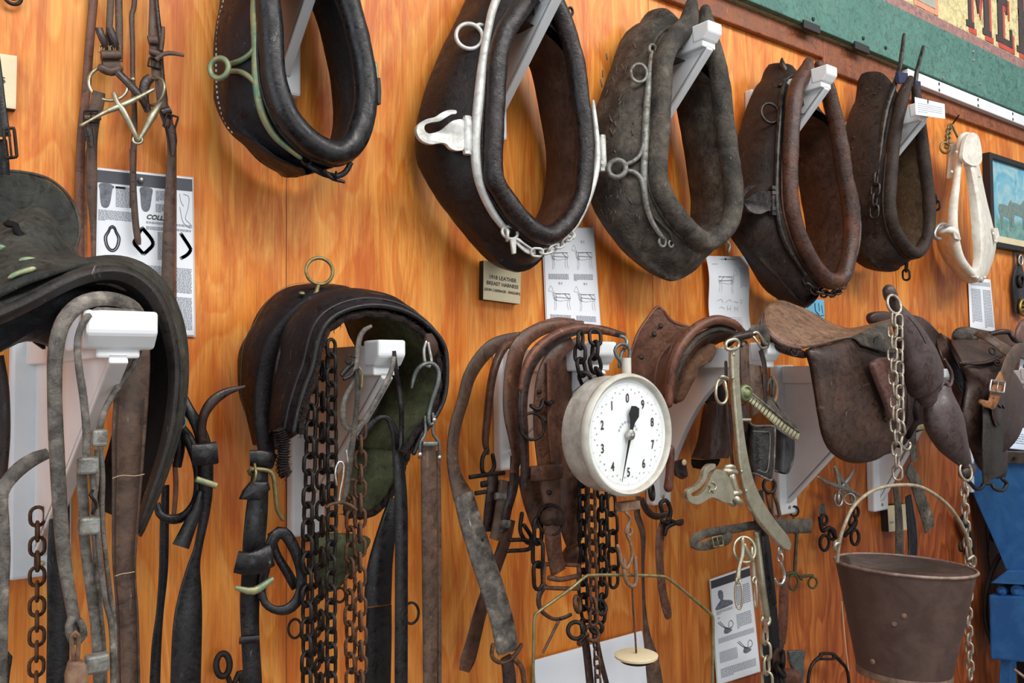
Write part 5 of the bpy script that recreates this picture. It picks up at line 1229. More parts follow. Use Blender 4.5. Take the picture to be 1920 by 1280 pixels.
ring('lower_ring', 1033, 974, .295, 27, 3.4, IRON, t, (-.2, -.95, .2))
strap('ring_billet', HZ([(392,690,.30,28),(395,760,.3,30),(402,830,.295,28),(415,900,.29,28)]), None, BROWN, t, .007)
tubew('ring_knob', [ray(*p) for p in HZ([(378,715,.305),(395,705,.31),(412,715,.305)])], .016, LINING, t)
buckle('buckle', 820+425/1.829, 580+915/1.829, .29, 32, 22, 4, RUST, t, .03, False); tube('buckle_bar', HZ([(385,920,.295),(425,925,.3),(475,915,.295)]), 5, RUST, t)
tube('link', HZ([(250,790,.24),(300,790,.245),(318,800,.245),(312,822,.245),(240,828,.24)]), 4, IRON, t); tube('link', HZ([(290,700,.24),(285,760,.24),(310,800,.24),(322,780,.24),(298,740,.24)]), 4, IRON, t)
strap('thin_lace', HZ([(370,940,.29,12),(348,985,.29,10),(355,1030,.29,8),(395,1060,.29,7),(430,1058,.29,7),(460,1045,.29,6)]), None, DKBROWN, t); strap('thin_lace', HZ([(420,1060,.29,5),(395,1110,.29,5),(362,1178,.29,4)]), None, BROWN, t)
tubew('leather_knob', [ray(*p) for p in HZ([(455,850,.22),(470,830,.23),(485,845,.22)])], .02, BROWN, t)
links(t, HZ([(345,720),(345,800),(345,880),(348,955)], .29), 50, 24, 4.6, IRON, .3, nm='chain_link')
CG = 'chains hanging behind the dial scale'
chain('chain', 'black chain over the arm above the dial scale, nearer the harness', HZ([(492,82,.345),(490,130,.35),(492,190,.35),(512,250,.35),(540,300,.34)]), 34, 22, 4.4, IRON, CG, .2)
chain('chain', 'black chain over the arm above the dial scale, nearer the hook', HZ([(540,75,.345),(542,120,.355),(540,180,.355),(560,230,.35),(590,290,.34)]), 34, 22, 4.4, IRON, CG, .8)
chain('chain', 'dark chain below the dial scale, beside the brown panel', HZ([(498,560),(498,700),(500,850),(502,1000),(520,1100)], .27), 30, 18, 4, IRON, CG, .3)
chain('chain', 'rust brown chain below the dial scale in the middle of the bundle', HZ([(528,560),(530,700),(534,850),(536,1000),(535,1110)], .30), 28, 17, 3.6, RUST, CG, .6)
chain('chain', 'black chain under the left part of the dial scale body', HZ([(562,560),(566,700),(566,850),(566,950),(555,1090)], .28), 30, 18, 4, IRON, CG, .1)
chain('chain', 'long-linked dark chain nearest the scale hanger', HZ([(596,640),(600,740),(604,860),(606,960)], .26), 40, 22, 3.6, IRON, CG, .4)
chain('chain', 'thin rusty chain end in front of the blank white board', HZ([(540,1100),(546,1180),(552,1300)], .28), 22, 12, 2.6, RUST, CG, .4)
t = thing('chain_knot', 'tangle of iron rings and shackles where the chains gather below the scale', 'chain', ray(1100, 1170, .27))
for x, y, r, nrm in ((475, 1100, 15, (-.5, -.8, .2)), (500, 1090, 13, (.6, -.7, .2)), (530, 1110, 14, (-.2, -.8, .6)), (545, 1090, 11, (-.7, -.6, 0)), (480, 1010, 14, (.5, -.8, .2)), (500, 1130, 12, (.2, -.8, -.5)), (560, 1020, 13, (.1, -.9, .4))):
    ring('link', 820+x/1.829, 580+y/1.829, .29, r, 4, IRON if r % 2 else RUST, t, nrm)
strap('leather_thong', HZ([(500,1100,.27,12),(512,1170,.27,14),(528,1320,.27,14)]), None, DKBROWN, t); strap('leather_thong', HZ([(545,1120,.27,8),(560,1200,.27,9),(585,1300,.27,9)]), None, DKBROWN, t)

#@@SCALE
# ================================================================ hanging dial scale
t = thing('dial_scale', 'round white dial scale numbered 0 to 9 hanging from a hook beside the brown harness', 'scale', ray(1180, 930, .44))
fd = .46; c = ray(1181, 815, fd); m_ = mpp(1181, 815, fd); Rr = 111*m_
ENAM = plain('cracked_grey_white_enamel', S(206, 202, 192), .4, S(150, 142, 130), 26, .0006); ENAMR = plain('chipped_ivory_rim', S(206, 202, 190), .4, S(176, 168, 152), 30, .0004)
FACE = plain('white_dial_face', S(240, 242, 240), .35)
yb = c+np.array([0, .075, 0])
lathew('case', [(0, 0), (Rr*.9, 0), (Rr*.985, .006), (Rr*1.0, .016), (Rr*1.0, .062)], yb, (0, -1, 0), ENAM, t, 72, 30)
lathew('rim', [(Rr*1.0, .060), (Rr*1.035, .063), (Rr*1.045, .069), (Rr*1.03, .076), (Rr*.985, .080), (Rr*.95, .078), (Rr*.93, .071), (Rr*.93, .068)], yb, (0, -1, 0), ENAMR, t, 72, 50)
df = lathew('dial_face', [(Rr*.935, .0690), (0, .0692)], yb, (0, -1, 0), FACE, t, 72)
yf = yb[1]-.0698
def dial(a, r): return np.array([c[0]+sin(a)*r*Rr, yf, c[2]+cos(a)*r*Rr])   # a clockwise from the top
V = []; F = []
for i in range(200):
    a = 2*pi*i/200; L = .055 if i % 20 == 0 else (.04 if i % 10 == 0 else .022); w_ = .004 if i % 10 == 0 else .0022
    o = len(V); V += [dial(a-w_, .86), dial(a+w_, .86), dial(a+w_, .86-L), dial(a-w_, .86-L)]; F.append((o, o+1, o+2, o+3))
ptag(mk('tick_marks', V, F, INKG, df, False), kind='stuff')
for n_ in range(10):
    a = -2*pi*n_/10; p = dial(a, .625); h = .0235
    textmesh('numeral', str(n_), h, (p[0], yf-.0004, p[2]-h*.36), (.72, 0, 0), (0, 0, 1), BLKP, df, 'CENTER', 0, .0001, .0005)
V = []; F = []
for i in range(50):
    if i % 5 == 0: continue
    a = 2*pi*i/50; p = dial(a, .765 if i % 2 else .72); o = len(V); s_ = .0014
    V += [p+np.array([-s_, 0, -s_*1.3]), p+np.array([s_, 0, -s_*.8]), p+np.array([s_, 0, s_*1.3]), p+np.array([-s_, 0, s_*.8])]; F.append((o, o+1, o+2, o+3))
ptag(mk('small_numerals', V, F, INKG, df, False), kind='stuff')
V, F = [], []
for i in range(9):
    a = -1.2+i*.3; p = dial(a, .22); o = len(V); s_ = .0022; V += [p+np.array([-s_, 0, -s_]), p+np.array([s_, 0, -s_]), p+np.array([s_, 0, s_]), p+np.array([-s_, 0, s_])]; F.append((o, o+1, o+2, o+3))
ptag(mk('worn_lettering', V, F, INKL, df, False), kind='stuff')
th_ = 2*pi*(.5+.043)       # pointer end a little past the lowest numeral
def pt(al, ac):
    u = np.array([sin(th_), 0, cos(th_)]); v = np.array([cos(th_), 0, -sin(th_)]); return c*np.array([1, 0, 1])+np.array([0, yf-.006, 0])+u*al*Rr+v*ac*Rr
W = [pt(.80, 0), pt(.4, .012), pt(.0, .028), pt(-.12, .035), pt(-.22, .05), pt(-.34, .115), pt(-.48, .09), pt(-.5, 0), pt(-.48, -.09), pt(-.34, -.115), pt(-.22, -.05), pt(-.12, -.035), pt(0, -.028), pt(.4, -.012)]
pn = platew('pointer', W, .0015, DARK, t, 0); lathew('pointer_hub', [(.011, 0), (.010, .004), (.004, .006), (.0035, .009), (0, .010)], (c[0], yf-.005, c[2]), (0, -1, 0), STEEL, pn, 20)
GL = bpy.data.materials.new('dial_glass'); GL.use_nodes = True; g_ = GL.node_tree.nodes['Principled BSDF']; g_.inputs['Transmission Weight'].default_value = 1; g_.inputs['Roughness'].default_value = .03; g_.inputs['IOR'].default_value = 1.05; g_.inputs['Base Color'].default_value = (1, 1, 1, 1)
lathew('dial_glass', [(Rr*.93, .0782), (Rr*.6, .0798), (0, .0805)], yb, (0, -1, 0), GL, t, 48)
# hanger above
tube('hanger_ring', HZ([(640,190,.40),(615,160,.40),(610,135,.40),(630,118,.40),(655,130,.4),(660,160,.4),(645,195,.4)]), 3.4, STG, t)
tube('hanger_hook', HZ([(625,195,.39),(632,150,.39),(650,120,.39),(645,98,.385),(630,92,.38)]), 3.6, STG, t); lathew('hanger_stem', [(.009, 0), (.009, .03)], ray(1175, 700, .43), (0, 0, 1), ENAMR, t, 16)
# hanger below: clamp, S hook
cl_ = thing('scale_frame', 'bowed brass wire frame hanging on an S hook under the dial scale', 'scale frame', ray(1175, 1280, .43))
box('clamp', tuple(ray(1166, 960, .44)), tuple(ray(1187, 936, .42)), RUSTL, t, .002)
tube('s_hook', HZ([(640,690,.435),(655,705,.44),(662,720,.44),(650,745,.44),(645,760,.44),(655,775,.44),(668,765,.44),(665,750,.44)]), 3, RUSTL, t)
tube('s_hook', HZ([(655,745,.44),(650,770,.44),(662,800,.44),(668,840,.44),(660,870,.44),(645,890,.44),(632,870,.44),(625,830,.44),(618,810,.44)]), 3.2, RUSTL, t)
tube('shackle', HZ([(640,860,.435),(640,900,.44),(650,935,.44),(670,950,.44),(682,930,.44),(680,880,.44),(678,850,.435)]), 4, RUSTL, cl_)
tube('frame_wire', HZ([(325,1400,.43),(328,1280,.43),(330,1150,.43),(333,1060,.43),(345,1038,.43),(400,998,.43),(460,955,.43),(505,918,.43),(530,911,.43),(640,910,.43),(760,914,.43),(790,922,.43),(840,960,.43),(885,998,.43),(935,1042,.43),(945,1062,.43),(945,1160,.43),(942,1400,.43)]), 3, BRONZE, cl_)
tube('rod', HZ([(668,945,.43),(672,1030,.43),(678,1110,.43),(682,1175,.43)]), 1.9, RUST, cl_)
lathew('disc_weight', [(0, .004), (.036, .004), (.041, .006), (.0415, .010), (.037, .012), (0, .0125)], ray(1193, 1237, .43), (0, 0, 1), CREAM, cl_, 40)
lathew('disc_underside', [(0, -.002), (.030, -.002), (.036, .004), (0, .004)], ray(1193, 1237, .43), (0, 0, 1), DARK, cl_, 40)
# straps right of the scale
t = thing('hanging_straps', 'narrow brown straps and iron shackles hanging right of the dial scale', 'strap', ray(1230, 1100, .2))
strap('strap_body', HZ([(690,640,.2,10),(685,700,.2,12),(705,770,.2,10),(705,880,.2,6),(708,1000,.2,6),(718,1110,.2,12),(735,1200,.2,24),(752,1320,.2,30)]), None, STRAPB, t)
tube('round_strap', HZ([(800,480,.25),(797,560,.25),(792,610,.25)]), [8,8,9], REDBR, t)
strap('strap_body', HZ([(700,650,.22,10),(720,690,.22,12),(750,710,.22,12),(790,700,.22,12)]), None, DKBROWN, t, .006)
tube('shackle', HZ([(770,690,.26),(765,665,.26),(785,655,.26),(800,690,.26),(790,730,.26),(770,725,.26)]), 4, IRON, t); tube('shackle', HZ([(790,720,.26),(830,735,.26),(838,725,.26),(790,745,.26),(780,770,.26)]), 4, IRON, t)
strap('strap_end', HZ([(775,735,.25,16),(762,800,.25,15),(765,900,.25,14),(775,980,.25,15),(790,1040,.25,15),(795,1058,.25,9)]), None, BROWN, t, .005)
ring('ring', 820+735/1.829, 580+625/1.829, .24, 14, 4, IRON, t, (.5, -.8, .1))

#@@PAD4
# ================================================================ small red-brown pack pad on the arched bracket
KZ = lambda pts, d=None: Z(1160, 560, 1.777, pts, d)
YZ = lambda pts, d=None: Z(1280, 600, 3.557, pts, d)
PACKL = leather('dusty_red_brown_leather', S(92, 60, 46), S(152, 112, 90), .6, .6, 12, .003)
t = thing('pack_pad', 'small red-brown pack pad with rolled arch, on the arched bracket by the dial scale', 'saddle pad', ray(1270, 720, .15))
surf('back_flap', [KZ([(20,260,.08),(40,190,.08),(62,120,.08),(95,70,.08),(128,30,.08),(150,45,.09),(180,80,.12),(235,98,.15)]),
  KZ([(30,330,.14),(60,260,.14),(90,200,.14),(120,150,.14),(160,110,.14),(190,110,.15),(220,110,.16),(270,100,.18)]),
  KZ([(70,380,.19),(100,330,.19),(120,270,.19),(150,210,.20),(180,160,.2),(215,125,.21),(260,100,.22),(330,85,.24)]),
  KZ([(140,380,.24),(160,330,.25),(168,280,.255),(180,220,.26),(205,165,.26),(250,110,.27),(320,80,.28),(395,100,.28)])], PACKL, t, t=.008)
tube('back_piping', KZ([(20,260,.085),(40,190,.085),(62,120,.085),(95,68,.085),(128,28,.085),(150,42,.095),(180,76,.125),(235,94,.155)]), 3, REDBR, t)
tube('arch_roll', KZ([(166,350,.27),(170,290,.27),(178,230,.275),(205,160,.28),(255,100,.285),(320,70,.29),(380,82,.29),(415,112,.285)]), [8,9,9.5,10,10,9,8,6], REDBR, t)
tube('arch_roll', KZ([(182,330,.26),(190,260,.265),(220,180,.27),(270,125,.275),(330,100,.28),(385,110,.28)]), [4,5,6,6,5,4], GREYBR, t)
surf('arch_underside', [KZ([(180,345,.265),(195,250,.27),(235,175,.272),(290,125,.275),(350,108,.275),(400,120,.275)]), KZ([(190,350,.22),(215,270,.22),(255,200,.22),(300,150,.22),(350,128,.22),(395,130,.22)]), KZ([(185,350,.15),(215,280,.15),(260,215,.15),(300,165,.15),(345,140,.15),(385,138,.15)])], LINING, t, t=.006)
lumpy(pad('felt_pad', KZ([(300,150,.25),(312,165,.26),(306,195,.26),(270,210,.265),(240,245,.265),(225,290,.265),(205,330,.26),(185,345,.26),(190,300,.26),(215,245,.255),(250,190,.25)]), .02, .01, leather('brown_ragged_felt', S(86, 58, 40), S(138, 100, 72), .95, .6, 30, .004), t), .008, .03)
tube('raised_seam', KZ([(120,300,.215),(125,240,.215),(140,190,.21),(175,150,.205),(165,190,.21),(150,230,.215),(140,300,.22)]), 2.6, PACKL, t)
for x, y in ((75, 195), (165, 182), (118, 118), (140, 90), (182, 150)): dome('rivet', 1160+x/1.777, 560+y/1.777, .17 if y > 120 else .13, 5, 3, IRON, t, (-.3, -.8, .4))
tp = t
t = thing('leather_boot', 'dark brown flared leather boot hanging behind the brass hame', 'boot', ray(1330, 860, .12))
surf('boot_side', [YZ([(150,560,.12),(135,620,.12),(120,720,.12),(100,820,.12),(60,920,.12)]), YZ([(210,540,.2),(200,640,.2),(190,750,.2),(180,850,.2),(150,925,.2)]), YZ([(300,560,.21),(300,650,.21),(300,750,.21),(290,850,.21),(250,920,.21)]), YZ([(330,560,.12),(335,650,.12),(330,780,.12),(320,860,.12),(300,920,.12)])], CHOC, t, t=.006)
surf('boot_lining', [YZ([(60,925,.12),(62,960,.13),(70,985,.14)]), YZ([(150,930,.2),(140,975,.19),(130,990,.17)]), YZ([(250,925,.21),(230,965,.2),(180,990,.18)])], SADIN, t, t=.004)
strap('neck', YZ([(200,400,.14,24),(215,470,.15,34),(225,560,.16,44)]), None, DKBROWN, t, .02)
tube('wire', YZ([(170,540,.215),(165,600,.215),(155,630,.215),(175,635,.215)]), .9, IRON, t)
t = tp
surf('loose_flap', [KZ([(190,540,.2),(215,535,.2),(225,545,.2)]), KZ([(185,565,.2),(210,575,.19),(222,550,.19)]), KZ([(190,590,.2),(215,600,.2),(228,590,.19)])], DKBROWN, t, t=.006); dome('rivet', 1160+218/1.777, 560+545/1.777, .21, 6, 3, CREAM, t)

#@@HAME
HAMEM = metal('yellowed_nickel_plate', S(204, 196, 172), S(158, 150, 126), .28, .85, 30, .0004)
t = thing('brass_hame', 'loose curved hame of dull yellowed metal with hook plate, on the arched bracket', 'hame', ray(1420, 980, .42))
plate('hame_plate', YZ([(305,190),(345,190),(350,300),(358,450),(368,600),(385,750),(405,880),(430,1000),(465,1110),(520,1220),(600,1340),(680,1440),(700,1510),(660,1530),(560,1430),(470,1320),(410,1210),(375,1090),(352,950),(340,800),(322,600),(308,400)], .415), .012, HAMEM, t, .003, n=90)
tube('rear_edge', YZ([(288,280,.40),(292,450,.40),(300,600,.40),(310,750,.4),(322,860,.4),(335,980,.4),(345,1060,.4)]), 3, STRAPB, t)
for x, y in ((340, 228), (333, 386), (393, 1008), (422, 1138)): dome('rivet', 1280+x/3.557, 600+y/3.557, .428, 3.4, 2.4, HAMEM, t)
tube('top_ring', YZ([(300,140,.42),(350,128,.425),(372,150,.425),(368,180,.425),(340,195,.43),(300,195,.43),(286,170,.42)]), 3.4, HAMEM, t, True)
tube('side_ring', YZ([(255,395,.43),(232,410,.43),(222,460,.435),(225,520,.435),(250,555,.435),(280,548,.435),(295,510,.435),(288,450,.435),(280,410,.43)]), 2.8, HAMEM, t, True); tube('ring_eye', YZ([(250,385,.43),(262,375,.435),(300,390,.43)]), 3.6, HAMEM, t)

hp = [(185,955),(195,960),(190,985),(150,1010),(130,1060),(95,1110),(50,1140),(30,1155),(45,1172),(85,1165),(125,1130),(150,1080),(175,1020),(205,992),(240,1000),(275,1030),(300,1090),(318,1150),(315,1185),(290,1212),(250,1210),(200,1185),(165,1180),(120,1205),(80,1224),(35,1215),(8,1185),(6,1145),(25,1120),(70,1098),(105,1060),(120,1000),(150,962)]
hpl = plate('hook_plate', YZ(hp, .44), .010, HAMEM, t, .0025, n=120); hpl['label'] = 'embossed hook plate'
tube('embossed_mark', YZ([(200,1080,.452),(225,1100,.452),(215,1130,.452),(190,1130,.452),(210,1150,.452)]), 1.2, HAMEM, hpl); tube('embossed_mark', YZ([(175,1100,.452),(190,1120,.452),(175,1145,.452)]), 1.2, HAMEM, hpl)
tube('hinge_barrel', YZ([(322,1040,.44),(348,1140,.44)]), 8.5, HAMEM, t); tube('hinge_knuckle', YZ([(278,1005,.44),(310,1008,.445),(350,1015,.44)]), 6, HAMEM, t); tube('hinge_knuckle', YZ([(290,980,.44),(320,975,.445),(340,985,.44)]), 5, HAMEM, t)
tube('hinge_knuckle', YZ([(318,1160,.44),(350,1155,.445),(378,1150,.44)]), 6, HAMEM, t); tube('hinge_bolt', YZ([(340,1180,.44),(365,1200,.445),(378,1215,.44)]), 7, HAMEM, t); tube('hinge_bolt', YZ([(300,1200,.43),(318,1215,.435),(335,1225,.43)]), 6, HAMEM, t)
ch = links(t, KZ([(535,830),(538,855),(540,890)], .42), 16, 10, 2.2, STEEL, .3, nm='chain_link')
tube('end_hook', KZ([(540,880,.42),(550,905,.42),(552,930,.42),(542,950,.42),(528,948,.42),(521,932,.42)]), [2.4,3,3.4,3.4,3,1.6], STEEL, t)
# blinkers
t = thing('blinker_bridle', 'bridle with embossed dark blinkers, green brass boss and striped browband beside the curved hame', 'bridle', ray(1440, 880, .36))
strap('cheek_strap', YZ([(395,140,.39,14),(410,180,.40,17),(412,300,.4,17),(418,400,.4,17),(428,480,.4,16)]), None, STRAPB, t, .005); dome('copper_rivet', 1393, 645, .405, 5, 3, RUSTL, t)
strap('cheek_strap', YZ([(480,300,.37,22),(488,400,.375,25),(492,500,.375,25),(500,620,.37,24)]), None, STRAPB, t, .006)
strap('cheek_strap', YZ([(520,200,.38,8),(545,300,.38,8),(548,420,.38,8),(550,560,.375,8)]), None, DKBROWN, t)
tube('crown_loops', YZ([(300,155,.40),(340,120,.41),(400,105,.41),(445,95,.41)]), 8, DKBROWN, t); strap('crown_strap', YZ([(450,110,.40,12),(470,70,.405,18),(510,64,.405,20),(540,90,.4,20),(552,140,.4,16),(545,190,.39,12)]), None, GREYBR, t, .006)
tube('buckle', YZ([(455,95,.41),(490,80,.415),(520,110,.415),(545,150,.41),(560,160,.405)]), 2.6, HAMEM, t); tube('buckle', YZ([(470,110,.41),(500,150,.415),(525,185,.41),(560,180,.4)]), 2.4, HAMEM, t)
BOSSM = metal('green_brass_boss', S(104, 116, 82), S(136, 140, 104), .4, .6, 30)
c_ = ray(1395, 737, .405); r_ = 15*mpp(1395, 737, .405)
lathew('boss', [(r_*1.1, 0), (r_*1.12, .004), (r_*.98, .009), (r_*.8, .010), (r_*.72, .007), (r_*.6, .0075), (r_*.5, .012), (r_*.3, .014), (0, .0145)], c_, (-.1, -1, 0), BOSSM, t, 40, 60)['label'] = 'round green brass boss'
lathew('boss_back', [(r_*1.0, -.02), (r_*1.05, 0)], c_, (-.1, -1, 0), BOSSM, t, 30)
PALEB = plain('pale_brass_strip', S(196, 190, 156), .4, S(166, 158, 120), 40, 0, .3)
bb = strap('brow_band', YZ([(440,515,.40,13),(520,580,.41,14),(600,650,.415,14),(690,725,.41,14),(768,775,.40,13)]), None, PALEB, t, .006)
for i in range(15):
    q = i/14; x = 462+q*290; y = 538+q*228; ax, ay = 1280+x/3.557, 600+y/3.557
    tube('brow_bar', [(ax+3.4, ay-5.4, .4175), (ax-3.0, ay+5.4, .4175)], .9, DARK, bb, seg=6)
tube('brow_band_edge', YZ([(450,480,.405),(530,545,.415),(620,620,.42),(700,690,.415),(775,745,.405)]), 2.2, GREYL, t)
pad('brow_leather', YZ([(575,500,.36),(620,560,.38),(700,640,.39),(772,742,.40),(700,700,.40),(620,628,.40),(560,575,.39)]), .006, .002, TAN if False else GREYBR, t)
BLK = leather('embossed_dark_leather', S(40, 36, 34), S(70, 64, 58), .4, .5, 30, .003)
lumpy(surf('near_blinker', [YZ([(440,680,.40),(436,800,.40),(434,920,.40),(432,1030,.40)]), YZ([(475,706,.42),(475,810,.42),(475,930,.42),(480,1020,.42)]), YZ([(545,706,.43),(548,820,.43),(545,950,.43),(540,1045,.43)]), YZ([(610,712,.41),(612,830,.41),(606,960,.41),(590,1062,.41)])], BLK, t, t=.008), .002, .01)
tube('blinker_edge', YZ([(442,680,.405),(475,705,.427),(545,705,.437),(600,708,.42),(614,740,.418),(612,850,.418),(606,980,.418),(592,1064,.415),(545,1050,.437),(480,1022,.427),(432,1030,.405)]), 2.2, GREYL, t)
tube('embossed_line', YZ([(470,740,.43),(545,745,.44),(580,760,.432),(578,900,.432),(560,1010,.437),(500,1000,.433)]), 1.2, GREYL, t)
for k in range(5): tube('embossed_scroll', YZ([(490+k*6,770+k*40,.434),(515,790+k*40,.437),(500,805+k*40,.435),(530,800+k*40,.438)]), 1.4, BLK, t)
surf('far_blinker', [YZ([(622,720,.35),(618,850,.35),(612,1000,.35)]), YZ([(680,760,.37),(676,880,.37),(670,1020,.37)]), YZ([(740,800,.36),(738,900,.36),(706,1010,.36)])], leather('grey_black_leather', S(50, 50, 50), S(80, 80, 80), .45, .5), t, t=.006)
tube('far_blinker_edge', YZ([(740,800,.365),(738,900,.365),(722,970,.365),(690,1020,.37),(612,1002,.355)]), 2, BLKM, t)
strap('cheek_piece', YZ([(400,565,.41,15),(412,620,.41,16),(414,668,.41,16),(412,780,.4,13),(405,900,.39,10)]), None, DKBROWN, t, .006); strap('keeper', YZ([(382,665,.42,6),(450,665,.42,6)]), None, HAMEM, t, .006)
tube('rein_loop', YZ([(600,380,.37),(625,440,.37),(620,520,.37),(600,560,.37),(606,640,.36),(600,690,.36)]), 3.4, TAN, t); tube('rein_loop', YZ([(560,470,.37),(570,420,.37),(590,390,.37),(606,420,.37),(600,500,.37)]), 3, GREYBR, t)
strap('lower_strap', YZ([(455,1020,.39,14),(458,1100,.39,14),(470,1180,.385,14)]), None, GREYL, t, .005)
t = thing('noseband_strap', 'grey-brown buckled strap loop crossing the lower end of the brass hame', 'strap', ray(1400, 1000, .41))
strap('strap_body', KZ([(640,755,.38,27),(600,757,.385,27),(540,757,.39,26),(490,755,.395,20),(440,756,.40,16),(390,765,.405,16),(340,772,.41,16),(290,782,.41,16),(258,796,.41,16),(248,808,.41,14),(255,822,.41,14),(285,824,.415,16),(320,814,.42,18),(360,800,.42,18),(372,782,.42,10)]), None, GREYBR, t, .005)
buckle('buckle', 1160+330/1.777, 560+808/1.777, .428, 9, 9, 1.8, BRONZE, t, -.2)
strap('hanger', YZ([(500,1180,.36,12),(540,1300,.37,10),(540,1440,.37,10)]), None, DKBROWN, t)
t = thing('brass_bit', 'dull brass ring bit with two long thin rings hanging under the noseband strap', 'bit', ray(1400, 1100, .42))
ring('ring', 1396, 1030, .42, 23, 3, HAMEM, t, (-.3, -.9, .2)); ring('ring', 1410, 1035, .415, 15, 3, HAMEM, t, (.6, -.8, 0))
tube('bit_arm', KZ([(412,800,.43),(412,850,.43),(402,890,.43),(397,930,.43)]), [4,4.5,4,5], HAMEM, t); tube('bit_arm', KZ([(425,830,.42),(445,880,.42),(450,930,.42)]), [3,4.5,5], HAMEM, t)
tube('bit_joint', KZ([(418,820,.43),(430,850,.43),(445,870,.43)]), 4.5, HAMEM, t)
for x in (398, 452): ring('collar_ring', 1160+x/1.777, 560+937/1.777, .43, 5.5, 2.6, HAMEM, t)
ring('thin_ring', 1160+400/1.777, 560+985/1.777, .43, 27, 2, HAMEM, t, (-.8, -.6, 0), .25); ring('thin_ring', 1160+456/1.777, 560+985/1.777, .43, 26, 2, HAMEM, t, (.8, -.6, 0), .3)
t = thing('trace_tube', 'straight dull brass tube with brass chain hanging below the noseband strap', 'hame', ray(1430, 1160, .38))
tube('tube_body', KZ([(458,780,.39),(465,850,.39),(474,940,.39),(482,1000,.385),(490,1052,.38)]), [6,7,8,8,8], HAMEM, t)
ring('tube_eye', 1160+490/1.777, 560+1070/1.777, .38, 8, 4, HAMEM, t, (-.3, -.9, .2)); strap('pin', KZ([(488,1068,.39,7),(490,1110,.39,8)]), None, RUSTL, t, .006)
links(t, KZ([(488,1095),(490,1150),(493,1210),(498,1320)], .38), 34, 19, 3.2, HAMEM, .3, nm='chain_link')
t = thing('lower_straps', 'black pointed strap and dark red-brown strap hanging low behind the brass tube', 'strap', ray(1460, 1200, .2))
strap('black_strap', KZ([(455,700,.22,12),(480,800,.22,22),(490,900,.22,26),(500,1000,.22,26),(505,1100,.22,30),(512,1300,.22,34)]), None, BLACKL, t)
strap('pointed_strap', KZ([(470,640,.30,12),(485,780,.30,12),(495,900,.3,14),(508,970,.3,15),(520,1018,.3,8)]), None, BLACKL, t)
strap('red_strap', KZ([(552,930,.2,15),(550,1000,.2,17),(547,1080,.2,17),(540,1150,.2,16)]), None, REDBR, t, .006)
tubew('leather_eye', [ray(*p) for p in KZ([(540,1155,.21),(525,1190,.22),(530,1230,.22)])], [.014, .02, .016], LINING, t, flat=.5)
for x, y, r in ((548, 1200, 13), (540, 1235, 13), (545, 1270, 13)): ring('iron_link', 1160+x/1.777, 560+y/1.777, .24, r, 4, IRON, t, (.5 if r % 2 else -.5, -.8, y % 3*.3))
t = thing('iron_shackle', 'twisted dark iron links hanging from the lower corner of the near blinker', 'shackle', ray(1450, 960, .38))
ring('ring', 1160+502/1.777, 560+622/1.777, .39, 13, 3.2, IRON, t, (-.3, -.9, .1)); tube('link', KZ([(492,635,.385),(500,680,.385),(520,735,.385),(536,730,.385),(530,690,.385),(518,650,.385),(520,610,.385)]), 3.6, RUST, t)
t = thing('iron_shackle', 'dull iron shackle plate at the bottom between the brass chain and the stirrup', 'shackle', ray(1490, 1270, .1))
plate('plate', KZ([(558,1170),(612,1168),(608,1200),(605,1320),(585,1320),(580,1250),(560,1200)], .1), .012, STG, t, .003, False); tube('leather_base', KZ([(520,1262,.16),(560,1255,.16),(585,1262,.16)]), 14, REDBR, t)

#@@SADDLE5
NZ = lambda pts, d=None: Z(1420, 540, 3.2, pts, d)
JZ = lambda pts, d=None: Z(1400, 520, 1.685, pts, d)
t = thing('saddle', 'large brown riding saddle with a tan seat above the bucket', 'saddle', ray(1600, 860, .3))
lumpy(surf('seat', [NZ([(70,110,.20),(95,88,.19),(150,80,.18),(230,108,.18),(330,150,.17),(440,212,.17),(540,246,.18),(640,232,.20),(740,205,.22),(800,190,.24)]),
  NZ([(44,140,.26),(75,120,.26),(150,130,.26),(240,165,.26),(340,205,.25),(450,245,.25),(545,262,.26),(640,252,.28),(740,235,.3),(800,225,.32)]),
  NZ([(40,200,.33),(72,210,.34),(150,230,.35),(240,250,.35),(340,262,.35),(450,270,.35),(545,275,.36),(640,275,.37),(740,270,.38),(800,270,.38)]),
  NZ([(52,245,.38),(90,290,.40),(160,330,.41),(260,352,.42),(360,342,.42),(460,318,.42),(545,300,.42),(640,300,.43),(740,310,.43),(800,320,.43)])], leather('worn_tan_seat_leather', S(120, 90, 70), S(176, 138, 108), .5, .8, 9, .002), t, t=.008), .004, .06)
surf('skirt', [NZ([(560,298,.43),(640,262,.42),(720,222,.41),(790,195,.40)]), NZ([(590,305,.44),(660,290,.44),(730,270,.44),(800,255,.43)]), NZ([(605,318,.445),(650,325,.445),(740,330,.445),(815,320,.44)]), NZ([(625,342,.45),(690,362,.45),(760,380,.45),(840,390,.445)])], GREYBR, t, t=.006)
tube('skirt_edge', NZ([(260,360,.425),(380,342,.43),(470,316,.435),(560,300,.44),(600,315,.45),(620,340,.455),(690,362,.455),(760,382,.455),(840,390,.45)]), 1.6, DKBROWN, t)
tube('cantle_binding', NZ([(62,120,.24),(40,170,.28),(38,220,.34),(60,260,.385),(110,310,.405),(180,345,.42),(260,360,.425)]), [3,4,5,5,4.5,4,3], PINKBR, t)
tube('cantle_roll', NZ([(34,180,.27),(30,240,.31),(60,300,.36),(120,345,.39),(190,375,.40),(260,395,.405),(290,400,.40)]), [6,8,9,9,9,8,6], DKBROWN, t); ring('d_ring', 1420+222/3.2, 540+382/3.2, .42, 8, 2, IRON, t, (-.2, -.9, .1))
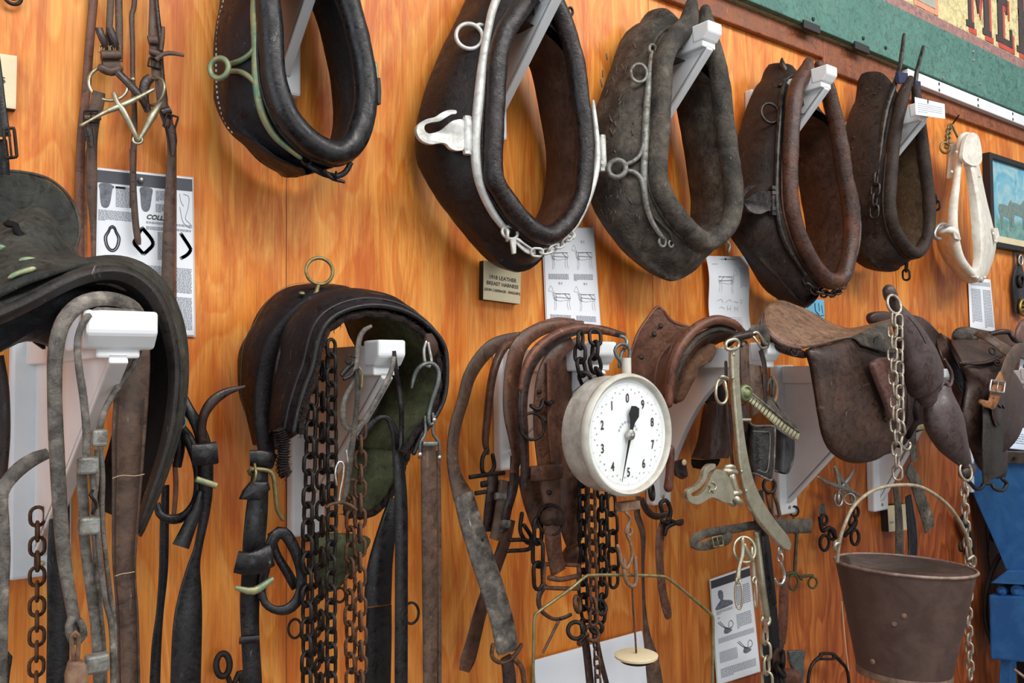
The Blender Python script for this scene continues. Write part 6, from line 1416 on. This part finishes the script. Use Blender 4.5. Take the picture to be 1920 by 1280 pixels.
lumpy(pad('flap', NZ([(288,372),(310,450),(330,560),(345,680),(362,780),(385,880),(420,960),(470,1010),(540,1042),(620,1052),(690,1035),(750,1000),(800,985),(835,900),(860,760),(875,600),(870,450),(840,392),(760,380),(680,355),(620,325),(560,300),(450,330),(360,352)], .42), .010, .035, CHOC, t), .005, .09)
pad('leather_patch', NZ([(672,470),(685,435),(720,418),(770,415),(805,430),(830,520),(845,640),(840,740),(815,800),(790,790),(760,700),(720,600)], .475), .012, .012, PINKBR, t)['label'] = 'smooth pinkish brown knee patch'
tube('thong', NZ([(630,590,.468),(650,580,.47),(672,576,.47)]), 1.6, DARK, t); tube('thong', NZ([(722,290,.462),(705,300,.463),(698,325,.463)]), 1.4, DARK, t)
tube('edge_hook', NZ([(772,770,.46),(780,795,.465),(800,800,.46)]), 1.8, BRONZE, t)
pad('far_cantle', NZ([(660,180),(668,155),(700,142),(760,140),(810,165),(820,200),(760,210),(700,218),(672,210)], .12), .02, .01, CHOC, t)
surf('front_arch', [NZ([(800,190,.40),(900,160,.36),(990,180,.3),(1060,240,.22),(1110,300,.14)]), NZ([(820,240,.42),(900,220,.38),(970,240,.32),(1030,290,.24),(1080,340,.16)]), NZ([(850,390,.43),(920,350,.4),(980,360,.34),(1030,380,.26),(1080,420,.2)])], DKBROWN, t, t=.008)
pad('arch_lining', NZ([(870,560),(960,470),(1060,460),(1140,540),(1160,650),(1120,780),(1020,840),(920,880),(850,960),(820,900),(850,760)], .25), .012, .01, BRISTLE, t)
strap('arch_band', NZ([(1120,560,.33,10),(1145,640,.34,14),(1150,720,.345,14),(1120,785,.35,14),(1060,820,.355,14),(980,835,.36,10),(940,845,.36,6)]), None, leather('pale_hide_band', S(120, 104, 72), S(164, 148, 110), .7, .6, 20), t, .006)['label'] = 'pale hide band'
tubew('frayed_stuffing', [ray(*p) for p in NZ([(960,660,.38),(950,740,.385),(955,800,.385),(920,860,.385),(905,890,.38)])], .008, BRISTLE, t)
tube('stitched_edge', NZ([(905,640,.40),(900,760,.40),(880,860,.40),(840,940,.41)]), 2.4, LINING, t)
lumpy(pad('far_panel', NZ([(1080,275),(1150,310),(1210,380),(1250,460),(1275,560),(1275,650),(1255,720),(1215,770),(1180,700),(1160,600),(1120,470),(1080,370)], .10), .012, .03, PINKBR, t), .003, .06)
surf('far_panel_lining', [NZ([(1075,280,.15),(1100,380,.2),(1160,500,.22),(1230,620,.2),(1262,640,.17)]), NZ([(1105,270,.17),(1150,370,.21),(1200,470,.22),(1245,570,.2),(1268,600,.17)])], LINING, t, t=.006)
tube('far_panel_edge', NZ([(1075,280,.16),(1090,370,.21),(1150,500,.23),(1225,625,.21),(1262,640,.18),(1245,560,.2),(1180,430,.22),(1110,290,.17)]), 2.6, DKBROWN, t)
t = thing('hanging_straps', 'grey-brown stirrup straps hanging below the large brown saddle behind the bucket', 'strap', ray(1710, 980, .3))
strap('strap_body', NZ([(930,860,.3,12),(935,950,.3,12),(940,1040,.3,12)]), None, GREYBR, t); strap('strap_body', JZ([(508,600,.3,16),(530,640,.3,18),(550,700,.3,19),(570,760,.3,19),(578,795,.3,18)]), None, GREYBR, t, .005)
for y in (735, 760): dome('punch_hole', 1400+562/1.685, 520+y/1.685, .304, 2, .4, DARK, t)
strap('strap_body', JZ([(468,655,.3,8),(478,720,.3,12),(482,800,.3,14),(482,900,.3,14)]), None, GREYBR, t)
strap('black_billet', JZ([(510,690,.12,10),(518,760,.12,14),(524,830,.12,16),(522,900,.12,14)]), None, BLACKL, t, .008)

#@@YOKE
YOKEL = leather('smooth_plum_brown_leather', S(70, 55, 53), S(98, 78, 72), .4, .4, 6, .001)
t = thing('yoke_bar', 'leather-covered yoke bar with ringed knob at its top, holding the bucket chains', 'yoke', ray(1740, 740, .52))
def cone(name, ax, mat, flat=.8):
    W = world([(x, y, d) for x, y, d, r in ax]); R_ = [r*mpp(x, y, d) for x, y, d, r in ax]
    return tubew(name, W, R_, mat, t, seg=28, step=.006, flat=flat)
cone('top_knob', NZ([(790,22,.53,14),(800,45,.53,15),(812,80,.53,12.5),(826,118,.53,13)]), YOKEL)
cone('upper_cover', NZ([(835,125,.53,15),(868,190,.53,25),(905,270,.53,34),(940,350,.53,42),(970,430,.53,49),(1000,520,.525,52),(1012,575,.52,48),(1014,610,.52,34)]), YOKEL, .55)
cone('lower_cover', NZ([(1275,1110,.50,10),(1262,1070,.50,13),(1232,1010,.50,22),(1192,940,.50,34),(1150,860,.50,46),(1115,780,.495,50),(1105,700,.49,44),(1105,610,.485,26)]), YOKEL, .55)
tube('cover_lip', NZ([(1095,600,.50),(1120,565,.50),(1145,590,.50),(1165,560,.50),(1160,500,.50),(1120,430,.50)]), 3.5, YOKEL, t)
cone('bottom_knob', NZ([(1240,1110,.5,12),(1262,1100,.5,14),(1278,1085,.5,12)]), DKBROWN)
ring('top_ring', 1420+820/3.2, 540+98/3.2, .55, 18, 3, CHAINS, t, (-.15, -.95, .2)); ring('bottom_ring', 1420+1250/3.2, 540+1100/3.2, .51, 17, 2.8, CHAINS, t, (-.15, -.95, .2))
tube('seam', NZ([(905,170,.56),(960,240,.57),(1010,330,.57)]), 1, DKBROWN, t)
CG = 'steel chains hanging from the yoke'
t = chain('chain', 'long twisted steel chain from the yoke knob down to the bucket handle', NZ([(815,150),(812,300),(812,500),(825,650),(825,800),(835,950),(840,1080),(846,1190)], .55), 27, 16, 2.7, CHAINS, CG, .3)
t = chain('chain', 'doubled strand of steel chain ending in a small hook beside the yoke', NZ([(848,165),(850,300),(852,500),(855,650),(858,800),(872,890)], .56), 27, 16, 2.7, CHAINS, CG, .9)
tube('hook', NZ([(872,880,.56),(862,930,.56),(880,965,.56),(905,968,.56),(918,945,.56),(914,930,.56)]), 2.8, CHAINS, t)
t = chain('chain', 'thin steel chain from the lower yoke ring down past the right side of the bucket', JZ([(690,635),(688,690),(692,760),(698,850),(703,950),(700,1050),(702,1150),(708,1290)], .50), 21, 12, 2.7, CHAINS, CG, .4)

#@@BUCKET
t = thing('bucket', 'brown riveted metal bucket with pale wire handle hanging on the chain', 'bucket', ray(1694, 1262, .52))
bd = .55; a_ = ray(1569, 1049, bd); b_ = ray(1826, 1066, bd); cR = (a_+b_)/2; cR = ray(1695, 1059, bd); R1 = 122*mpp(1695, 1060, bd)
lo = ray(1694, 1266, bd); R2 = 82*mpp(1694, 1264, bd)
axis = cR-lo; H = np.linalg.norm(axis); axis /= H
BUCK = metal('brown_painted_steel', S(74, 54, 48), S(92, 70, 62), .5, .15, 14, .0006); BUCKI = metal('dusty_bucket_inside', S(92, 78, 72), S(112, 96, 88), .6, .1, 30, .0006)
nn = [(R2*.96, .012), (R2, 0), (R2*1.02, .001), (R2*1.02, .016), (R2, .019)]
lathew('base_band', nn, lo, axis, RUSTL if False else metal('pale_base_band', S(128, 104, 84), S(96, 76, 62), .5, .3), t, 64)
lathew('bucket_body', [(R2, .010), (R1*.995, H)], lo, axis, BUCK, t, 72)
lathew('bucket_inside', [(0, .016), (R2*.97, .016), (R1*.98, H)], lo, axis, BUCKI, t, 72)
tubew('rim', [cR+np.cross(axis, u_)*R1*1.0 for u_ in [Matrix.Rotation(q, 3, Vector(axis)) @ Vector(np.cross(axis, [0, 1, 0])/np.linalg.norm(np.cross(axis, [0, 1, 0]))) for q in np.linspace(0, 2*pi, 40, endpoint=False)]], .0036, metal('worn_rim_metal', S(118, 92, 82), S(156, 134, 118), .45, .3), t, closed=True)
tube('handle', [(1570,1052,.55),(1573,1020,.555),(1583,985,.56),(1603,946,.56),(1640,918,.56),(1687,909,.56),(1732,915,.56),(1778,948,.56),(1806,990,.56),(1818,1030,.555),(1822,1062,.55)], 3.4, metal('pale_rusted_wire', S(176, 162, 136), S(136, 120, 96), .5, .4), t)
tube('handle_hook', JZ([(700,890,.56),(716,880,.565),(722,895,.565),(716,915,.56),(705,905,.56)]), 3, CHAINS, t)
tube('handle_end', [(1566,1032,.555),(1566,1020,.56),(1574,1018,.56)], 3.4, CHAINS, t)
for x, y in ((1695, 1154), (1677, 1169), (1636, 1240)):
    yv = ray(x, y, bd); # on the front of the cone
    h_ = (yv-lo) @ axis; rr = R2+(R1-R2)*h_/H
    for dd in np.arange(bd+R1*1.1, bd, -.001):
        p = ray(x, y, dd); q = p-lo; q = q-axis*(q @ axis)
        hh = (p-lo) @ axis
        if np.linalg.norm(q) <= R2+(R1-R2)*hh/H: break
    lathew('rivet', [(.006, 0), (.005, .002), (0, .003)], p, q, RUSTL, t, 12)

#@@SMALL
t = thing('spurs', 'pair of bright steel spurs on the wall left of the bucket handle', 'spurs', ray(1575, 940, .02))
for pts in ([(225,630),(260,650),(295,662),(330,675),(356,690)], [(278,597),(285,620),(292,650),(305,680)], [(338,606),(325,630),(305,655),(295,670)], [(276,598),(300,640),(328,680),(332,712)]): tube('spur_band', JZ(pts, .05), [2.2]+[4]*(len(pts)-2)+[2.2], STEEL, t)
ring('rowel_ring', 1400+290/1.685, 520+700/1.685, .05, 13, 2.6, STEEL, t); tube('spur_shank', JZ([(292,675,.06),(290,690,.07),(290,705,.07)]), 3, STEEL, t); ring('rowel_ring', 1400+325/1.685, 520+700/1.685, .05, 10, 2.2, STEEL, t, (-.7, -.6, 0))
t = thing('snaffle_bit', 'dark iron bit with two rings on a nail below the spurs', 'bit', ray(1550, 1000, .02))
strap('bit_hanger', JZ([(236,718,.03,11),(240,748,.03,11)]), None, STG, t); tube('bit_bar', JZ([(232,760,.04),(240,800,.045),(262,790,.045),(280,820,.045)]), 4, IRON, t)
for x, y, r in ((246, 838, 14), (245, 765, 9), (270, 810, 10)): ring('ring', 1400+x/1.685, 520+y/1.685, .04, r, 3, IRON, t, (-.2, -.9, 0), .8)
tube('white_hook', JZ([(292,830,.05),(278,835,.05),(275,850,.05),(290,862,.05)]), 2.6, CHAINS, t)
t = thing('snaffle_bit', 'dark iron bit behind the left arm of the bucket handle', 'bit', ray(1600, 1010, .02))
for x, y, r in ((335, 770, 12), (342, 820, 14), (345, 740, 9)): ring('ring', 1400+x/1.685, 520+y/1.685, .04, r, 3, IRON, t, (-.4, -.9, 0), .6)
tube('bit_bar', JZ([(310,815,.04),(328,795,.05),(345,770,.04)]), 4, IRON, t)
t = thing('brass_curb_bit', 'small dull brass bit on the wall between the hame hook and the bucket', 'bit', ray(1500, 1070, .02))
GB = metal('dull_green_bit_metal', S(104, 100, 70), S(78, 80, 58), .5, .7)
XZ = lambda pts, d=None: Z(1320, 1050, 5.567, pts, d)
tube('shank', [(1493,985,.04),(1494,1005,.04),(1492,1030,.04),(1491,1055,.04),(1490,1072,.04)], [3,3.5,3,3.5,3], GB, t); ring('top_ring', 1489, 958, .03, 9, 2, IRON, t, (-.4, -.9, 0))
tube('mouth_bar', XZ([(860,150,.04),(930,130,.04),(1010,165,.045),(1060,165,.045),(1130,160,.04)]), 3, GB, t); ring('ring', 1320+930/5.567, 1050+230/5.567, .04, 14, 2.2, GB, t, (-.3, -.9, 0), .75); ring('ring', 1320+1135/5.567, 1050+235/5.567, .04, 10, 2, GB, t, (-.3, -.9, 0), .95); tube('lower_bar', XZ([(1000,180,.045),(1020,200,.045)]), 2.4, GB, t)
tube('upper_bar', [(1488,970,.04),(1490,1000,.04)], 2, GB, t)
t = thing('stirrup', 'plain iron stirrup hanging low on the wall left of the bucket base', 'stirrup', ray(1550, 1280, .03))
tube('arch', XZ([(1085,1330,.05),(1090,1230,.05),(1110,1130,.05),(1150,1060,.05),(1210,1010,.05),(1240,975,.05),(1330,975,.05),(1370,1000,.05),(1430,1060,.05),(1480,1120,.05),(1505,1200,.05),(1515,1330,.05)]), [3,3,3,3.4,4,3,3,4,3.4,3,3,3], IRON, t)
tube('strap_bar', XZ([(1205,1030,.05),(1350,1030,.05)]), 2.4, IRON, t); tube('strap_bar', XZ([(1215,975,.05),(1205,1030,.05)]), 2.4, IRON, t); tube('strap_bar', XZ([(1350,980,.05),(1350,1030,.05)]), 2.4, IRON, t)
o = tube('twine', XZ([(1440,430,.03),(1455,650,.03),(1480,900,.03),(1515,1200,.03),(1525,1330,.03)]), .7, CREAM, None); ptag(o, 'thin pale cord hanging on the wall left of the bucket', 'cord')
t = thing('hanging_bit', 'dark bit and strap on the wall right of the bucket handle', 'bit', ray(1807, 1000, .03))
SZ = lambda pts, d=None: Z(1760, 600, 1.8825, pts, d)
strap('strap_body', SZ([(82,690,.03,8),(95,740,.03,12),(112,780,.03,12),(118,850,.03,8)]), None, BLACKL, t, .006); ring('ring', 1760+80/1.8825, 600+800/1.8825, .04, 8, 2, IRON, t); tube('hook', SZ([(185,745,.03),(190,775,.03)]), 3, IRON, t)
for k, pts in enumerate(([(165,690),(172,800),(180,880)], [(185,700),(180,760),(172,840)])): tube('cord', SZ(pts, .02), 1, IRON, t)

#@@SADDLE6
t = thing('saddle', 'smaller far brown saddle with a buckled tan girth strap, above the blue machine', 'saddle', ray(1860, 880, .3))
surf('seat', [NZ([(1170,290,.12),(1190,250,.12),(1250,235,.12),(1330,250,.12),(1400,262,.14),(1500,258,.15),(1550,300,.16)]), NZ([(1165,330,.22),(1230,320,.22),(1300,320,.22),(1370,330,.22),(1430,330,.22),(1500,310,.22),(1580,340,.22)]), NZ([(1200,400,.30),(1260,410,.31),(1330,410,.32),(1400,400,.32),(1450,390,.32),(1500,370,.31),(1600,390,.28)]), NZ([(1225,450,.33),(1290,448,.34),(1360,440,.35),(1420,425,.35),(1470,410,.34),(1520,400,.33),(1610,430,.30)])], CHOC, t, t=.008)
pad('cantle', NZ([(1172,290),(1180,258),(1220,238),(1290,240),(1330,262),(1320,300),(1260,315),(1190,312)], .20), .012, .015, GREYBR, t)
tube('seat_edge', NZ([(1215,450,.335),(1290,455,.345),(1360,448,.355),(1420,432,.355),(1470,412,.345)]), 2.6, DKBROWN, t)
lumpy(pad('flap', NZ([(1210,450),(1240,560),(1220,700),(1215,800),(1240,900),(1300,980),(1380,1010),(1450,990),(1510,940),(1560,850),(1582,740),(1575,620),(1540,540),(1480,470),(1420,440),(1300,452)], .31), .010, .05, CHOC, t), .004, .08)
lumpy(pad('lower_flap', NZ([(1250,880),(1290,1000),(1330,1080),(1400,1130),(1470,1140),(1490,1060),(1480,960),(1400,930),(1300,870)], .28), .010, .02, DKBROWN, t), .004, .05)
tube('pommel_arch', NZ([(1400,275,.26),(1460,262,.28),(1510,265,.29),(1530,290,.3),(1545,310,.3),(1580,330,.29),(1595,380,.28)]), 5, DKBROWN, t)
for x, y in ((1410, 378), (1440, 445)): ring('d_ring', 1420+x/3.2, 540+y/3.2, .36, 6, 1.8, IRON, t, (-.4, -.8, .2))
strap('crossing_strap', NZ([(1320,265,.30,14),(1390,300,.34,15),(1460,350,.365,16),(1520,390,.37,16),(1570,420,.365,16)]), None, STRAPB, t, .006)
strap('girth_strap', NZ([(1630,340,.36,13),(1570,370,.37,16),(1525,430,.375,18),(1490,510,.38,18),(1465,570,.38,18)]), None, STRAPB, t, .006)
strap('tan_strap_end', NZ([(1470,540,.39,16),(1440,600,.392,17),(1418,660,.392,17),(1400,692,.392,16),(1370,695,.395,12),(1335,678,.395,5)]), None, TANB, t, .006)['label'] = 'tan strap end with punched holes'
for x, y in ((1434, 620), (1418, 658), (1480, 510)): dome('punch_hole', 1420+x/3.2, 540+y/3.2, .397, 1.8, .4, DARK, t)
buckle('buckle', 1420+1440/3.2, 540+590/3.2, .402, 13, 10, 2, STEEL, t, .15)
strap('billet', NZ([(1465,630,.375,12),(1455,690,.38,16)]), None, DKBROWN, t, .008); strap('billet', NZ([(1445,640,.385,12),(1440,700,.388,14)]), None, DKBROWN, t, .006)
hb = strap('hanging_billet', NZ([(1415,700,.37,38),(1415,800,.375,38),(1412,900,.375,38),(1410,1000,.375,37),(1415,1140,.37,36)]), None, leather('olive_black_leather', S(44, 38, 32), S(74, 62, 50), .5, .4), t, .008)
strap('strap_point', NZ([(1434,700,.385,18),(1436,760,.385,18),(1432,810,.385,12),(1428,825,.385,4)]), None, DKBROWN, t, .005)
tube('dark_bit', SZ([(90,560,.3),(112,575,.31),(130,595,.31),(150,592,.31),(160,578,.31),(185,578,.31),(198,595,.32),(225,600,.32),(240,578,.32),(225,560,.32)]), 3.6, DARK, t)
# brasses, far saddle edge
t = thing('horse_brasses', 'black leather strap with two gold horse brasses at the right edge beneath the framed picture', 'horse brasses', ray(1912, 600, .02))
EZ = lambda pts, d=None: Z(1780, 270, 2.977, pts, d)
GOLD = metal('gold_brass', S(196, 160, 84), S(150, 116, 54), .3, .9)
strap('strap_body', EZ([(382,600,.02,6),(388,660,.02,8),(390,740,.02,20),(385,800,.02,20),(395,880,.02,22),(392,950,.02,18)]), None, BLACKL, t); ring('buckle', 1780+398/2.977, 270+648/2.977, .03, 9, 2, STEEL, t, (-.2, -.9, 0), .6)
ring('medallion', 1780+400/2.977, 270+765/2.977, .03, 10, 3, IRON, t); ring('medallion', 1780+412/2.977, 270+912/2.977, .03, 14, 3, GOLD, t)
tube('medallion_bar', EZ([(398,900,.032),(425,905,.032)]), 2, GOLD, t); tube('medallion_bar', EZ([(400,925,.032),(425,920,.032)]), 2, GOLD, t)
sd = pad('saddle_skirt', [(1938,595,.16),(1915,600,.16),(1903,620,.16),(1905,650,.16),(1918,668,.16),(1990,670,.16),(1990,595,.16)], .012, .02, PINKBR); ptag(sd, 'pinkish brown leather saddle edge cut off by the right edge of the photo', 'saddle')

#@@MACHINE
BLUE = metal('chalky_blue_paint', S(34, 96, 160), S(54, 120, 182), .5, .0, 8, .0005)
t = thing('seed_machine', 'bright blue painted farm machine with sloping hopper at the lower right corner', 'machine', (3.9, -.6, .9))
def rayx(x, y, X):
    v = CF*FPX+CR*(x-960)-CU*(y-640); return CC+v*((X-CC[0])/v[0])
def prism(name, front, X0, X1, mat, bv=.004):
    W = np.array([rayx(x, y, X0) for x, y in front]); B_ = W.copy(); B_[:, 0] = X1
    k = len(W); from mathutils.geometry import tessellate_polygon
    tr = tessellate_polygon([[Vector(v) for v in W]])
    F = [tuple(q) for q in tr]+[tuple(i+k for i in q) for q in tr]+[(i, (i+1) % k, (i+1) % k+k, i+k) for i in range(k)]
    return bevel(mk(name, list(W)+list(B_), F, mat, t, False), bv)
XM = 3.47
prism('hopper', [(1816,905),(1826,862),(1985,862),(1970,1075),(1886,1068),(1870,1030),(1850,985),(1832,945)], XM, XM+.6, BLUE)
prism('hopper_flange', [(1878,846),(1990,850),(1990,872),(1882,868)], XM-.02, XM+.02, STG)
tube('hopper_seam', [(1868,1010,.0),(1960,1012,.0)], 1.2, BLUE, t) if False else None
prism('shelf', [(1856,1093),(1886,1070),(1990,1074),(1990,1100)], XM-.04, XM+.5, BLUE)
prism('gear_recess', [(1872,1098),(1990,1102),(1990,1120),(1870,1118)], XM+.02, XM+.4, SADV)
for x, y, r in ((1912, 1107, 11), (1882, 1106, 8)): lathew('boss', [(r*.0022, 0), (r*.0022, .02), (r*.0011, .024), (r*.001, .03), (0, .032)], rayx(x, y, XM+.01), (-1, 0, 0), BLUE, t, 24)
prism('lower_box', [(1853,1114),(1870,1117),(1990,1118),(1990,1246),(1920,1242),(1856,1236)], XM-.03, XM+.5, BLUE, .008)
prism('leg', [(1876,1236),(1896,1238),(1890,1500),(1862,1500)], XM, XM+.05, BLUE); prism('leg', [(1905,1240),(1990,1246),(1990,1500),(1925,1500)], XM+.3, XM+.34, DARK)
tubew('leg_brace', [rayx(*p, XM-.02) for p in ((1903,1255),(1925,1272),(1950,1290))], .006, CHAINS, t)
tubew('drive_wheel', [rayx(x, y, XM+.05) for x, y in ((1925,1006),(1892,1022),(1868,1052),(1852,1095),(1847,1145),(1852,1180),(1862,1210))], .009, DARK, t)
lathew('bolt', [(.006, 0), (.006, .005), (0, .006)], rayx(1902, 859, XM-.022), (-1, 0, 0), DARK, t, 12)
